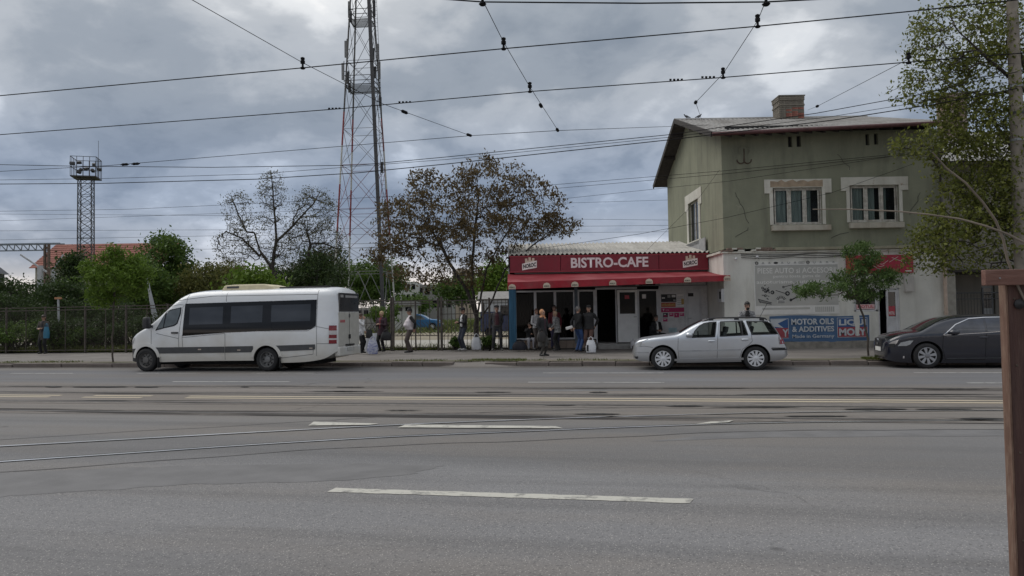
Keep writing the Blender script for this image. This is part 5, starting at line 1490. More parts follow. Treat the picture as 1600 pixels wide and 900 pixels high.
# raised lips of the wheel arches
for c_ in (fw, rw):
    pts = []
    for i in range(25):
        an = R(8 + 164 * i / 24); pts.append((c_[0] + .47 * math.cos(an), RT + .47 * math.sin(an)))
    bsh.ribbon(pts, .10, 'arch_lip', bpaint, bus, .004, thick=.018)
# mirrors, windscreen, roof unit
for sd in (-1, 1):
    p_ = bb_(236, 505)
    mr = MB(); mr.loft([[(p_[0] - .05 + a_ * x_, sd * (BUS_W + .14) + b_ * y_, p_[1] + zq) for x_, y_ in ((-1, -.8), (-.7, -1), (.8, -1), (1, -.8), (1, .8), (.8, 1), (-.7, 1), (-1, .8))] for zq, a_, b_ in ((-.17, .05, .07), (-.15, .08, .10), (.10, .085, .10), (.17, .07, .09), (.19, .04, .06))]); mr.bar((p_[0] + .05, sd * (BUS_W - .12), p_[1] - .12), (p_[0] - .03, sd * (BUS_W + .1), p_[1] - .08), .06, .08); mr.build('wing_mirror', M['black'], bus, smooth=50)
bsh.skin(bb_(238, 500)[0], bb_(276, 466)[0], .93, 'windscreen', bglass, bus)
q0, q1 = bb_(331, 454), bb_(419, 452)
cr_ = mat('yellowed_plastic', (.60, .53, .36), .55, var=.1)
ru = MB(); zt = bb_(370, 443.5)[1]; zb = zr_ - .02
prof = [(q0[0], zb), (q0[0] + .12, zt - .02), (q0[0] + .45, zt), (q1[0] - .45, zt), (q1[0] - .12, zt - .07), (q1[0], zb)]
ru.prism(prof, lambda a, b: (a, -.52, b), lambda a, b: (a, .52, b)); ru.build('roof_unit', cr_, bus, bevel=.04, fix=True)
MB().box(q0[0] + .22, q0[0] + .62, -.535, -.515, zt - .11, zt - .05).build('roof_unit_grille', trimg, bus)
rk = MB(); rk.box(q1[0] + .05, LB - .5, -.4, .4, zr_ + .03, zr_ + .075); rk.build('roof_hatch', M['black'], bus, bevel=.01)
# rear face: glass, lower doors, plate, bumper
xr = LB
rear_g = mat('rear_glass', (.055, .055, .057), .12, var=.25, scale=2)
def ry(fr): return -BUS_W * .88 + 2 * BUS_W * .88 * fr
zz0, zz1 = bb_(523.5, 487)[1], bb_(523.5, 453.5)[1]
MB().box(xr - .02, xr + .022, -.74, .74, zz0, zz1 - .06).build('rear_window', rear_g, bus, bevel=.02)
MB().box(xr - .03, xr + .012, -.77, .77, .72, zz0 - .012).build('rear_door', mat('rear_dirty_paint', (.47, .46, .42), .45, var=.08), bus, bevel=.02)
MB().box(xr + .013, xr + .018, -.006, .006, .72, zz0 - .01).build('rear_seam', M['seam'], bus)
MB().box(xr - .12, xr + .05, -.80, .80, .42, .71).build('rear_bumper', bpaint, bus, bevel=.04)
MB().box(xr + .052, xr + .060, -.26, .26, .56, .67).build('number_plate', mat('number_plate_white', (.42, .42, .40), .5), bus)
text_pl = MB().box(xr + .013, xr + .05, -.3, .3, .725, .77).build('plate_lamp_bar', M['black'], bus)
MB().box(xr + .01, xr + .045, -.07, .04, .93, 1.06).build('rear_handle', M['black'], bus, bevel=.01)
em = MB(); em.lathe([(.055, 0), (.055, .02), (.045, .02), (.045, 0)], (xr + .012, -.02, 1.62), 'X', 20, closed=True); em.build('rear_emblem', M['chrome'], bus)
for k in range(4):
    MB().box(xr + .012, xr + .016, -.66 + .09 * k, -.60 + .09 * k, 1.42, 1.50).build('rear_letter', redp, bus)
MB().box(xr + .023, xr + .026, -.66, -.45, zz1 - .2, zz1 - .12).build('rear_sticker', mat('grey_sticker', (.3, .3, .3), .5), bus)
MB().box(xr + .023, xr + .026, -.3, .6, zz1 - .2, zz1 - .13).build('rear_sticker', MATS['grey_sticker'], bus)
un = MB(); un.box(.6, LB - .7, -.6, .6, .2, .5); un.build('underbody', archm, bus)
for x_ in (fw[0] + .46, rw[0] + .45):
    for sd in (-1, 1): MB().box(x_, x_ + .012, sd * (BUS_W - .06) - .12, sd * (BUS_W - .06) + .04, .12, .45).build('mudflap', M['rubber'], bus)

# ------------------------------------------------------------------ silver estate car
VG = 21.25
u0g = uv(PV(987.5, 550, VG))[0]
def gg(px, py):
    p = PV(px, py, VG); return (uv(p)[0] - u0g, p.z)
GW = .865
pl0 = xy(u0g, VG + GW)
golf = empty('estate_car', (pl0[0], pl0[1], 0), ROADA, label='silver estate car with roof rails parked by the oil banner', cat='car')
top = [gg(*p) for p in ((987.5, 549), (988.5, 541), (992, 535.5), (999, 531.5), (1012, 529), (1035, 526), (1053, 523.8), (1061, 521.5), (1073, 514.5), (1085, 507.8), (1098, 502.2), (1112, 499.6), (1135, 498.6), (1165, 498.8), (1190, 499.6), (1203, 501.0), (1211, 510), (1219, 522.5), (1226, 536), (1231, 543.5), (1233.5, 549))]
bot = [gg(*p) for p in ((987.5, 556), (991, 562), (1010, 565.5), (1060, 567), (1160, 565.5), (1205, 565), (1222, 562.5), (1233.5, 556))]
LG = top[-1][0]
zrg = max(p[1] for p in top)
silver = mat('silver_paint', (.56, .585, .62), .30, metal=.75, var=.02, coat=.6, dirt=((.55, .55, .55), .25, 1.2, (.6, 1, 2.5)), splash=((.34, .32, .29), .45, .75))
belt = [(0, .80), (1.3, .88), (LG, .97)]
gplan = [(0, .42), (.05, .60), (.15, .73), (.35, .81), (.8, GW - .01), (1.6, GW), (3.2, GW), (LG - .5, GW - .03), (LG - .2, GW - .09), (LG - .06, GW - .18), (LG, GW - .30)]
gsh = Shell(top, bot, gplan, belt, zrg, .20, [(0, .06), (.5, .08), (1.1, .08), (1.6, .10), (3.8, .10), (LG, .06)], .035, .06, .42)
gfw, grw = gg(1036, 559.5), gg(1181, 559.2)
RG = .315
xs = sorted(set([0, .03, .07, .12, .2, .3] + list(np.linspace(.4, LG - .2, 54)) + [LG - .12, LG - .06, LG - .02, LG]))
body = gsh.body(xs, 'body', [silver, archm], golf)
trim_in = mat('car_interior', (.12, .12, .12), .9, var=.2)
front_w = [gg(*p) for p in ((1081, 527.4), (1086, 517), (1093, 509.5), (1100, 505.6), (1109, 503.8), (1120, 503), (1116.8, 526.2))]
rear_w = [gg(*p) for p in ((1126, 502.8), (1161.8, 501.6), (1168.5, 523.2), (1125, 525.6))]
quart_w = [gg(*p) for p in ((1167, 502), (1201, 502.4), (1206, 506), (1216, 521.8), (1175, 522.8))]
cav = Shell([(p[0], p[1] - .05) for p in top], [(p[0], .74) for p in top], [(a, b - .045) for a, b in gplan], belt, zrg - .05, .20, [(0, .06), (LG, .08)], .02, 0, .1)
cm_ = MB(); rings = []
cxs = list(np.linspace(gg(1074, 515)[0], gg(1213, 512)[0], 26))
for x in cxs:
    h = cav.sec(x); rings.append([(x, -y, z) for y, z in h] + [(x, y, z) for y, z in reversed(h[:-1])])
cm_.loft(rings)
cme = cm_.mesh('cutter', trim_in); bm = bmesh.new(); bm.from_mesh(cme); bmesh.ops.recalc_face_normals(bm, faces=bm.faces[:]); bm.to_mesh(cme); bm.free()
cut = archcut(gfw[0], RG, .375, .26, GW, archm) + archcut(grw[0], RG, .375, .26, GW, archm) + [(cme, 0)]
for w_ in (front_w, rear_w, quart_w):
    c = MB(); c.prism(w_, lambda a, b: (a, -1.2, b), lambda a, b: (a, 1.2, b)); me = c.mesh('cutter', M['black']); bm = bmesh.new(); bm.from_mesh(me); bmesh.ops.recalc_face_normals(bm, faces=bm.faces[:]); bm.to_mesh(me); bm.free(); cut.append((me, 0))
apply_bool(body, cut)
ggl = glassmat('estate_side_glass', (.92, .98, .95), .92, .02)
for w_ in (front_w, rear_w, quart_w):
    gsh.patch(w_, 'side_window', ggl, golf, -.010)
    cl_ = w_ + [w_[0]]
    gsh.ribbon(cl_, .028, 'window_seal', M['black'], golf, .003)
a, b = gg(1158, 502), gg(1160.5, 524)
gsh.ribbon([a, b], .035, 'window_divider', M['black'], golf, .004)
# seats, steering wheel, far lining
def seat(x, y, w):
    s_ = MB(); s_.prism([(x, .42), (x + .50, .42), (x + .66, .98), (x + .56, 1.02), (x + .42, .56), (x, .58)], lambda a, b: (a, y - w / 2, b), lambda a, b: (a, y + w / 2, b)); s_.prism([(x + .60, .98), (x + .68, .98), (x + .72, 1.15), (x + .63, 1.16)], lambda a, b: (a, y - .13, b), lambda a, b: (a, y + .13, b))
    s_.build('seat', mat('seat_cloth', (.07, .072, .075), .95, var=.2), golf, bevel=.03, fix=True)
xs_ = gg(1098, 530)[0]
seat(xs_, -.36, .46); seat(xs_, .36, .46)
seat(gg(1140, 530)[0], 0, 1.2)
MB().lathe([(.18, 0), (.19, .012), (.18, .024), (.17, .012)], (gg(1091, 520)[0], -.36, .86), 'X', 24, closed=True).build('steering_wheel', M['black'], golf)
MB().box(gg(1073, 530)[0], gg(1090, 530)[0], -.7, .7, .74, .90).build('dashboard', trim_in, golf, bevel=.03)
gsh.skin(gg(1062, 521)[0], gg(1099, 502)[0], .92, 'windscreen', M['glass'], golf)
gsh.skin(gg(1204.5, 502)[0] + .03, gg(1218, 521)[0], .90, 'rear_window', M['glass'], golf, -.004)
for sd in (-1, 1):
    wheel(golf, gfw[0], sd * (GW - .105), RG, RG, .20, 'cover', sd)
    wheel(golf, grw[0], sd * (GW - .105), RG, RG, .20, 'cover', sd)
gap = mat('silver_panel_gap', (.07, .07, .075), .8)
for ln in ([(1059.8, 525), (1059.2, 545), (1061, 561)], [(1121.5, 527), (1120.5, 560)], [(1174, 523.5), (1175.5, 533), (1170, 539), (1160, 546), (1156, 559)], [(1061, 561.2), (1155, 559.6)], [(1203, 502), (1217, 523), (1218.5, 538)], [(1206, 543), (1232, 544)], [(998, 536), (1016, 528.6)], [(1020, 543), (1007, 541), (994, 542)], [(1121.5, 527), (1124, 501.5)], [(1170, 501), (1174, 523.5)]):
    gsh.ribbon([gg(*p) for p in ln], .010, 'panel_seam', gap, golf, .003)
gsh.ribbon([gg(1061.5, 548.6), gg(1157.5, 546.2)], .035, 'side_moulding', mat('silver_moulding', (.36, .37, .385), .4, metal=.4), golf, .002, thick=.014)
gsh.ribbon([gg(1054, 562.6), gg(1162, 560.6)], .06, 'sill_trim', silver, golf, .002, thick=.015)
gsh.ribbon([gg(988.5, 550.5), gg(997, 551), gg(1014, 551)], .03, 'front_moulding', MATS['silver_moulding'], golf, .002, thick=.012)
gsh.patch([gg(*p) for p in ((1205, 544), (1233, 543.6), (1233, 547.5), (1208, 547.8))], 'rear_moulding', M['black'], golf, .012, .06)
gsh.patch([gg(*p) for p in ((1219, 524), (1225.5, 530), (1228.5, 537.5), (1219.5, 538))], 'tail_lamp', lamp_r, golf, .008, .05)
gsh.patch([gg(*p) for p in ((992.5, 543), (993, 537.5), (999, 534.5), (1003, 535), (1000.5, 541.5))], 'headlight', MATS['headlight_glass'], golf, .008, .05)
gsh.patch([gg(*p) for p in ((990, 557.5), (997, 557.5), (995.5, 561.5), (992.5, 561))], 'lower_grille', M['black'], golf, .006, .05)
gsh.patch([gg(*p) for p in ((1004, 537.8), (1007, 537.6), (1007, 539), (1004, 539.2))], 'indicator', lamp_w, golf, .006, .05, True)
for (x, y) in ((1112, 533), (1164, 530.5)):
    p_ = gg(x, y); h_ = MB(); h_.ell((p_[0], -GW - .012, p_[1]), (.10, .025, .03), 12, 8); h_.build('door_handle', silver, golf, smooth=60)
for sd in (-1, 1):
    p_ = gg(1077, 525); mr = MB(); mr.ell((p_[0], sd * (GW + .06), p_[1] + .03), (.10, .10, .075), 14, 10); mr.build('wing_mirror', silver, golf, smooth=60)
    MB().bar((p_[0] + .05, sd * (GW - .1), p_[1] - .01), (p_[0] + .02, sd * (GW + .02), p_[1] - .01), .08, .05).build('mirror_arm', M['black'], golf)
    rl2 = MB(); zz2 = zrg - .005
    pts = [(gg(1098, 502)[0], zz2 - .06), (gg(1108, 499)[0], zz2 + .005)] + [(gg(x, 499)[0], zz2 + .035) for x in (1120, 1145, 1170, 1188)] + [(gg(1197, 499)[0], zz2 + .01), (gg(1200, 499)[0], zz2 - .03)]
    rl2.tube([(a, sd * (GW - .245), b) for a, b in pts], .018, 8); rl2.build('roof_rail', M['black'], golf, smooth=60)
    for x in (1112, 1152, 1192):
        q = gg(x, 499)[0]; MB().box(q - .06, q + .06, sd * (GW - .245) - .02, sd * (GW - .245) + .02, zz2 - .06, zz2 + .03).build('rail_foot', M['black'], golf)
an = MB(); p0, p1 = gg(1192.5, 497.5), gg(1205, 478.5); an.tube([(p0[0], -.05, zrg + .02), (p1[0], -.05, p1[1] + .08)], .006, 5); an.build('aerial', M['black'], golf)
MB().box(-.012, .012, -.26, .26, .42, .53).build('number_plate', MATS['number_plate_white'], golf)
MB().box(-.02, .1, -.42, .42, .56, .66).build('front_grille', M['black'], golf, bevel=.02)
MB().box(.5, LG - .4, -.6, .6, .17, .4).build('underbody', archm, golf)

# ------------------------------------------------------------------ dark sedan
VS = 21.75
u0s = uv(PV(1371.5, 550, VS))[0]
def ss_(px, py):
    p = PV(px, py, VS); x_ = uv(p)[0] - u0s
    return (.25 + x_ * .65 / .9 if x_ < .9 else x_, p.z)
SW = .91
pl0 = xy(u0s, VS + SW)
sed = empty('sedan_car', (pl0[0], pl0[1], 0), ROADA, label='glossy dark blue sedan half hidden by the wooden post', cat='car')
top = [ss_(*p) for p in ((1371.5, 546), (1372.5, 538), (1376, 533.5), (1386, 528), (1402, 523.5), (1420, 520.5), (1438, 518.6), (1450, 513), (1468, 504), (1485, 497.8), (1500, 494.8), (1520, 493.4), (1545, 492.8), (1570, 492.8))]
xe = top[-1][0]
top += [(xe + .3, top[-1][1] - .01), (xe + .65, top[-1][1] - .08), (xe + 1.05, 1.17), (xe + 1.32, 1.06), (xe + 1.50, 1.03), (xe + 1.56, .75)]
LS = top[-1][0]
bot = [ss_(*p) for p in ((1371.5, 558), (1376, 563), (1400, 566.5), (1440, 567.5), (1500, 567.5), (1565, 567))] + [(LS - .3, .22), (LS, .4)]
zrs = max(p[1] for p in top)
navy = mat('dark_navy_paint', (.010, .012, .022), .22, metal=.1, var=.05, coat=1.0)
splan = [(.25, .46), (.28, .62), (.36, .75), (.52, .85), (.9, SW - .01), (1.6, SW), (3.6, SW), (LS - .4, SW - .05), (LS - .12, SW - .16), (LS, SW - .32)]
shs = Shell(top, bot, splan, [(0, .80), (1.5, .92), (LS, 1.0)], zrs, .26, [(0, .07), (.6, .10), (1.3, .08), (1.9, .12), (LS, .08)], .035, .07, .45)
xs = sorted(set([.25, .27, .30, .34, .39, .45] + list(np.linspace(.5, LS - .2, 52)) + [LS - .1, LS - .04, LS]))
body = shs.body(xs, 'body', [navy, archm], sed)
sfw = ss_(1449, 555); RS = .33
srw = (sfw[0] + 2.85, RS)
cut = archcut(sfw[0], RS, .385, .27, SW, archm) + archcut(srw[0], RS, .385, .27, SW, archm)
apply_bool(body, cut)
for sd in (-1, 1):
    wheel(sed, sfw[0], sd * (SW - .11), RS, RS, .22, 'alloy', sd); wheel(sed, srw[0], sd * (SW - .11), RS, RS, .22, 'alloy', sd)
bz = lambda k: .955 + .03 * k
wa = ss_(1478, 522); wb_ = ss_(1496, 508.5); wc = ss_(1518, 499.5); wd_ = ss_(1540, 497.6); we = ss_(1539.5, 518.6)
sgl = mat('sedan_glass', (.03, .035, .05), .03, var=.3, spec=.8)
shs.patch([wa, wb_, wc, wd_, we], 'front_window', sgl, sed, .004)
wf = ss_(1543.5, 497.5); wg = (xe + .42, wf[1] - .05); wh_ = (xe + .70, .99); wi = ss_(1543, 518.4)
shs.patch([wi, wf, (xe, wf[1] + .005), wg, wh_], 'rear_window_side', sgl, sed, .004)
shs.ribbon([ss_(1474, 523.4), ss_(1495, 507), ss_(1518, 497.8), ss_(1543, 495.8), (xe, wf[1] + .03), (xe + .46, wf[1] - .03), (xe + .78, .97)], .02, 'chrome_strip', M['chrome'], sed, .004, thick=.006)
shs.ribbon([ss_(1474, 523.6), ss_(1543, 519.6), (xe, .955), (xe + .78, .97)], .018, 'chrome_strip', M['chrome'], sed, .004, thick=.006)
shs.skin(ss_(1441, 518)[0], ss_(1486, 497.5)[0], .92, 'windscreen', mat('windscreen_glass', (.03, .035, .035), .04, var=.2, spec=.8), sed)
shs.skin(xe + .66, xe + 1.1, .9, 'rear_screen', sgl, sed)
shs.patch([ss_(*p) for p in ((1394, 541), (1400, 535.5), (1418, 532.3), (1427, 532), (1420, 538), (1412, 540.5))], 'headlight', MATS['headlight_glass'], sed, .008, .05)
shs.patch([ss_(*p) for p in ((1378, 537), (1386, 533), (1396, 531), (1392, 537), (1386, 541))], 'grille_chrome', M['chrome'], sed, .006, .05)
shs.patch([ss_(*p) for p in ((1376, 543), (1380, 537.5), (1390, 537), (1386, 543))], 'grille', M['black'], sed, .010, .05)
gr = MB(); gr.box(.235, .37, -.34, .34, .42, .78); gr.build('grille_front', M['black'], sed, bevel=.03)
cg = MB(); cg.lathe([(.09, 0), (.09, .02), (.07, .02), (.07, 0)], (.22, 0, .68), 'X', 24, closed=True); cg.build('front_emblem', M['chrome'], sed)
pn = MB().box(.222, .234, -.30, .22, .44, .55).build('number_plate', mat('plate_white', (.62, .62, .60), .5), sed)
shs.patch([ss_(*p) for p in ((1405, 556.5), (1408, 556.5), (1408, 560), (1405, 560))], 'fog_lamp', lamp_w, sed, .008, .05)
sgap = mat('navy_panel_gap', (.003, .003, .004), .8)
for ln in ([(1474, 524), (1473, 545), (1478, 562)], [(1541, 519.5), (1540, 562)], [(1478, 562), (1540, 562)]):
    shs.ribbon([ss_(*p) for p in ln], .012, 'panel_seam', sgap, sed, .003)
p_ = ss_(1537, 527); h_ = MB(); h_.ell((p_[0], -SW - .01, p_[1]), (.12, .03, .028), 12, 8); h_.build('door_handle', navy, sed, smooth=60)
shs.ribbon([ss_(1480, 560.5), ss_(1566, 559)], .03, 'sill_strip', mat('sill_grey', (.05, .055, .06), .4), sed, .003)
for sd in (-1, 1):
    p_ = ss_(1489, 519); mr = MB(); mr.ell((p_[0] + .02, sd * (SW + .05), p_[1]), (.13, .11, .075), 14, 10); mr.bar((p_[0], sd * (SW - .08), p_[1] - .09), (p_[0] + .02, sd * (SW + .03), p_[1] - .05), .09, .05); mr.build('wing_mirror', navy, sed, smooth=60)
MB().box(.5, LS - .5, -.65, .65, .17, .4).build('underbody', archm, sed)
# ================================================================== TREES AND SHRUBS
def tubes_np(name, a, b, ra, rb, n, mt, parent):
    """many tapered twigs in one mesh; a,b (k,3), ra,rb (k,)"""
    d = b - a; ln = np.linalg.norm(d, axis=1, keepdims=True); d = d / np.maximum(ln, 1e-6)
    ref = np.where(np.abs(d[:, 2:3]) > .9, np.array([[1., 0, 0]]), np.array([[0, 0, 1.]]))
    x = np.cross(d, ref); x /= np.maximum(np.linalg.norm(x, axis=1, keepdims=True), 1e-6); y = np.cross(d, x)
    k = len(a); an = 2 * np.pi * np.arange(n) / n
    ca, sa_ = np.cos(an)[None, :, None], np.sin(an)[None, :, None]
    off = x[:, None, :] * ca + y[:, None, :] * sa_
    v = np.concatenate([a[:, None, :] + off * ra[:, None, None], b[:, None, :] + off * rb[:, None, None]], 1).reshape(-1, 3)
    base = (np.arange(k) * 2 * n)[:, None]
    j = np.arange(n)[None, :]; j2 = (j + 1) % n
    f = np.stack([base + j, base + j2, base + n + j2, base + n + j], -1).reshape(-1, 4)
    return nppmesh(name, v, f, mt, parent, smooth=True)
def leaves_np(name, c, size, mt, parent, rng, droop=.3, ratio=.42, flat=.0):
    n = len(c)
    d = rng.normal(0, 1, (n, 3)); d[:, 2] -= droop * 1.5; d /= np.linalg.norm(d, axis=1, keepdims=True)
    r = rng.normal(0, 1, (n, 3)); r[:, 2] *= (1 - flat)
    w = np.cross(d, r); w /= np.maximum(np.linalg.norm(w, axis=1, keepdims=True), 1e-6)
    nn = np.cross(w, d)
    s = (size * rng.uniform(.55, 1.35, n))[:, None]
    b0 = c - d * s * .5
    m_ = b0 + d * s * .45 + nn * s * .06
    v = np.stack([b0, m_ + w * s * ratio * .5 - nn * s * .10, c + d * s * .5, m_ - w * s * ratio * .5 - nn * s * .10], 1).reshape(-1, 3)
    return nppmesh(name, v, np.arange(4 * n).reshape(-1, 4), mt, parent)
def tree(name, base, trunk, blobs, ntips, nleaf, lsize, lrad, lmat, bmat, label, group=None, r0=.006, rmax=.16, seed=1, droop=.3, ratio=.42, cat='tree', bend=.18, shell=.55, minz=None, extra=None, power=.47, crown='crown'):
    """trunk: list of point lists (first starts at the base); blobs: (centre, radii, weight)"""
    rng = np.random.default_rng(seed)
    root = empty(name, tuple(base), 0, label=label, cat=cat, group=group)
    B = np.array(base)
    nodes, par = [], []
    for tl_ in trunk:
        pts = [np.array(p, float) - B for p in tl_]
        prev = -1
        if nodes:
            dd = np.linalg.norm(np.array(nodes) - pts[0], axis=1); prev = int(dd.argmin())
            if dd[prev] > .02: nodes.append(pts[0]); par.append(prev); prev = len(nodes) - 1
        else: nodes.append(pts[0]); par.append(-1); prev = 0
        for a, b in zip(pts[:-1], pts[1:]):
            k = max(1, int(np.linalg.norm(b - a) / .25))
            for i in range(1, k + 1):
                nodes.append(a + (b - a) * i / k + rng.normal(0, .012, 3)); par.append(prev); prev = len(nodes) - 1
    ntr = len(nodes)
    wts = np.array([b[2] for b in blobs], float); wts /= wts.sum()
    tips = []
    while len(tips) < ntips:
        c, rad, _ = blobs[rng.choice(len(blobs), p=wts)]
        d = rng.normal(0, 1, 3); d /= np.linalg.norm(d)
        p = np.array(c) - B + d * np.array(rad) * (rng.random() ** (1 / 3) * (1 - shell) + shell * rng.uniform(.75, 1.0))
        if minz is not None and p[2] + B[2] < minz: continue
        tips.append(p)
    tips = np.array(tips)
    tr = np.array(nodes)
    dmin = np.array([np.linalg.norm(tr - t, axis=1).min() for t in tips])
    for ti in np.argsort(dmin):
        t = tips[ti]; A_ = np.array(nodes)
        dv = t - A_; dist = np.linalg.norm(dv, axis=1)
        cost = dist + .12 * np.linalg.norm(A_[:, :2], axis=1) + .6 * np.maximum(0, -dv[:, 2]) + np.where(A_[:, 2] < .9, 2.0, 0) * (len(trunk) > 0 and tr[:, 2].max() > 1.2)
        i = int(cost.argmin()); a = A_[i]; ln = dist[i]
        k = max(1, int(ln / .3)); prev = i
        side = rng.normal(0, 1, 3) * bend * ln; side[2] = abs(side[2]) * .4 - .25 * bend * ln
        for j in range(1, k + 1):
            q = j / k
            nodes.append(a + (t - a) * q + side * math.sin(math.pi * q) * .5 + rng.normal(0, .02, 3) * (q < 1)); par.append(prev); prev = len(nodes) - 1
    A_ = np.array(nodes); par = np.array(par)
    cnt = np.zeros(len(A_)); haschild = np.zeros(len(A_), bool)
    haschild[par[par >= 0]] = True
    cnt[~haschild] = 1
    for i in range(len(A_) - 1, 0, -1): cnt[par[i]] += cnt[i]
    rad = np.minimum(r0 * np.maximum(cnt, 1) ** power, rmax)
    e = np.arange(1, len(A_)); e = e[par[e] >= 0]
    big = rad[e] > .03
    for nm, mk, sides in (('trunk', big, 8), ('branches', ~big, 4)):
        ee = e[mk]
        if len(ee): 
            o = tubes_np(nm, A_[par[ee]], A_[ee], np.minimum(rad[par[ee]], rad[ee] * 1.35), rad[ee], sides, bmat, root)
            if nm == 'branches': tag(o, kind='stuff')
    tipsx = A_[~haschild]
    if nleaf:
        inner = A_[ntr:][rng.random(len(A_) - ntr) < .30] if len(A_) > ntr else A_[:0]
        cs = np.concatenate([tipsx, inner]) if len(inner) else tipsx
        cpt = np.repeat(cs, nleaf, 0) + rng.normal(0, 1, (len(cs) * nleaf, 3)) * lrad * np.array([1, 1, .75])
        leaves_np(crown, cpt, lsize, lmat, root, rng, droop, ratio)
    return root
def shrub(name, c, rad, n, lsize, lmat, label, seed, group=None, cat='shrub', lobes=9, base_z=.2, droop=.0, ratio=.45, stems=True):
    """dense bush: leaf-sized faces gathered in clumps through the volume, thin stems below"""
    rng = np.random.default_rng(seed)
    root = empty(name, (c[0], c[1], base_z), 0, label=label, cat=cat, group=group)
    C = np.array(c) - np.array((c[0], c[1], base_z)); rad = np.array(rad)
    nl = max(12, lobes * 4); cl_ = []
    for _ in range(nl):
        d = rng.normal(0, 1, 3); d /= np.linalg.norm(d); cl_.append(C + d * rad * rng.uniform(.35, .92))
    cl_ = np.array(cl_); sz = rng.uniform(.16, .34, nl)
    k = rng.choice(nl, n, p=sz ** 2 / (sz ** 2).sum())
    d = rng.normal(0, 1, (n, 3)); d /= np.linalg.norm(d, axis=1, keepdims=True)
    p = cl_[k] + d * rad * sz[k][:, None] * (rng.random((n, 1)) ** .4) * 1.15
    p[:, 2] = np.maximum(p[:, 2], .03)
    leaves_np('foliage', p, lsize, lmat, root, rng, droop, ratio)
    if stems:
        a = np.zeros((nl, 3)); a[:, :2] = rng.normal(0, .25, (nl, 2)) * rad[:2] * .6
        tubes_np('stems', a, cl_, np.full(nl, .03), np.full(nl, .008), 5, M['barkd'], root)
    return root
def bl(px, py, Y, rx, ry, w=1.0, dz=.8):
    p = P(px, py, Y); return ((p.x, p.y, p.z), (rx * Y / FPX, rx * dz * Y / FPX, ry * Y / FPX), w)
Lbright = leafmat('bright_green_leaf', (.075, .135, .015), (.15, .23, .035))
Lmid = leafmat('mid_green_leaf', (.045, .090, .018), (.11, .17, .035))
Ldark = leafmat('dark_green_leaf', (.022, .040, .013), (.055, .088, .025))
Lolive = leafmat('olive_leaf', (.07, .085, .022), (.17, .165, .05))
Lbrown = leafmat('brown_green_leaf', (.066, .050, .026), (.165, .122, .056))
Lbud = leafmat('pale_bud_leaf', (.06, .06, .03), (.15, .14, .06))
Lright = leafmat('spring_leaf', (.075, .095, .020), (.21, .225, .05))

# tree in front of the railings, beside the cafe
TB = GP(744, 542)
def TP(px, py, dy=0): return tuple(P(px, py, TB.y + dy))
z0t = TB.z - .05
tree('brown_leaved_tree', (TB.x, TB.y, z0t), [[(TB.x, TB.y, z0t), TP(744, 520), TP(745, 495)], [TP(745, 495), TP(730, 455, -.2), TP(708, 420, -.4), TP(690, 385, -.6), TP(665, 345, -.6)], [TP(745, 495), TP(738, 450, .3), TP(738, 410, .4), TP(742, 360, .3), TP(748, 305, .2)], [TP(745, 495), TP(752, 460, .4), TP(760, 420, .8), TP(785, 375, 1.0), TP(815, 330, 1.0)], [TP(745, 505), TP(765, 478, -.3), TP(790, 420, -.6), TP(830, 385, -.8), TP(868, 360, -.8)]],
     [bl(700, 335, TB.y, 95, 62, 3.2), bl(765, 295, TB.y, 72, 50, 2.0), bl(830, 325, TB.y, 62, 50, 1.8), bl(645, 355, TB.y, 68, 54, 2.4), bl(760, 370, TB.y, 95, 44, 2.0), bl(690, 428, TB.y, 85, 28, 1.2), bl(606, 390, TB.y, 34, 20, .6), bl(872, 355, TB.y, 36, 14, .35), bl(660, 285, TB.y, 30, 18, .3)],
     850, 32, .155, .16, Lbrown, M['barkd'], 'tall brown leaved tree with several stems beside the cafe', None, .0075, .23, 3, .6, .42, shell=.35)
# small trees on the verge
SB = GP(177, 566)
def SP(px, py): return tuple(P(px, py, SB.y))
tree('young_street_tree', (SB.x, SB.y, SB.z - .03), [[(SB.x, SB.y, SB.z - .03), SP(175, 530), SP(178, 490), SP(178, 450), SP(176, 410)]],
     [bl(185, 440, SB.y, 48, 30, 3), bl(165, 425, SB.y, 34, 22, 1.2), bl(205, 425, SB.y, 28, 24, 1.2), bl(175, 405, SB.y, 16, 22, .7), bl(160, 465, SB.y, 28, 14, .7), bl(140, 420, SB.y, 10, 6, .2)],
     300, 48, .13, .12, Lbright, M['bark'], 'young bright green tree on the verge left of the minibus', None, .0035, .055, 5, .25, .34)
SR = GP(1357, 555)
def SQ(px, py): return tuple(P(px, py, SR.y))
tree('young_willow_tree', (SR.x, SR.y, SR.z - .03), [[(SR.x, SR.y, SR.z - .03), SQ(1356, 530), SQ(1349, 495), SQ(1338, 465), SQ(1336, 440)]],
     [bl(1355, 440, SR.y, 44, 16, 2), bl(1286, 454, SR.y, 46, 11, 1.7), bl(1345, 400, SR.y, 28, 22, 1.4), bl(1345, 460, SR.y, 28, 9, .9), bl(1385, 435, SR.y, 20, 14, .8), bl(1330, 432, SR.y, 34, 13, 1)],
     300, 40, .13, .10, leafmat('willow_leaf', (.045, .085, .022), (.13, .20, .06)), M['bark'], 'leaning young tree with narrow leaves in front of the oil banner', None, .0038, .05, 8, .5, .24)
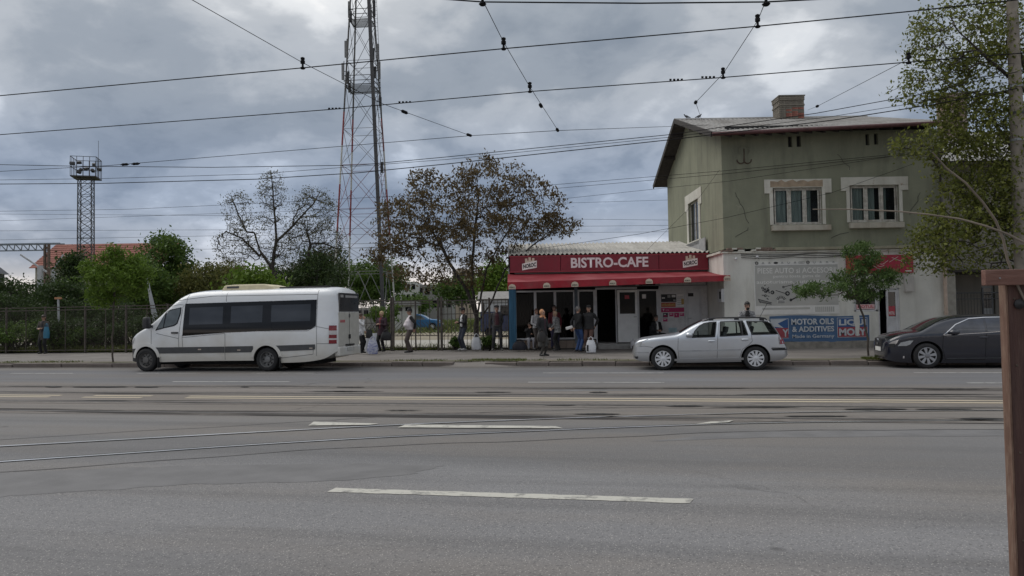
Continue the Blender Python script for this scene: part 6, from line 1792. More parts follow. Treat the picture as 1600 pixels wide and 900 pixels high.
# big tree over the right-hand pavement, trunk just outside the picture
RY = 24.3
def RP(px, py, dy=0): return tuple(P(px, py, RY + dy))
rb = P(1640, 560, RY); rb = (rb.x, rb.y, zpav(24))
tree('spreading_street_tree', rb, [[rb, RP(1640, 480), RP(1634, 400), RP(1626, 300)], [RP(1626, 300), RP(1612, 150), RP(1588, 60, -.5), RP(1570, -20, -.6)], [RP(1626, 300), RP(1560, 200, 1), RP(1500, 130, 1.2)], [RP(1630, 380), RP(1560, 330, .8), RP(1500, 300, 1)], [RP(1626, 300), RP(1690, 150), RP(1720, 20)], [RP(1612, 150), RP(1540, 90, -.8), RP(1490, 40, -1)]],
     [bl(1500, 60, RY, 82, 66, 4), bl(1555, 130, RY, 80, 70, 3.6), bl(1470, 125, RY, 58, 46, 1.7), bl(1540, 260, RY, 82, 68, 3.6), bl(1520, 370, RY, 96, 58, 3.0), bl(1450, 228, RY, 50, 24, .9), bl(1570, 40, RY, 60, 60, 1.6), bl(1450, 395, RY, 44, 34, 1.0), bl(1530, 195, RY, 74, 52, 4.4), bl(1560, 300, RY, 64, 64, 4.4), bl(1510, 330, RY, 60, 60, 2.4), bl(1620, 300, RY, 70, 120, 2.0), bl(1650, 80, RY, 70, 90, 1.6), bl(1590, 400, RY, 40, 36, .8), bl(1440, 140, RY, 52, 28, .7)],
     2700, 15, .122, .16, Lright, M['barkd'], 'large spreading tree hanging into the picture from the right edge', None, .0065, .20, 12, .3, .55, shell=.3)
# trees and bushes behind the fence on the left
FY_ = 40.0
def far_tree(px, py, Y, rx, ry, n, ls, mt, label, seed, name='broadleaf_tree', lean=0):
    p = P(px, py, Y); b = P(px + lean, 0, Y)
    zb = .25 + max(0, .012 * (Y - 62)); base = (b.x, Y, zb)
    rxm, rym = rx * Y / FPX, ry * Y / FPX
    rng = random.Random(seed)
    blobs = [((p.x, p.y, p.z), (rxm * .8, rxm * .7, rym * .8), 2.0)]
    for k in range(6):
        a = rng.uniform(0, 6.28); blobs.append(((p.x + math.cos(a) * rxm * .55, p.y + rng.uniform(-.5, .5) * rxm, p.z + math.sin(a) * rym * .55), (rxm * .45, rxm * .45, rym * .42), 1.0))
    return tree(name, base, [[base, (b.x + .1, Y, zb + (p.z - zb) * .5), (p.x, Y, p.z)]], blobs, int(n * 1.35), 48, ls * 1.12, ls * 1.7, mt, M['barkd'], label, 'trees and bushes behind the fence', .008, .18, seed, .2, .5)
far_tree(114, 436, 50, 18, 40, 90, .22, Ldark, 'dark green tree rising beside the floodlight tower', 31)
far_tree(252, 408, 48, 40, 46, 150, .20, Lmid, 'rounded green tree behind the nose of the minibus', 32)
far_tree(208, 440, 44, 46, 38, 110, .20, Lmid, 'green bushy tree just right of the young street tree', 36)
far_tree(318, 438, 46, 36, 36, 130, .17, Lolive, 'olive yellow bushy tree above the minibus cab', 33)
far_tree(405, 448, 38, 38, 26, 80, .20, Lbright, 'small bright green bush showing over the minibus roof', 34)
far_tree(495, 436, 44, 44, 40, 130, .17, Ldark, 'dark bushy tree above the rear of the minibus', 35)
far_tree(360, 440, 48, 40, 30, 90, .17, Lolive, 'brownish bush below the bare tree', 37)
far_tree(20, 470, 43, 74, 36, 220, .16, Ldark, 'dark evergreen thicket at the left edge', 38, 'evergreen_tree')
far_tree(96, 475, 42, 40, 32, 110, .15, Ldark, 'dark thicket behind the waiting woman', 39, 'evergreen_tree')
far_tree(578, 440, 95, 52, 34, 120, .4, Lmid, 'green tree seen through the legs of the red and white mast', 40)
far_tree(508, 425, 105, 40, 40, 80, .4, Ldark, 'dark distant tree left of the mast legs', 41)
far_tree(775, 440, 60, 34, 26, 90, .26, Lbright, 'light green tree behind the cafe corner', 42)
far_tree(722, 455, 75, 40, 20, 70, .3, Lmid, 'low green tree behind the brown leaved tree', 43)
far_tree(640, 478, 85, 30, 12, 60, .3, Lmid, 'low bushes beside the white hut in the yard', 44)
# bare tree with few leaves
NB = 45.0
def NP(px, py, dy=0): return tuple(P(px, py, NB + dy))
nbz = NP(455, 500); nbase = (nbz[0], NB, .25)
tree('bare_branched_tree', nbase, [[nbase, NP(455, 470), NP(425, 420)], [NP(425, 420), NP(432, 375), NP(428, 320), NP(424, 272)], [NP(432, 378), NP(460, 350), NP(490, 318), NP(500, 300)], [NP(425, 420), NP(405, 390), NP(398, 364), NP(385, 362), NP(370, 330), NP(362, 308)], [NP(405, 400), NP(378, 372), NP(352, 362)], [NP(455, 470), NP(480, 410), NP(485, 382), NP(505, 380), NP(525, 388)], [NP(485, 382), NP(475, 350), NP(478, 330)]],
     [bl(425, 300, NB, 24, 34, 1.0), bl(490, 330, NB, 36, 40, 2.2), bl(372, 330, NB, 26, 34, .9), bl(420, 370, NB, 60, 40, 2.0), bl(510, 380, NB, 30, 36, 1.3), bl(365, 385, NB, 32, 30, 1.0), bl(470, 390, NB, 50, 36, 1.6)],
     2300, 6, .11, .16, Lbud, M['barkd'], 'nearly bare tree with crooked branches behind the minibus', None, .0085, .20, 14, .1, .45, bend=.34, power=.43)
# undergrowth along the inside of the fence
ug = [(30, 522, 60, 26, Lmid), (95, 518, 45, 26, Ldark), (120, 528, 40, 20, Lmid), (160, 524, 44, 26, Ldark), (205, 520, 44, 28, Ldark), (-30, 520, 60, 30, Ldark), (245, 515, 40, 34, Ldark), (60, 500, 46, 30, Ldark), (300, 510, 50, 36, Ldark), (360, 505, 55, 36, Ldark), (420, 505, 55, 36, Ldark), (480, 505, 55, 34, Ldark), (185, 492, 50, 28, Ldark), (130, 490, 46, 28, Ldark), (10, 490, 55, 32, Ldark)]
ul = ['low green bush nearest the left edge inside the fence', 'dark bush behind the waiting woman inside the fence', 'low green bush between woman and young tree', 'dark bush behind the young tree trunk', 'dark bush inside the fence near the minibus nose', 'dark bush cut by the left picture edge', 'dark bush right behind the minibus headlight', 'tall dark bush left of the waiting woman', 'dark bush behind the minibus cab', 'dark bush behind the first minibus window', 'dark bush behind the middle minibus window', 'dark bush behind the rear minibus window', 'tall dark bush above the fence rail by the minibus', 'tall dark bush above the rail by the young tree', 'tall dark bush above the rail at the left edge']
for i, (px, py, rx, ry, mm) in enumerate(ug):
    Y = (36.6 if py > 510 else 39.5) + .4 * (px < 0); p = P(px, py, Y)
    shrub('shrub', tuple(p), (rx * Y / FPX, 1.2, ry * Y / FPX), 2600, .13, mm, ul[i], 60 + i, 'bushes inside the fence', base_z=.22)
for i, (px, py, Y, rx, ry, n_, ls, mm, lab) in enumerate(((-20, 478, 46, 80, 44, 5000, .2, Ldark, 'broad dark thicket filling the left edge behind the fence'), (70, 474, 47, 60, 40, 5000, .2, Ldark, 'broad dark thicket below the red roof'), (150, 470, 47, 60, 44, 6000, .2, Lmid, 'broad green thicket behind the young tree crown'), (235, 466, 47, 60, 50, 6000, .2, Lmid, 'broad green thicket behind the minibus nose'), (315, 462, 49, 60, 46, 6000, .2, Lolive, 'broad olive thicket behind the minibus cab roof'), (375, 452, 50, 56, 44, 6000, .18, Lolive, 'brownish olive thicket left of the bright bush'), (440, 448, 50, 60, 46, 6500, .18, Ldark, 'dark tangled thicket under the bare tree'), (510, 440, 50, 40, 50, 5000, .18, Ldark, 'dark tangled thicket beside the mast foot'), (560, 452, 92, 70, 30, 5000, .35, Lmid, 'distant green thicket behind the mast foot'))):
    p = P(px, py, Y)
    shrub('thicket', tuple(p), (rx * Y / FPX, 1.8, ry * Y / FPX), n_, ls, mm, lab, 120 + i, 'trees and bushes behind the fence', cat='thicket', lobes=14, base_z=.24)
for i, (px, py, rx, ry, lab) in enumerate(((712, 536, 9, 10, 'small green bush at the foot of the brown leaved tree'), (760, 535, 14, 11, 'small green bush between the white bag and the man in a blazer'), (600, 490, 30, 16, 'green bush in the yard behind the two women'))):
    Y = 31.3 if i < 2 else 60; p = P(px, py, Y)
    shrub('shrub', tuple(p), (rx * Y / FPX, .5 if i < 2 else 2, ry * Y / FPX), 1500, .09 if i < 2 else .3, Lmid, lab, 90 + i, None, base_z=.22)
# dry bare stems hanging close to the camera on the right
vine = empty('dry_stem', (2.75, 3.75, 0), 0, label='thin bare dry stems arching across the right side', cat='plant')
def VP(px, py, Y): p = P(px, py, Y); return (p.x - 2.75, p.y - 3.75, p.z)
v1 = MB(); v1.tube([VP(1270, 327, 3.75), VP(1330, 327, 3.75), VP(1400, 330, 3.75), VP(1450, 335, 3.75), VP(1500, 342, 3.75), VP(1540, 353, 3.75), VP(1575, 366, 3.75), VP(1610, 384, 3.75), VP(1660, 420, 3.8)], [.0022, .003, .0035, .004, .0045, .005, .0055, .006, .007], 6)
v1.build('stem', mat('dry_stem_bark', (.20, .165, .13), .85, var=.25), vine, smooth=60)
v2 = MB(); v2.tube([VP(1457, 238, 3.8), VP(1478, 262, 3.8), VP(1508, 285, 3.8), VP(1535, 315, 3.88), VP(1556, 345, 3.93), VP(1568, 375, 3.96), VP(1574, 405, 3.98), VP(1588, 442, 3.985), VP(1605, 478, 3.985), VP(1630, 530, 3.985)], [.003, .004, .005, .0055, .006, .0065, .007, .007, .007, .007], 6)
v2.build('stem', MATS['dry_stem_bark'], vine, smooth=60)

# ================================================================== FENCES
fencem = mat('rusty_fence_paint', (.075, .062, .052), .8, var=.35, scale=8)
def fu(px): return uv(PV(px, 520, FENCE_V))[0]
zf0 = zpav(FENCE_V)
def fz(px, py): return PV(px, py, FENCE_V).z
u_a = fu(10); duf = (fu(197) - fu(10)) / 3
wf_ = empty('mesh_fence', (*xy(0, FENCE_V), 0), ROADA, label='rusty wire mesh fence with steel posts along the left pavement', cat='fence')
ztop = fz(100, 480)
uend = fu(556)
u = u_a - 5 * duf; us_ = []
while u < uend + .1: us_.append(u); u += duf
post0 = MB().box(-.035, .035, -.035, .035, zf0 - .1, ztop + .06).mesh('post', fencem)
thin0 = MB().box(-.015, .015, -.015, .015, zf0, ztop).mesh('thin_post', fencem)
railm_ = MB().box(.04, duf - .04, -.02, .02, -.02, .02).mesh('rail', fencem)
wires = MB(); 
for u in us_:
    o = link('post', post0, wf_); o.location = (u, 0, 0)
for u in us_[:-1]:
    o = link('thin_post', thin0, wf_); o.location = (u + duf * .5, 0.01, 0)
    for z in (ztop - .0, ztop - .13, zf0 + .07):
        o = link('rail', railm_, wf_); o.location = (u, 0, z)
wires = []
for u in us_[:-1]:
    h = ztop - .15 - zf0 - .08; sp_ = .085
    k = int((duf + h) / sp_)
    for i in range(k):
        s_ = i * sp_
        a0 = max(0, s_ - h); a1 = min(duf, s_)
        wires.append(((u + a0, 0, zf0 + .08 + (s_ - a0)), (u + a1, 0, zf0 + .08 + (s_ - a1))))
        wires.append(((u + duf - a0, 0.004, zf0 + .08 + (s_ - a0)), (u + duf - a1, 0.004, zf0 + .08 + (s_ - a1))))
a_ = np.array([w[0] for w in wires], float); b_ = np.array([w[1] for w in wires], float)
tag(tubes_np('wire_mesh', a_, b_, np.full(len(a_), .0022), np.full(len(a_), .0022), 3, fencem, wf_), kind='stuff')
def railing(name, pa, pb, label, cat, posts, rails, nb=None, hatch=None, bars=(468, 543)):
    ua, ub = fu(pa), fu(pb)
    r_ = empty(name, (*xy(ua, FENCE_V), 0), ROADA, label=label, cat=cat)
    for (px, w, yt) in posts:
        uu = fu(px) - ua; MB().box(uu - w / 2, uu + w / 2, -.04, .04, zf0 - .1, fz(px, yt)).build('post', fencem, r_)
    for (y, h) in rails:
        z = fz((pa + pb) / 2, y); MB().box(0, ub - ua, -.018, .018, z - h / 2, z + h / 2).build('rail', fencem, r_)
    mid = (pa + pb) / 2
    if nb:
        m_ = MB()
        for i in range(1, nb):
            uu = (ub - ua) * i / nb; m_.box(uu - .010, uu + .010, -.010, .010, fz(mid, bars[1]), fz(mid, bars[0]))
        tag(m_.build('bars', fencem, r_), kind='stuff')
    if hatch:
        m_ = MB(); (ya, yb, n, sym) = hatch; z1, z0 = fz(mid, ya), fz(mid, yb); h = z1 - z0; Wd = ub - ua
        for i in range(-n, n * 2):
            x = Wd * i / n
            for sgn_ in (1,):
                x0_, x1_ = x, x + h
                def cx__(t): return x0_ + (x1_ - x0_) * t
                lo, hi = (0, Wd / 2) if sym else (0, Wd)
                t0, t1 = max(0, (lo - x0_) / h), min(1, (hi - x0_) / h)
                if t1 > t0:
                    m_.bar((cx__(t0), 0, z0 + h * t0), (cx__(t1), 0, z0 + h * t1), .018, .018)
                    if sym: m_.bar((Wd - cx__(t0), 0, z0 + h * t0), (Wd - cx__(t1), 0, z0 + h * t1), .018, .018)
        tag(m_.build('hatch_bars', fencem, r_), kind='stuff')
    return r_
railing('railing', 557, 611, 'rusty railing behind the two waiting women', 'railing', [(611, .05, 466)], [(470, .04), (475, .03), (505, .03), (527, .03), (543, .04)], 7, (507, 526, 9, False))
railing('yard_gate', 614, 686, 'rusty double gate with herringbone bars behind the man in a hat', 'gate', [(614.5, .09, 464), (649.5, .04, 470), (685, .07, 466)], [(470, .04), (474, .03), (524.5, .035), (543, .04)], 5, (503, 524, 12, True))
railing('railing', 688, 797, 'rusty railing between the gate and the blue cafe corner', 'railing', [(690, .09, 464), (722, .05, 468), (755, .05, 468), (765, .06, 465), (795, .05, 468)], [(469, .04), (474, .03), (490, .03), (524.5, .035), (544, .04)], 18, (507, 524, 18, False))
MB()
# ================================================================== MASTS AND RAILWAY THINGS
def lattice(name, base, w0, w1, H, levels, rz, label, cat, legw, brw, legmat, brmat, z_paint=None, brace='X'):
    r_ = empty(name, base, rz, label=label, cat=cat)
    def hw(z): return (w0 + (w1 - w0) * z / H) / 2
    cs = [(-1, -1), (1, -1), (1, 1), (-1, 1)]
    for (sx_, sy_) in cs:
        m_ = MB()
        zs = [0] + [z for z in (z_paint or [])] + [H]
        for k in range(len(zs) - 1):
            m_.cur = 2 if (len(zs) > 4 and k == len(zs) - 2) else k % 2
            a = (sx_ * hw(zs[k]), sy_ * hw(zs[k]), zs[k]); b = (sx_ * hw(zs[k + 1]), sy_ * hw(zs[k + 1]), zs[k + 1])
            m_.tube([a, b], legw, 6, cap=False)
        m_.build('leg', legmat, r_)
    for i in range(4):
        (ax, ay), (bx, by) = cs[i], cs[(i + 1) % 4]
        m_ = MB()
        for k in range(len(levels) - 1):
            za, zb = levels[k], levels[k + 1]; ha, hb = hw(za), hw(zb)
            A1, B1 = Vector((ax * ha, ay * ha, za)), Vector((bx * ha, by * ha, za)); A2, B2 = Vector((ax * hb, ay * hb, zb)), Vector((bx * hb, by * hb, zb))
            m_.cur = 0
            if z_paint:
                q_ = sum(1 for z in z_paint if z <= (za + zb) / 2); m_.cur = 2 if q_ == len(z_paint) else q_ % 2
            if brace == 'X' or k > 0:
                m_.bar(A1, B2, brw); m_.bar(B1, A2, brw)
                m_.bar(A2, B2, brw)
                if brw > .03 and k < 4 and label.startswith('tall'):
                    Mid = (A1 + B2) / 2; m_.bar((A1 + A2) / 2, (A1 * .75 + B2 * .25), brw * .6); m_.bar((B1 + B2) / 2, (B1 * .75 + A2 * .25), brw * .6)
            else:
                T = (A2 + B2) / 2
                m_.bar(A1, T, brw * 1.6); m_.bar(B1, T, brw * 1.6); m_.bar(A2, B2, brw * 1.6); m_.bar(A1.lerp(A2, .5), A1.lerp(T, .5), brw); m_.bar(B1.lerp(B2, .5), B1.lerp(T, .5), brw)
        o = m_.build('bracing', brmat, r_); tag(o, kind='stuff')
    return r_, hw
mw = mat('mast_white', (.42, .42, .40), .6, var=.15)
mr_ = mat('mast_red', (.20, .028, .03), .6, var=.25)
md_ = mat('mast_dark', (.04, .04, .043), .6, var=.25)
MY = 77.0
mc = P(568.5, 488, MY)
zb_m = 0.45
def mz(y): return P(566, y, MY).z - zb_m
HM = 38.0
wbase = 83 * (MY - 2.5) / FPX; wtop_ = wbase + (29 * (MY - 1) / FPX - wbase) * HM / mz(0)
lv = [0, mz(426), mz(384), mz(330), mz(262), mz(206), mz(138), mz(100), mz(36), HM - 4, HM]
lv = [0.0] + sorted(x for x in lv[1:])
mast, mhw = lattice('telecom_mast', (mc.x + .1, MY, zb_m), wbase, wtop_, HM, lv, R(-5), 'tall red and white lattice mast with antennas behind the trees', 'mast', .085, .036, [mw, mr_, mat('mast_silhouette', (.06, .06, .06), .6, var=.25)], [mat('mast_brace_grey', (.17, .17, .17), .6, var=.2), mat('mast_brace_red', (.16, .03, .033), .6, var=.2), md_], [mz(365), mz(292), mz(232), mz(180)], 'K')  # third slot: the top's dark silhouette against the sky is put into the colour
zl = [mz(y) for y in (480, 0)] 
ct = MB(); ct.bar((mhw(0) + .05, -mhw(0) - .1, 0), (mhw(HM) + .05, -mhw(HM) - .1, HM), .34, .14); ct.build('cable_tray', md_, mast)
ld_ = MB()
for s_ in (.42, .78): ld_.bar((mhw(0) + s_, -mhw(0) + .1, 0), (mhw(HM) + s_, -mhw(HM) + .1, HM), .035, .035)
for k in range(90):
    z = HM * (k + .5) / 90; ld_.bar((mhw(z) + .42, -mhw(z) + .1, z), (mhw(z) + .78, -mhw(z) + .1, z), .02)
tag(ld_.build('ladder', md_, mast), kind='stuff')
for y in (140, 36):
    z = mz(y); h = mhw(z) + .05
    pf = MB()
    for k in range(9): pf.bar((-h, -h + 2 * h * k / 8, z), (h, -h + 2 * h * k / 8, z), .07, .05)
    pf.bar((-h, -h, z), (-h, h, z), .09); pf.bar((h, -h, z), (h, h, z), .09)
    for zz_ in (.55, 1.05):
        for (a, b) in (((-h, -h), (h, -h)), ((h, -h), (h, h)), ((h, h), (-h, h)), ((-h, h), (-h, -h))): pf.bar((a[0], a[1], z + zz_), (b[0], b[1], z + zz_), .05)
    tag(pf.build('platform', md_, mast), kind='stuff')
antm = mat('antenna_grey', (.17, .175, .18), .5, var=.1)
rnd = random.Random(6)
for (y, sx_, off, ln, dark) in ((80, -1, .62, 1.7, 0), (115, -1, .95, 1.7, 0), (122, -1, .35, 1.2, 1), (135, -1, .2, 1.0, 1), (78, 1, .45, 1.6, 0), (88, 1, .1, 1.2, 1), (112, 1, .95, 1.8, 0), (118, 1, .3, 1.2, 1), (14, -1, .75, 1.7, 0), (20, -1, .3, 1.1, 1), (12, 1, .5, 1.6, 1), (28, 1, .1, .9, 1), (30, -1, .05, .9, 1), (160, 1, .75, .9, 1), (264, 1, .45, 1.1, 1)):
    z = mz(y); x = sx_ * (mhw(z) + off * .5); yy = -mhw(z) * rnd.uniform(-.6, 1.0)
    a = MB(); a.box(x - .13, x + .13, yy - .08, yy + .08, z - ln / 2, z + ln / 2); a.build('antenna', M['dsteel'] if dark else antm, mast, bevel=.03)
    b = MB(); b.tube([(x - sx_ * .12, yy, z - ln / 2 - .2), (x - sx_ * .12, yy, z + ln / 2 + .2)], .04, 6); b.bar((x - sx_ * .12, yy, z), (sx_ * mhw(z) * .95, yy * .9, z), .05); b.build('antenna_bracket', md_, mast)
FY2 = 80.0
fc = P(134, 420, FY2)
fzb = .5
ft_h = P(135, 279, FY2).z - fzb
flt, fhw = lattice('floodlight_tower', (fc.x, FY2, fzb), 1.35, 1.25, ft_h, list(np.linspace(0, ft_h, 19)), R(16), 'slim lattice floodlight tower with railed platform at the left', 'tower', .055, .04, [md_, md_], [md_, md_])
pf = MB(); h = 1.2; pf.box(-h, h, -h, h, ft_h, ft_h + .12); pf.build('platform', md_, flt)
for (a, b) in (((-h, -h), (h, -h)), ((h, -h), (h, h)), ((h, h), (-h, h)), ((-h, h), (-h, -h))):
    m_ = MB()
    for zz_ in (1.05, 2.1): m_.bar((a[0], a[1], ft_h + zz_), (b[0], b[1], ft_h + zz_), .05)
    for k in range(5): m_.bar((a[0] + (b[0] - a[0]) * k / 4, a[1] + (b[1] - a[1]) * k / 4, ft_h), (a[0] + (b[0] - a[0]) * k / 4, a[1] + (b[1] - a[1]) * k / 4, ft_h + 2.1), .045)
    m_.build('guard_rail', md_, flt)
for i, (x, y, z) in enumerate(((-1.05, -1.1, 1.35), (-.4, -1.1, 1.45), (-.45, -1.0, .5), (.1, -.4, .95), (.5, .5, .95), (.95, -1.05, 1.3), (-.7, .7, 1.0), (1.15, .4, 1.1))):
    a = MB(); a.obox((x, y, ft_h + z), (.46, .3, .28), Matrix.Rotation(R(25 if i % 2 else -20), 3, 'X') @ Matrix.Rotation(R(20 * i), 3, 'Z')); a.build('floodlight', M['dsteel'], flt, bevel=.04)
MB().tube([(h, -h * .2, ft_h), (h, -h * .2, ft_h + 4)], .02, 5).build('lightning_rod', md_, flt)
# railway gantry and barrier poles
GY = 60.0
gp = P(73, 440, GY)
gan = empty('railway_gantry', (gp.x, GY, .3), 0, label='grey lattice gantry arm on a rusty pole at the left edge', cat='gantry')
zt_g = P(73, 381, GY).z - .3
g_ = MB(); g_.box(-.22, -.08, -.1, .1, 0, zt_g); g_.box(.08, .22, -.1, .1, 0, zt_g)
for k in range(12): g_.bar((-.15, 0, zt_g * k / 12), (.15, 0, zt_g * (k + 1) / 12), .05)
g_.build('pole', mat('rusty_pole', (.12, .085, .065), .8, var=.3), gan)
ga = MB(); xl = P(-30, 381, GY).x - gp.x
for (z, y) in ((0, -.3), (.0, .3), (-.5, 0)): ga.bar((xl, y, zt_g + z), (1.2 if z == 0 else .2, y, zt_g + z), .09)
for k in range(9):
    a, b = xl + (0 - xl) * k / 9, xl + (0 - xl) * (k + 1) / 9; ga.bar((a, -.3, zt_g), ((a + b) / 2, 0, zt_g - .5), .06); ga.bar(((a + b) / 2, 0, zt_g - .5), (b, -.3, zt_g), .06)
ga.build('arm', mat('grey_blue_steel', (.16, .19, .22), .6, var=.2), gan)
bp0 = P(64, 450, 52.0)
bar_ = empty('barrier_post', (bp0.x, 52.0, .3), 0, label='white level crossing barrier post with slanting arm below the red roof', cat='barrier')
def BQ(px, py): p = P(px, py, 52.0); return (p.x - bp0.x, 0, p.z - .3)
q = BQ(63, 415); MB().box(q[0] - .15, q[0] + .15, -.1, .1, 0, q[2]).build('post', mat('dull_white_paint', (.38, .39, .40), .6, var=.15), bar_)
m_ = MB(); m_.bar(BQ(32, 398), BQ(73, 425), .10); m_.build('arm', MATS['dull_white_paint'], bar_)
b2p = P(84, 450, 53.0)
ba2 = empty('barrier_post', (b2p.x, 53.0, .3), 0, label='short barrier arm pointing up to the right of the gantry pole', cat='barrier')
def BQ2(px, py): p = P(px, py, 53.0); return (p.x - b2p.x, 0, p.z - .3)
m_ = MB(); m_.bar(BQ2(82, 424), BQ2(99, 398), .10); m_.build('arm', MATS['dull_white_paint'], ba2)
m_ = MB(); m_.box(-.12, .12, -.1, .1, 0, BQ2(84, 424)[2]); m_.build('post', MATS['dull_white_paint'], ba2)
for (xa, ya, xb, yb, Y, lab) in ((229, 425, 233, 452, 40, 'white leaning pole, upper piece behind the minibus nose'), (233, 452, 243, 490, 38, 'white leaning pole near the windscreen of the minibus'), (91, 466, 92, 512, 36.5, 'white marker pole with orange cap behind the fence')):
    pb, pt_ = P(xb, yb, Y), P(xa, ya, Y)
    o = empty('white_pole', (pb.x, Y, .25), 0, label=lab, cat='pole')
    d = pt_ - pb; k = (pb.z - .25) / max(.1, d.z)
    m_ = MB(); m_.tube([(-d.x * k, 0, 0), (pt_.x - pb.x, 0, pt_.z - .25)], .07 if Y > 37 else .05, 8); m_.build('shaft', MATS['dull_white_paint'], o, smooth=60)
    if Y < 37: MB().box(pt_.x - pb.x - .15, pt_.x - pb.x + .15, -.06, .06, pt_.z - .3, pt_.z - .2).build('cap', mat('orange_cap', (.40, .2, .1), .6), o)

# ================================================================== FAR BUILDINGS AND YARD THINGS
RH = 115.0
def HP_(px, py, Y=RH): return P(px, py, Y)
rtile = mat('red_roof_tile', (.215, .075, .055), .85, var=.2, scale=1.2)
a, b, c, d = HP_(45, 419), HP_(220, 414), HP_(88, 382, RH + 7), HP_(222, 380, RH + 7)
xw0, xw1 = a.x, b.x + 3
rh = empty('red_roofed_house', (xw0, RH, .7), 0, label='long house with hipped red tile roof behind the trees at left', cat='house')
ez, rz_ = a.z - .7, c.z - .7
Wd = xw1 - xw0; cxo = c.x - xw0
MB().box(.6, Wd - .6, .6, 13, 0, ez + .05).build('wall', mat('far_house_wall', (.35, .32, .27), .9, var=.1), rh)
nr = 11
for k in range(nr):
    t0, t1 = k / nr, (k + 1) / nr
    def L_(t): return (cxo * t, 7 * t, ez + (rz_ - ez) * t)
    def Rr(t): return (Wd - 0 * t, 7 * t, ez + (rz_ - ez) * t)
    z_ = .07
    m_ = MB(); p0, p1, p2, p3 = L_(t0), Rr(t0), Rr(t1), L_(t1)
    m_.add([(p0[0], p0[1], p0[2] + z_), (p1[0], p1[1], p1[2] + z_), (p2[0], p2[1], p2[2]), (p3[0], p3[1], p3[2]), (p0[0], p0[1], p0[2] - .02), (p1[0], p1[1], p1[2] - .02)], [(0, 1, 2, 3), (4, 5, 1, 0)])
    m_.add([(p0[0], p0[1], p0[2] + z_), (p3[0], p3[1], p3[2]), (p3[0], 14 - p3[1], p3[2]), (p0[0], 14 - p0[1], p0[2] + z_)], [(0, 1, 2, 3)])
    m_.build('tile_course', rtile, rh)
gy = P(2, 440, 70.0)
gs = empty('grey_spire_roof', (gy.x - 2.2, 70, .4), 0, label='dark grey pointed roof at the far left edge', cat='roof')
m_ = MB(); zz_ = P(0, 400, 70).z - .4; zt_ = P(0, 402, 70).z + 1.0
m_.add([(-1.8, -1.8, zz_ - 1.6), (1.8, -1.8, zz_ - 1.6), (1.8, 1.8, zz_ - 1.6), (-1.8, 1.8, zz_ - 1.6), (-.9, 0, zt_)], [(0, 1, 4), (1, 2, 4), (2, 3, 4), (3, 0, 4)]); m_.box(-1.5, 1.5, -1.5, 1.5, 0, zz_ - 1.6); m_.build('roof', mat('slate', (.10, .105, .115), .7), gs)
def block(name, px0, px1, py0, py1, Y, mt, label, floors, cols, roofmt=None, zb=None, depth=8, wm=None):
    a, b = P(px0, py1, Y), P(px1, py0, Y); zb_ = .24 + .012 * (Y - 62) if zb is None else zb
    o = empty(name, (a.x, Y, zb_), 0, label=label, cat='building')
    Wd, Hh = b.x - a.x, b.z - zb_
    MB().box(0, Wd, 0, depth, 0, Hh).build('wall', mt, o)
    if roofmt: MB().box(-.3, Wd + .3, -.4, depth, Hh, Hh + .35).build('roof', roofmt, o)
    lo = max(0.6, a.z - zb_)
    me = None
    for f in range(floors):
        for k in range(cols):
            w_ = Wd / cols; h_ = (Hh - lo) / floors
            if me is None: me = MB().box(.18 * w_, .82 * w_, -.05, -.005, .25 * h_, .75 * h_).mesh('window', M['glass'])
            q = link('window', me, o); q.location = (k * w_, 0, lo + f * h_)
    return o
pw_ = mat('pale_far_wall', (.50, .49, .47), .9, var=.1); gw_ = mat('grey_far_wall', (.26, .25, .24), .9, var=.15); tw_ = mat('tan_far_wall', (.38, .31, .25), .9, var=.1)
block('white_block', 618, 650, 440, 472, 120, pw_, 'distant white two storey block seen through the brown tree', 2, 4)
block('grey_block', 652, 706, 444, 486, 125, gw_, 'distant grey block behind the brown leaved tree stems', 2, 5)
block('tan_block', 708, 738, 420, 480, 140, tw_, 'distant tan building beside the tree stems', 3, 3)
block('white_hut', 617, 645, 477, 489, 70, pw_, 'small white hut with flat roof in the railway yard', 1, 2, gw_, depth=4)
block('low_shed', 557, 577, 481, 496, 66, gw_, 'low grey shed behind the woman in white', 1, 2, None, depth=4)
# blue and white cabin
CY = 47.0
ca_, cb_ = P(752, 512, CY), P(800, 466, CY)
cab = empty('site_cabin', (ca_.x, CY, .24), 0, label='white and dark blue cabin on wheels behind the railing', cat='cabin')
Wd = cb_.x - ca_.x + 1.6; zmid = P(775, 487, CY).z - .24; ztop_ = P(775, 467, CY).z - .24
MB().box(0, Wd, .02, 3, zmid, ztop_).build('upper_wall', mat('cabin_white', (.42, .44, .47), .7, var=.08), cab)
MB().box(-.05, Wd, 0, 3, .35, zmid).build('lower_wall', mat('cabin_blue', (.035, .045, .10), .6, var=.15), cab)
MB().add([(-.2, -.2, ztop_), (Wd + .2, -.2, ztop_), (Wd + .2, 1.5, ztop_ + .5), (-.2, 1.5, ztop_ + .5), (Wd + .2, 3.2, ztop_), (-.2, 3.2, ztop_)], [(0, 1, 2, 3), (3, 2, 4, 5), (0, 3, 5), (1, 4, 2)]).build('roof', gw_, cab)
x0 = P(782, 485, CY).x - ca_.x; x1 = P(796, 485, CY).x - ca_.x
MB().box(x0, x1, -.02, .01, P(788, 493, CY).z - .24, P(788, 477, CY).z - .24).build('window', M['glass'], cab)
MB().box(P(753, 480, CY).x - ca_.x, P(757, 480, CY).x - ca_.x, -.02, .01, zmid, P(755, 474, CY).z - .24).build('doorway', M['glass'], cab)
for x_ in (.5, Wd - .8):
    MB().lathe([(.3, -.1), (.3, .1)], (x_, .1, .3), 'Y', 16).build('wheel', M['rubber'], cab)
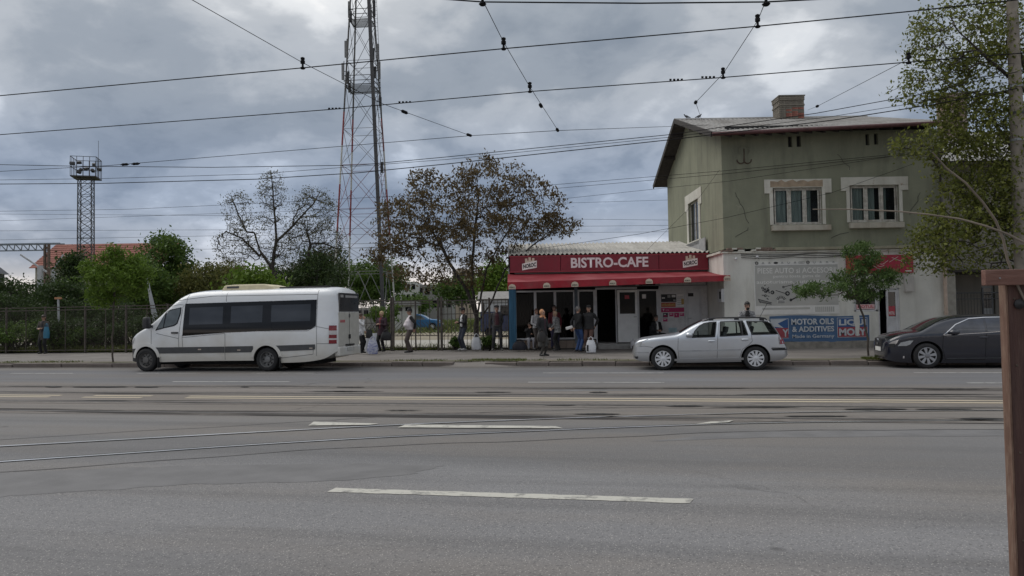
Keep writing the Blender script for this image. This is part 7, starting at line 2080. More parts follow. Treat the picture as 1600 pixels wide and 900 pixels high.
# small blue car in the yard
ZC = 72.0
pc = P(624, 508, ZC); pe = P(692, 508, ZC)
yc = empty('blue_car', (pc.x, ZC, .36), R(-4), label='bright blue hatchback parked in the yard behind the gate', cat='car')
Lc = pe.x - pc.x
kx = Lc / 4.0
top = [(0, .6), (.05 * kx, .9), (.25 * kx, 1.05), (.45 * kx, 1.38), (.9 * kx, 1.46), (1.9 * kx, 1.44), (2.35 * kx, 1.30), (2.95 * kx, .98), (3.6 * kx, .90), (3.92 * kx, .75), (Lc, .5)]
bot = [(0, .35), (.2, .22), (Lc - .2, .22), (Lc, .35)]
csh = Shell(top, bot, [(0, .55), (.3, .76), (1, .80), (Lc - .6, .78), (Lc - .2, .70), (Lc, .5)], [(0, .92), (Lc, .9)], 1.46, .2, [(0, .08), (Lc, .08)], .03, .05, .4)
bluec = mat('bright_blue_paint', (.035, .16, .36), .3, var=.05, coat=.6)
body = csh.body(sorted(set([0, .05, .12, .25] + list(np.linspace(.4, Lc - .25, 30)) + [Lc - .1, Lc])), 'body', [bluec, archm], yc)
wx = (.72 * kx, 3.2 * kx)
apply_bool(body, archcut(wx[0], .29, .35, .24, .8, archm) + archcut(wx[1], .29, .35, .24, .8, archm))
for x_ in wx:
    for sd in (-1, 1): wheel(yc, x_, sd * .69, .29, .29, .18, 'cover', sd)
cgl = mat('hatch_glass', (.10, .12, .13), .05, var=.2)
csh.patch([(.42 * kx, .95), (.55 * kx, 1.33), (1.18 * kx, 1.36), (1.18 * kx, .93)], 'side_window', cgl, yc, .006)
csh.patch([(1.26 * kx, .93), (1.26 * kx, 1.36), (1.85 * kx, 1.35), (2.25 * kx, 1.24), (2.6 * kx, .95)], 'side_window', cgl, yc, .006)
csh.skin(2.35 * kx, 2.92 * kx, .9, 'windscreen', mat('pale_windscreen', (.35, .38, .40), .1), yc)
csh.patch([(3.75 * kx, .62), (3.75 * kx, .74), (3.9 * kx, .70), (3.9 * kx, .6)], 'headlight', lamp_w, yc, .01)

# ================================================================== POLE, WOODEN STALL
pz0 = PV(1593, 300, 26.2)
pole = empty('concrete_pole', (pz0.x, pz0.y, zpav(26.2) - .1), 0, label='tall round concrete pole with steel bands at the right edge', cat='pole')
cpm = mat('pole_concrete', (.255, .225, .19), .9, var=.2, scale=3, bump=.3, bscale=25, dirt=((.15, .13, .11), .6, 1.2))
m_ = MB(); m_.tube([(0, 0, 0), (0, 0, 3), (0, 0, 6), (0, 0, 11)], [.24, .22, .20, .16], 20); m_.build('shaft', cpm, pole, smooth=60)
for y in (130, 172, 214):
    z = PV(1592, y, 26.2).z - zpav(26.2); m_ = MB(); m_.lathe([(.215, -.035), (.215, .035), (.18, .035), (.18, -.035)], (0, 0, z), 'Z', 20, closed=True); m_.build('band', M['dsteel'] if y == 172 else M['steel'], pole)
wood = mat('shaded_red_brown_timber', (.060, .026, .020), .7, var=.3, scale=2.0, stretch=(10, 10, .7), bump=.3, bscale=30, dirt=((.11, .06, .045), .6, 9.0, (6, 6, .6)))  # shade on the front face is put into this darker timber colour
wood2 = mat('lit_red_brown_timber_edge', (.15, .082, .056), .75, var=.25, scale=2.0, stretch=(14, 14, .8), bump=.3, bscale=40, dirt=((.26, .18, .13), .7, 14.0, (3, 3, .5)))  # paler copy of the timber: light on the side face put into the colour
woodb = mat('red_brown_beam', (.155, .072, .053), .7, var=.12, scale=2.0, stretch=(.8, 10, 10), bump=.2, bscale=20, dirt=((.24, .14, .11), .5, 12.0, (.5, 3, 3)))
sx0 = P(1580, 600, 4.0).x
st = empty('wooden_stall', (sx0, 4.0, 0), R(0), label='red brown wooden stall corner with projecting beam close to the camera', cat='stall')
zbt = P(1590, 430, 3.96).z
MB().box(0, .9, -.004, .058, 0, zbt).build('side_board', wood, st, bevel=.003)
MB().box(-.012, -.0005, -.002, .056, 0, zbt).build('lit_edge_strip', wood2, st, bevel=.002)  # thin strip over the board edge, carrying its painted lit colour
xb0 = P(1540, 435, 3.955).x - sx0
zA, zB = P(1570, 445.5, 3.955).z, P(1570, 421, 3.955).z
MB().box(xb0, .9, -.045, -.006, zA, zB).build('beam', woodb, st, bevel=.004)
MB().box(.10, .104, -.0055, -.003, 0, zbt - .05).build('board_joint', M['seam'], st)
for zq in (.35, .8, 1.25, zbt - .12):
    m_ = MB(); m_.lathe([(.007, 0), (.006, -.004), (.001, -.005)], (.03, -.004, zq), 'Y', 10, caps=False); m_.build('bolt', M['rust'], st)
hk = P(1594, 475, 3.98); m_ = MB(); m_.lathe([(.024, 0), (.026, -.012), (.018, -.02), (.004, -.03)], (hk.x - sx0, -.004, hk.z), 'Y', 18); m_.build('knob', M['black'], st, smooth=50)
nl = P(1562, 433.5, 3.7); m_ = MB(); m_.lathe([(.005, 0), (.004, -.004)], (P(1562, 433, 3.955).x - sx0, -.045, zA + (zB - zA) * .45), 'Y', 8); m_.build('screw', M['steel'], st)

# ================================================================== OVERHEAD WIRES
def wire(name, pts, label, r=.011, cat='wire', group='overhead wires', clamps=(), insul=(), sag=0.0, knobs=()):
    """pts: (px, py, v) on vertical planes along the street, or a Vector"""
    w = [p if isinstance(p, Vector) else PV(*p) for p in pts]
    def out(p): return (not isinstance(p, Vector)) and (p[0] < 0 or p[0] > 1600 or p[1] < 0)
    if out(pts[-1]): w.append(w[-1] + (w[-1] - w[-2]).normalized() * (30 if 'cross' not in name else 6))
    if out(pts[0]) or name == 'railway_wire': w.insert(0, w[0] + (w[0] - w[1]).normalized() * (30 if 'cross' not in name else 6))
    o = empty(name, tuple(w[0]), 0, label=label, cat=cat, group=group)
    b = w[0]; full = []
    for p, q_ in zip(w[:-1], w[1:]):
        k = max(2, int((q_ - p).length / 2.0))
        for i in range(k): full.append(p.lerp(q_, i / k) - b)
    full.append(w[-1] - b)
    MB().tube(full, r * .72, 5).build('cable', M['wire'], o)
    for (px, py, v) in clamps:            # suspension fitting: bell, stem and clip
        p = PV(px, py, v) - b
        m_ = MB(); m_.lathe([(r_ * .62, h_ * .6) for r_, h_ in ((.05, .0), (.075, .03), (.03, .06), (.025, .13), (.06, .15), (.06, .22), (.035, .24), (.055, .26), (.055, .30), (.02, .32))], p - Vector((0, 0, .02)), 'Z', 10); m_.build('hanger', M['wire'], o, smooth=50)
    for (px, py, v) in insul:
        p = PV(px, py, v) - b
        j = min(range(len(full)), key=lambda i: (full[i] - p).length); d = (full[min(j + 1, len(full) - 1)] - full[max(0, j - 1)]).normalized()
        m_ = MB(); m_.tube([p + d * t * .75 for t in (-.16, -.10, -.09, -.02, -.01, .01, .02, .09, .10, .16)], [.012, .018, .034, .034, .02, .02, .034, .034, .018, .012], 8); m_.build('insulator', M['wire'], o, smooth=50)
    for (px, py, v) in knobs:
        p = PV(px, py, v) - b
        for k in range(4):
            m_ = MB(); m_.box(p.x - .11 + .065 * k, p.x - .075 + .065 * k, p.y - .012, p.y + .012, p.z - .008, p.z + .02); m_.build('clip', M['wire'], o)
    return o
vA, vB, vC = 11.2, 13.4, 16.8
wire('contact_wire', [(-60, 155, vA), (473, 106, vA), (787, 76, vA), (1184, 41, vA), (1420, 18, vA), (1660, -8, vA)], 'uppermost long wire running under the hangers across the whole sky', .012, clamps=[(473, 106, vA), (787, 76, vA), (1184, 41, vA)])
wire('contact_wire', [(-60, 215, vB), (530, 170, vB), (828, 143, vB), (1130, 121, vB), (1420, 97, vB), (1660, 78, vB)], 'second long wire across the sky with clips near the mast', .012, clamps=[(828, 143, vB), (1130, 121, vB), (1420, 98, vB)], knobs=[(522, 170, vB), (632, 160, vB), (1056, 125, vB), (1106, 121, vB)])
wire('span_wire', [(-60, 271, vC), (165, 259, vC), (735, 212, vC), (872, 204, vC), Vector((HX + XL + .2, HY + .3, ZB + ze0 + .55))], 'third long wire ending at the house gable', .009, insul=[(195, 257, vC), (212, 256, vC)])
wire('contact_wire', [(660, -4, 8.6), (754, 3, 8.6), (1000, 5, 8.6), (1197, 3, 8.6), (1330, -4, 8.6)], 'short wire just under the top edge of the picture', .012, clamps=[(754, 6, 8.6), (1197, 6, 8.6)])
wire('cross_wire', [(290, -6, 8.4), (473, 98, vA), (600, 163, 13.6), (735, 212, vC)], 'slanting wire from top left past the mast', .007, insul=[(632, 175, 14.2), (733, 211, vC)])
wire('cross_wire', [(750, -8, 8.4), (787, 66, vA), (828, 136, vB), (872, 204, vC)], 'steep slanting wire above the brown leaved tree', .007, insul=[(845, 165, 14.6), (871, 203, vC)])
wire('cross_wire', [(1200, -8, 8.4), (1184, 32, vA), (1130, 115, vB), (1087, 160, 15.2), Vector((HX + XL + .15, HY + 1.2, ZB + ze0 + .9))], 'steep slanting wire running down to the house gable', .007, insul=[(1087, 160, 15.2)])
hq = P(1262, 172, HY + 4.6)
wire('cross_wire', [(1440, 80, vB), (1420, 92, vB), (1277, 166, 19.5), Vector((hq.x, hq.y, hq.z))], 'slanting wire from the big tree to the brick chimney', .007, insul=[(1277, 166, 19.5)])
wire('utility_cable', [(-60, 256, 25), (110, 259.5, 25), (330, 261.5, 25), (560, 258, 25), (700, 245, 25), (1050, 210, 25), (1275, 177, 25), (1450, 145, 25), (1590, 112, 24)], 'upper thick cable sagging past the floodlight platform', .016)
wire('utility_cable', [(-60, 282, 25), (160, 279, 25), (400, 272, 25), (700, 249, 25), (1050, 214, 25), (1300, 182, 25), (1460, 156, 25), (1590, 130, 24)], 'thin cable just above the thickest lower cable', .011)
wire('utility_cable', [(-60, 288, 24.8), (160, 286.5, 24.8), (400, 280, 24.8), (560, 270, 24.8), (700, 256, 24.8), (1050, 218, 24.8), (1300, 188, 24.8), (1460, 163, 24.8), (1590, 138, 24)], 'thickest lower cable running past the top of the brown tree', .020)
wire('utility_cable', [(-60, 331, 32), (200, 327, 32), (400, 318, 32), (700, 302, 32), (885, 287, 31), Vector(P(1130, 267, HY - .05)), Vector(P(1430, 238, HY - .02))], 'cable attached to the house above the windows', .011)
wire('utility_cable', [(600, 318, 32), (885, 293, 31), Vector(P(1140, 271, HY - .05)), Vector(P(1470, 236, HY - .02))], 'cable attached to the house just below the upper one', .011)
wire('utility_cable', [(700, 330, 32), (885, 310, 31), Vector(P(1140, 283, HY - .06)), Vector(P(1300, 259, HY - .04)), Vector(P(1420, 240, HY - .03))], 'cable crossing the house between eave and window lintel', .009)
wire('utility_cable', [(800, 395, 30), (1000, 365.5, 28.3), Vector(P(1135, 340, HY - .15)), Vector(P(1300, 301, HY - .2)), Vector(P(1430, 255, HY - .02))], 'cable slanting across the first house window', .010)
wire('utility_cable', [Vector((HX - .03, HY + .3, hp(1132, 263)[1] + ZB)), (1090, 312, 29.6), (1010, 392, 30.6)], 'thin drop cable from house corner to cafe roof', .007)
for i, (ya, yb, yc_, lab) in enumerate(((334, 337, 344, 'upper of two far railway wires at the left'), (347, 333, 312, 'far railway wire rising to the right behind the mast'), (361, 359, 352, 'far railway wire at mid height behind the bare tree'), (376, 368, 362, 'far railway wire just above the red roof'), (392, 389, 384, 'lowest far railway wire level with the red roof'))):
    wire('railway_wire', [Vector(P(-60, ya, 62)), Vector(P(360, yb, 62)), Vector(P(1060, yc_, 62))], lab, .016, group='railway wires')
# ================================================================== PEOPLE
def skinm(): return mat('skin', (.36, .21, .15), .6, var=.08)
def ik(a, b, l1, l2, pole):
    a, b = Vector(a), Vector(b); d = b - a; L_ = min(d.length, (l1 + l2) * .995)
    if d.length < 1e-5: return a
    u = d.normalized(); b = a + u * L_
    x = (l1 * l1 - l2 * l2 + L_ * L_) / (2 * L_); h = math.sqrt(max(0, l1 * l1 - x * x))
    p = Vector(pole); p = (p - u * p.dot(u)); p = p.normalized() if p.length > 1e-4 else Vector((0, 1, 0))
    return a + u * x + p * h
class Body:
    def __init__(s): s.mb = MB(); s.lab = []
    def _mark(s, label): s.lab += [label] * (len(s.mb.v) - len(s.lab))
    def limb(s, pts, rs, label, n=12):
        P_, R_ = [], []
        for i in range(len(pts) - 1):
            a, b = Vector(pts[i]), Vector(pts[i + 1]); k = max(2, int((b - a).length / .02))
            for j in range(k): P_.append(a.lerp(b, j / k)); R_.append(rs[i] + (rs[i + 1] - rs[i]) * j / k)
        P_.append(Vector(pts[-1])); R_.append(rs[-1])
        s.mb.tube(P_, R_, n); s.mb.ell(P_[0], (R_[0],) * 3, 10, 8); s.mb.ell(P_[-1], (R_[-1],) * 3, 10, 8); s._mark(label)
    def ell(s, c, r, label, rot=None, nu=18, nv=14): s.mb.ell(c, r, nu, nv, rot); s._mark(label)
    def loft(s, secs, label, n=28):
        # secs: (centre, rx, ry) from bottom to top
        P_ = []
        for i in range(len(secs) - 1):
            (c0, x0, y0), (c1, x1, y1) = secs[i], secs[i + 1]; c0, c1 = Vector(c0), Vector(c1); k = max(1, int((c1 - c0).length / .02))
            for j in range(k):
                q = j / k; q2 = q * q * (3 - 2 * q); P_.append((c0.lerp(c1, q), x0 + (x1 - x0) * q2, y0 + (y1 - y0) * q2))
        P_.append((Vector(secs[-1][0]), secs[-1][1], secs[-1][2]))
        rings = [[(c.x + rx * math.cos(2 * math.pi * j / n), c.y + ry * math.sin(2 * math.pi * j / n), c.z) for j in range(n)] for c, rx, ry in P_]
        s.mb.loft(rings); s._mark(label)
    def finish(s, name, mats, parent, voxel=.0105):
        me0 = s.mb.mesh('raw', list(mats.values())[0])
        tmp = bpy.data.objects.new('raw', me0); COL.objects.link(tmp)
        md = tmp.modifiers.new('r', 'REMESH'); md.mode = 'VOXEL'; md.voxel_size = voxel; md.use_smooth_shade = True
        sm = tmp.modifiers.new('s', 'SMOOTH'); sm.factor = .4; sm.iterations = 2
        dg = bpy.context.evaluated_depsgraph_get(); dg.update()
        me = bpy.data.meshes.new_from_object(tmp.evaluated_get(dg), depsgraph=dg)
        bpy.data.objects.remove(tmp)
        kd = kdtree.KDTree(len(s.mb.v))
        for i, v in enumerate(s.mb.v): kd.insert(v, i)
        kd.balance()
        keys = list(mats); me.materials.clear()
        for k in keys: me.materials.append(mats[k])
        vl = [keys.index(s.lab[kd.find(v.co)[1]]) for v in me.vertices]
        me.polygons.foreach_set('material_index', [vl[p.vertices[0]] for p in me.polygons])
        me.shade_smooth(); me.name = name
        return link(name, me, parent)
def hand(B, w, d, s, label='skin', curl=.5):
    d = Vector(d).normalized(); up = Vector((0, 0, 1))
    sd = d.cross(up); sd = sd.normalized() if sd.length > .1 else Vector((1, 0, 0))
    nn = sd.cross(d)
    w = Vector(w)
    B.limb([w, w + d * .045 * s, w + d * .085 * s], [.026 * s, .034 * s, .033 * s], label, 10)
    for k, ln in zip((-1.5, -.5, .5, 1.5), (.068, .078, .073, .056)):
        a = w + d * .085 * s + sd * k * .019 * s; b = a + (d - nn * curl * .5).normalized() * ln * .5 * s; c = b + (d * .6 - nn * curl * 1.5).normalized() * ln * .55 * s
        B.limb([a, b, c], [.0095 * s, .0088 * s, .0078 * s], label, 7)
    a = w + d * .03 * s + sd * .03 * s; B.limb([a, a + (d + sd * .9).normalized() * .04 * s, a + (d * 1.3 + sd * .6 - nn * .3).normalized() * .075 * s], [.013 * s, .0105 * s, .0085 * s], label, 7)
NPEOPLE = [0]
def person(px, py, topy, face, label, top, bottom, shoe, hair, skin=(.36, .21, .15), shirt=None, hands=None, feet=None, coat=None, skirt=False, lean=0.0, belly=0.0, look=0.0, hat=None, scarf=None, seat=None, longhair=False, fat=1.0, beard=None, bottom_len=None, side=0.0, pos=None, H=None, headpitch=0.0, topvar=.2, sleeve=None, openfront=False, hood=False):
    g = pos or GP(px, py)
    if H is None: H = (py - topy) / FPX * g.y * 1.0
    s = H / 1.74
    NPEOPLE[0] += 1; k_ = str(NPEOPLE[0])
    root = empty('person', tuple(g), R(face), label=label, cat='person', group='people waiting along the pavement')
    B = Body(); S = lambda x, y, z: Vector((x * s, y * s, z * s))
    hz = (seat or .93)
    ang = R(lean)
    def T(x, y, z):       # upper body point, bent forward about the hips
        dz = z - .93; return S(x + side * dz, y * 1.0 - math.sin(ang) * dz + y * (math.cos(ang) - 1) * 0, hz + math.cos(ang) * dz)
    f = fat
    hipL, hipR = S(-.095, 0, hz - .03), S(.095, 0, hz - .03)
    fl, fr = feet or ((-.11, .0), (.11, .0))
    for hip, ft in ((hipL, fl), (hipR, fr)):
        an = S(ft[0], ft[1], .085); kn = ik(hip, an, .44 * s, .425 * s, (ft[0] * .3, -1, .0 if not seat else .6))
        if bottom_len == 'stock':
            B.limb([hip, kn, an], [.075 * s * f, .058 * s, .042 * s], 'stock')
        else:
            B.limb([hip, kn, kn.lerp(an, .6), an + S(0, .005, .0)], [.095 * s * f, .070 * s * f, .062 * s, .058 * s], 'bottom')
        tx = ft[0] * 1.15
        B.limb([S(ft[0], ft[1] + .045, .045), S(tx, ft[1] - .08, .045), S(tx * 1.05, ft[1] - .165, .035)], [.042 * s, .043 * s, .033 * s], 'shoe', 10)
        B.ell(S(ft[0], ft[1], .085), (.045 * s, .05 * s, .05 * s), 'shoe')
    # trunk
    B.loft([(S(0, 0, hz - .12), .15 * s * f, .115 * s * f), (S(0, .005, hz - .03), .158 * s * f, .115 * s * f), (T(0, 0, .965), .135 * s * f, .095 * s * f)], 'bottom' if not skirt else 'skirt')
    tz = .93 if coat is None else coat
    lowc = (S(0, -.0, tz), (.175 + .03 * (coat is not None)) * s * f, (.13 + .02 * (coat is not None)) * s * f) if coat is not None and not seat else (T(0, 0, .925), .176 * s * f, .132 * s * f)
    secs = [lowc]
    if coat is not None and not seat and tz < .9: secs.append((T(0, 0, .97), .178 * s * f, .136 * s * f))
    secs += [(T(0, -belly * .55, 1.08), (.160 + belly * .25) * s * f, (.120 + belly * .6) * s * f), (T(0, -belly * .3, 1.22), (.170 + belly * .1) * s * f, (.118 + belly * .35) * s * f), (T(0, 0, 1.34), .182 * s * f, .112 * s * f), (T(0, .012, 1.42), .155 * s, .085 * s), (T(0, .015, 1.475), .075 * s, .062 * s)]
    B.loft(secs, 'top')
    if shirt is not None:
        wv_ = .055 if not openfront else .10
        B.loft([(T(0, -.055 - belly * 1.0, .99), wv_ * s, (.085 + belly * .2) * s), (T(0, -.052 - belly * .95, 1.08), wv_ * s * 1.05, (.085 + belly * .25) * s), (T(0, -.05 - belly * .55, 1.22), wv_ * s, .085 * s), (T(0, -.046, 1.34), wv_ * s * .9, .082 * s), (T(0, -.02, 1.455), .05 * s, .062 * s)], 'shirt')
    if skirt:
        B.loft([(S(0, 0, skirt), .205 * s, .175 * s), (S(0, 0, skirt + .25), .195 * s, .16 * s), (S(0, 0, .95), .155 * s, .12 * s)], 'skirt')
    # arms
    hl, hr = hands or ((-.24, -.03, .78), (.24, -.03, .78))
    for sx_, h_ in ((-1, hl), (1, hr)):
        sh_ = T(sx_ * .175 * (1 + (f - 1) * .5), .012, 1.385)
        hd_ = S(*h_) if not seat else S(h_[0], h_[1], h_[2])
        el = ik(sh_, hd_, .285 * s, .25 * s, (sx_ * .7, .55, -.5))
        v = (hd_ - sh_); 
        if v.length > .53 * s: hd_ = sh_ + v.normalized() * .53 * s
        B.limb([sh_, sh_.lerp(el, .5), el, el.lerp(hd_, .9)], [.064 * s * f, .056 * s * f, .049 * s * f, .039 * s * f], 'top' if sleeve is None else 'sleeve')
        fd = (hd_ - el).normalized(); B.limb([el.lerp(hd_, .85), hd_], [.026 * s, .024 * s], 'skin', 10); hand(B, hd_, fd, s)
    # neck and head
    B.limb([T(0, .012, 1.43), T(0, .0, 1.53)], [.052 * s, .048 * s], 'skin')
    hc = T(0, -.012, 1.615)
    rot = Matrix.Rotation(R(look), 3, 'Z') @ Matrix.Rotation(R(headpitch), 3, 'X')
    def Hd(x, y, z): return hc + rot @ S(x, y, z)
    B.ell(hc, (.073 * s, .092 * s, .105 * s), 'skin', rot); B.ell(Hd(0, -.03, -.055), (.055 * s, .060 * s, .062 * s), 'skin', rot)
    B.ell(Hd(0, -.098, -.012), (.013 * s, .020 * s, .024 * s), 'skin', rot, 10, 8); B.ell(Hd(0, -.104, -.026), (.015 * s, .012 * s, .011 * s), 'skin', rot, 10, 8)
    for sx_ in (-1, 1):
        B.ell(Hd(sx_ * .076, .005, -.012), (.012 * s, .020 * s, .030 * s), 'skin', rot, 10, 8)
        B.ell(Hd(sx_ * .030, -.082, .012), (.009 * s, .009 * s, .006 * s), 'eye', rot, 10, 8); B.ell(Hd(sx_ * .030, -.085, .030), (.014 * s, .006 * s, .004 * s), 'hair', rot, 10, 8)
    B.ell(Hd(0, -.086, -.058), (.022 * s, .009 * s, .007 * s), 'lip', rot, 10, 8)
    if scarf:
        B.ell(Hd(0, .034, .020), (.092 * s, .096 * s, .116 * s), 'hair', rot, 24, 18); B.ell(Hd(0, -.015, -.108), (.055 * s, .06 * s, .04 * s), 'hair', rot)
        B.limb([Hd(0, -.075, -.115), Hd(.015, -.105, -.20)], [.02 * s, .025 * s], 'hair'); B.loft([(T(0, .03, 1.40), .12 * s, .09 * s), (T(0, .02, 1.50), .075 * s, .075 * s)], 'hair')
    else:
        B.ell(Hd(0, .018, .026), (.083 * s, .094 * s, .102 * s), 'hair', rot, 24, 18); B.ell(Hd(0, -.035, .082), (.060 * s, .050 * s, .034 * s), 'hair', rot)
        if longhair: B.ell(Hd(0, .045, -.045), (.075 * s, .060 * s, .095 * s), 'hair', rot)
    if beard: B.ell(Hd(0, -.062, -.075), (.052 * s, .045 * s, .048 * s), 'beard', rot)
    if hood: B.limb([T(-.10, .05, 1.44), T(0, .085, 1.43), T(.10, .05, 1.44)], [.04 * s, .055 * s, .04 * s], 'top')
    mats = {}
    def cm(key, c, rough=.85): mats[key] = c if not isinstance(c, tuple) else mat('cloth_%s_%s' % (key, k_), c, rough, var=topvar, scale=9, bump=.25, bscale=35)
    cm('top', top); cm('bottom', bottom); cm('shoe', shoe, .5)
    mats['hair'] = scarf if scarf else mat('hair_' + k_, hair, .6, var=.25, scale=30)
    mats['skin'] = mat('skin_' + k_, skin, .55, var=.08, scale=10); mats['eye'] = mat('eye_dark', (.03, .025, .02), .3); mats['lip'] = mat('lip', (.30, .12, .10), .5)
    if shirt is not None: cm('shirt', shirt)
    if skirt: cm('skirt', bottom)
    if bottom_len == 'stock': cm('stock', (.055, .05, .045))
    if sleeve is not None: cm('sleeve', sleeve)
    if beard: mats['beard'] = mat('beard_' + k_, beard, .8)
    if 'bottom' not in B.lab: mats.pop('bottom')
    B.finish('body', mats, root)
    if hat:
        kind, c = hat; hm = mat('hat_' + k_, c, .85, var=.15)
        m_ = MB(); lr = Matrix.Rotation(R(look), 3, 'Z') @ Matrix.Rotation(R(headpitch - 4), 3, 'X')
        if kind == 'brim':
            prof = [(.001, .15), (.06, .148), (.082, .13), (.090, .07), (.093, .055), (.135, .045), (.137, .050), (.10, .062)]
        else:
            prof = [(.001, .132), (.06, .128), (.092, .10), (.098, .065), (.092, .045)]
        m_.lathe([(r_ * s, h_ * s) for r_, h_ in prof], (0, 0, 0), 'Z', 28, caps=False)
        vs = [hc + lr @ (Vector(v) * 1.0 + Vector((0, .008 * s, 0))) for v in m_.v]; m_.v = [tuple(v) for v in vs]
        if kind != 'brim':
            vis = [hc + lr @ S(x, y, z) for x, y, z in ((-.07, -.065, .055), (-.05, -.135, .045), (.05, -.135, .045), (.07, -.065, .055), (.07, -.06, .07), (-.07, -.06, .07))]
            m_.add(vis, [(0, 1, 2, 3), (5, 4, 3, 2, 1, 0)])
        m_.build('hat', hm, root, smooth=50)
    return root, s
blk = (.012, .012, .013)
def lateral(px, py, w):      # world width of w pixels at that foot point
    return w
headscarf = mat('patterned_headscarf', (.48, .15, .05), .8, scale=22, col2=(.55, .36, .20))
patt = mat('patterned_grey_jacket', (.07, .07, .072), .9, scale=26, col2=(.36, .36, .36))
person(68, 553, 492, 0, 'woman in brown grey coat looking at a phone by the mesh fence', (.060, .052, .045), blk, blk, (.035, .022, .018), shirt=(.02, .02, .025), hands=((-.07, -.26, 1.12), (.08, -.26, 1.13)), coat=.62, look=-5, headpitch=22, longhair=True)
person(563.5, 552, 489.5, 68, 'woman in white jacket holding a hand to her face behind the minibus', (.62, .62, .62), blk, blk, (.05, .028, .02), hands=((.02, -.16, 1.47), (.22, -.10, .95)), coat=.80, headpitch=12, longhair=True)
person(597, 549.5, 486, -28, 'blonde woman in dark purple padded jacket with a black handbag', (.035, .016, .024), blk, blk, (.52, .38, .22), shirt=(.16, .02, .03), hands=((-.07, -.22, 1.16), (.10, -.24, 1.17)), coat=.70, fat=1.12, look=-10)
person(641, 551, 482.5, -72, 'stout man in a black hat with a jacket over his shoulders', (.58, .53, .55), (.075, .058, .052), blk, (.10, .09, .085), hands=((-.20, .13, .98), (.18, .14, .95)), belly=.105, fat=1.15, hat=('brim', blk), sleeve=blk, feet=((-.10, .06), (.11, -.07)))
person(724.5, 547.5, 481, -58, 'young man in black jacket and white shirt looking at a phone by the tree', blk, (.028, .034, .048), (.30, .30, .30), (.02, .018, .016), shirt=(.66, .66, .66), hands=((-.06, -.27, 1.14), (.08, -.27, 1.15)), hat=('cap', (.02, .018, .02)), headpitch=18, openfront=True)
person(777, 548, 477, 6, 'man in dark grey blazer and flat cap standing by the railing', (.045, .045, .046), (.022, .022, .025), (.10, .095, .09), (.12, .11, .10), shirt=(.055, .016, .022), hands=((-.14, .16, .90), (.14, .16, .90)), hat=('cap', blk), openfront=True, feet=((-.16, .02), (.15, -.03)))
cpos = Vector((P(828, 540, 30.55).x, 30.55, zpav(30.4)))
person(828, 545.5, 508, 8, 'small seated child in black top and light grey trousers', blk, (.30, .30, .33), (.14, .14, .14), (.03, .022, .018), hands=((-.05, -.24, 1.02), (.10, -.25, .74)), seat=.50, feet=((-.12, -.36), (.13, -.36)), H=1.42, pos=cpos, headpitch=10)
person(848.5, 556.5, 483.5, 50, 'old woman in orange patterned headscarf, black padded jacket and grey skirt', (.022, .022, .024), (.055, .055, .052), blk, (.1, .1, .1), scarf=headscarf, hands=((-.20, -.10, .92), (.10, -.26, 1.03)), skirt=.36, coat=.78, fat=1.12, bottom_len='stock', shirt=(.06, .02, .035))
person(839, 546, 482, 30, 'brown haired person in pale top half hidden behind the old woman', (.42, .42, .43), (.06, .05, .045), blk, (.09, .04, .025), hands=((-.12, -.2, 1.0), (.12, -.2, 1.0)))
person(868, 547, 478.5, 8, 'dark haired man in a maroon top behind the woman in grey', (.11, .014, .022), (.04, .035, .075), blk, (.012, .011, .011), hands=((-.22, -.04, .8), (.22, -.10, .9)), openfront=True, shirt=(.4, .38, .37), pos=Vector((P(867, 540, 30.7).x, 30.7, zpav(30.5))), H=1.74)
person(872, 545.5, 483.5, -120, 'woman in patterned grey jacket and black trousers seen from behind', patt, blk, blk, (.42, .30, .20), hands=((-.10, -.24, .98), (.2, -.2, 1.0)), coat=.78, lean=9, pos=GP(872, 547.5))
person(904, 549.5, 478.5, 118, 'grey haired man in black jacket and blue jeans with hands behind him', blk, (.030, .065, .17), blk, (.16, .15, .14), hands=((-.10, .22, .93), (.12, .22, .93)), coat=.86, fat=1.06)
person(921, 549.5, 477, -22, 'man in black jumper, brown trousers and black cap by the cafe door', blk, (.085, .045, .035), blk, (.10, .09, .085), hands=((-.16, .16, .95), (.20, .14, .95)), hat=('cap', blk), coat=.84, fat=1.08, shirt=None, feet=((-.10, .0), (.10, .0)))
pb_ = P(1026, 538, BY - .55)
person(1026, 538, 495, 22, 'dark haired man in black coat and white shirt seated beside the cafe door', blk, blk, blk, (.02, .018, .016), shirt=(.55, .54, .52), hands=((-.05, -.22, .68), (.06, -.24, .68)), seat=.52, feet=((-.12, -.40), (.12, -.40)), H=1.66, pos=Vector((pb_.x, BY - .55, zpav(30) + .02)), openfront=False)
gpos = Vector((*xy(uv(PV(1166, 520, 23.9))[0], 23.9), zpav(23.9)))
hgt = PV(1166, 471.5, 23.9).z - zpav(23.9)
person(1166, 560, 472, 0, 'bearded man in grey checked jacket leaning on the silver estate roof', patt, blk, blk, (.012, .011, .01), shirt=(.02, .02, .02), hands=((-.10, -.34, 1.20), (.06, -.36, 1.20)), lean=14, H=hgt + .03, pos=gpos, beard=(.012, .011, .01), headpitch=14, openfront=True)

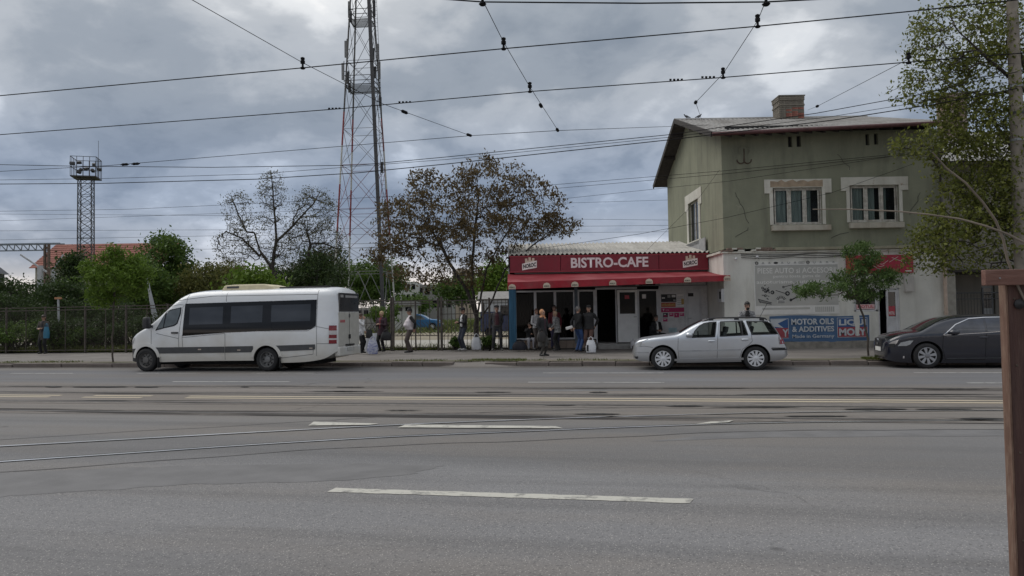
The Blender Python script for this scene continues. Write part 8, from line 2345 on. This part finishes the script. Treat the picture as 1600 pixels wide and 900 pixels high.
# ================================================================== BAGS AND SMALL THINGS
def bag(name, px, py, w, h, d, mt, label, handles=True, z=None, Y=None, crumple=0.0, seed=1, pos=None, cat='bag', hmat=None, taper=.85, extra=None):
    g = Vector(pos) if pos else GP(px, py)
    o = empty(name, tuple(g), R(10 * (seed % 5 - 2)), label=label, cat=cat)
    rn = random.Random(seed); n = 24; rings = []
    for k in range(11):
        t = k / 10; prof = .80 + .28 * math.sin(math.pi * min(1, t * 1.0 + .08)) ** .7; prof *= (1 - (1 - taper) * t)
        ring = []
        for j in range(n):
            a = 2 * math.pi * j / n; ca, sa = math.cos(a), math.sin(a)
            e = 3.0; rr = (abs(ca) ** e + abs(sa) ** e) ** (-1 / e)
            ring.append((w / 2 * prof * rr * ca * (1 + rn.uniform(-crumple, crumple)), d / 2 * prof * rr * sa * (1 + rn.uniform(-crumple, crumple)), h * t + rn.uniform(-crumple, crumple) * .05))
        rings.append(ring)
    m_ = MB(); m_.loft(rings); m_.build('sack', mt, o, smooth=60 if crumple < .05 else 35)
    if handles:
        for sy_ in (-1, 1):
            m_ = MB(); m_.tube([(-w * .22, sy_ * d * .25, h * .93), (-w * .17, sy_ * d * .2, h * 1.18), (0, sy_ * d * .16, h * 1.28), (w * .17, sy_ * d * .2, h * 1.18), (w * .22, sy_ * d * .25, h * .93)], .010, 6); m_.build('handle', hmat or mt, o)
    if extra: extra(o, w, h, d)
    return o
plastic = mat('white_plastic_bag', (.66, .67, .70), .5, var=.08, bump=.4, bscale=14)
plaid = mat('plaid_bag_print', (.55, .56, .60), .6, scale=9, col2=(.12, .14, .34), stretch=(1, 1, 2.2))
leather = mat('black_leather', (.012, .012, .013), .45, var=.2)
bag('plaid_bag', 582.5, 553, .40, .52, .22, plaid, 'blue and white plaid bag on the pavement between the two women', seed=1, crumple=.03)
bag('white_bag', 577, 551, .34, .62, .2, plastic, 'plain white bag behind the plaid one by the women', seed=2, crumple=.05, handles=False)
bag('white_bag', 586, 548.5, .38, .72, .2, plastic, 'tall white bag standing behind the plaid bag', seed=4, crumple=.05, handles=False)
bag('plastic_bag', 744.5, 546, .40, .50, .26, plastic, 'full white plastic bag with dark top at the tree foot', seed=3, crumple=.06, hmat=plastic, extra=lambda o, w, h, d: MB().ell((0, 0, h * .98), (w * .28, d * .3, .07)).build('contents', leather, o))
bag('duffel_bag', 812, 546.5, .62, .32, .30, mat('black_duffel', (.018, .018, .026), .8, var=.2), 'black duffel bag lying left of the seated child', seed=5, taper=.7)
bag('plastic_bag', 923.5, 550.5, .36, .44, .24, plastic, 'white plastic bag with black print at the feet of the man in brown trousers', seed=6, crumple=.06, extra=lambda o, w, h, d: MB().box(-w * .42, -w * .22, -d * .53, -d * .5, h * .1, h * .62).build('print', ink, o))
wj = P(989, 540, BY - 1.0)
jug = empty('plastic_jug', (wj.x, BY - 1.0, zpav(30)), 0, label='clear plastic jug standing beside the open cafe door', cat='jug')
m_ = MB(); m_.lathe([(.09, 0), (.10, .03), (.10, .22), (.08, .28), (.03, .32), (.03, .36), (.001, .365)], (0, 0, 0), 'Z', 18); m_.build('bottle', mat('milky_plastic', (.5, .5, .52), .3, var=.05), jug, smooth=50)
m_ = MB(); m_.tube([(.08, 0, .10), (.13, 0, .14), (.13, 0, .24), (.07, 0, .28)], .012, 6); m_.build('handle', MATS['milky_plastic'], jug)
def hung(name, px, py, pref, dy, w, h, d, mt, label, seed):
    g = GP(*pref); p = P(px, py, g.y + dy)
    return bag(name, 0, 0, w, h, d, mt, label, pos=(p.x, p.y, p.z), seed=seed, taper=.8)
hung('handbag', 603.5, 532, (597, 549.5), -.30, .42, .34, .18, leather, 'large black handbag on the arm of the blonde woman', 7)
hung('shoulder_bag', 577, 528.5, (564, 552), -.12, .26, .34, .14, leather, 'black bag hanging at the side of the woman in white', 8)
hung('handbag', 846, 534, (848, 556.5), -.26, .32, .34, .16, mat('dark_brown_leather', (.03, .026, .024), .5, var=.2), 'dark handbag held by the old woman in the headscarf', 9)
hung('shopping_bag', 72.5, 528.5, (68, 553), -.30, .33, .50, .12, mat('teal_bag', (.015, .12, .20), .6, var=.15), 'teal blue shopping bag held by the woman in the coat', 10)
hung('shoulder_bag', 862, 516, (870, 546), -.25, .30, .26, .14, leather, 'black shoulder bag of the woman in patterned grey jacket', 11)
g_ = GP(904, 549.5); p_ = P(889.5, 512, g_.y - .1)
pk_ = empty('paper_parcel', tuple(p_), R(20), label='white parcel held behind the man in blue jeans', cat='parcel')
m_ = MB(); m_.obox((0, 0, 0), (.26, .12, .10), Matrix.Rotation(R(-15), 3, 'Y')); m_.build('wrapping', whp, pk_, bevel=.02)
# seats under the two seated people
g_ = cpos
cr8 = empty('low_stool', (g_.x, g_.y + .02, g_.z), 0, label='low brown stool under the seated child', cat='stool')
MB().box(-.2, .2, -.12, .22, .30, .335).build('seat', mat('stool_wood', (.13, .08, .05), .8, var=.2), cr8, bevel=.005)
lg_ = MB().box(-.02, .02, -.02, .02, 0, .30).mesh('leg', MATS['stool_wood'])
for x_ in (-.17, .17):
    for y_ in (-.09, .19): o = link('leg', lg_, cr8); o.location = (x_, y_, 0)
ch8 = empty('chair', (pb_.x, BY - .5, zpav(30)), 0, label='dark chair under the man seated beside the cafe door', cat='chair')
MB().box(-.22, .22, -.2, .22, .40, .44).build('seat', M['black'], ch8, bevel=.01)
MB().box(-.22, .22, .20, .235, .5, .85).build('backrest', M['black'], ch8, bevel=.01)
lg_ = MB().box(-.018, .018, -.018, .018, 0, .40).mesh('leg', M['black'])
for x_ in (-.19, .19):
    for y_ in (-.17, .19): o = link('leg', lg_, ch8); o.location = (x_, y_, 0)
# pigeons on the ridge
def pigeon(px, dirx, label):
    p = P(px, 187, HY + RIDGE_Y)
    o = empty('pigeon', (p.x, HY + RIDGE_Y, ZB + ridge_z + .085), 0 if dirx > 0 else R(180), label=label, cat='bird'); o.scale = (.72, .72, .72)
    B = Body()
    B.ell((0, 0, .11), (.13, .07, .075), 'body', Matrix.Rotation(R(-22), 3, 'Y')); B.limb([(.09, 0, .15), (.13, 0, .21)], [.045, .034], 'body'); B.ell((.145, 0, .235), (.036, .03, .032), 'body')
    B.limb([(.172, 0, .232), (.20, 0, .222)], [.012, .006], 'beak', 8); B.limb([(-.08, 0, .09), (-.17, 0, .06), (-.24, 0, .04)], [.05, .034, .02], 'body')
    for sy_ in (-.025, .025): B.limb([(.01, sy_, .06), (.015, sy_, 0)], [.012, .011], 'beak', 8)
    B.finish('body', {'body': mat('pigeon_grey', (.075, .08, .09), .8, var=.3, scale=20), 'beak': mat('pigeon_foot', (.12, .06, .055), .7)}, o, .010)
pigeon(1073, -1, 'left of two pigeons on the house ridge')
pigeon(1092, 1, 'right of two pigeons on the house ridge')
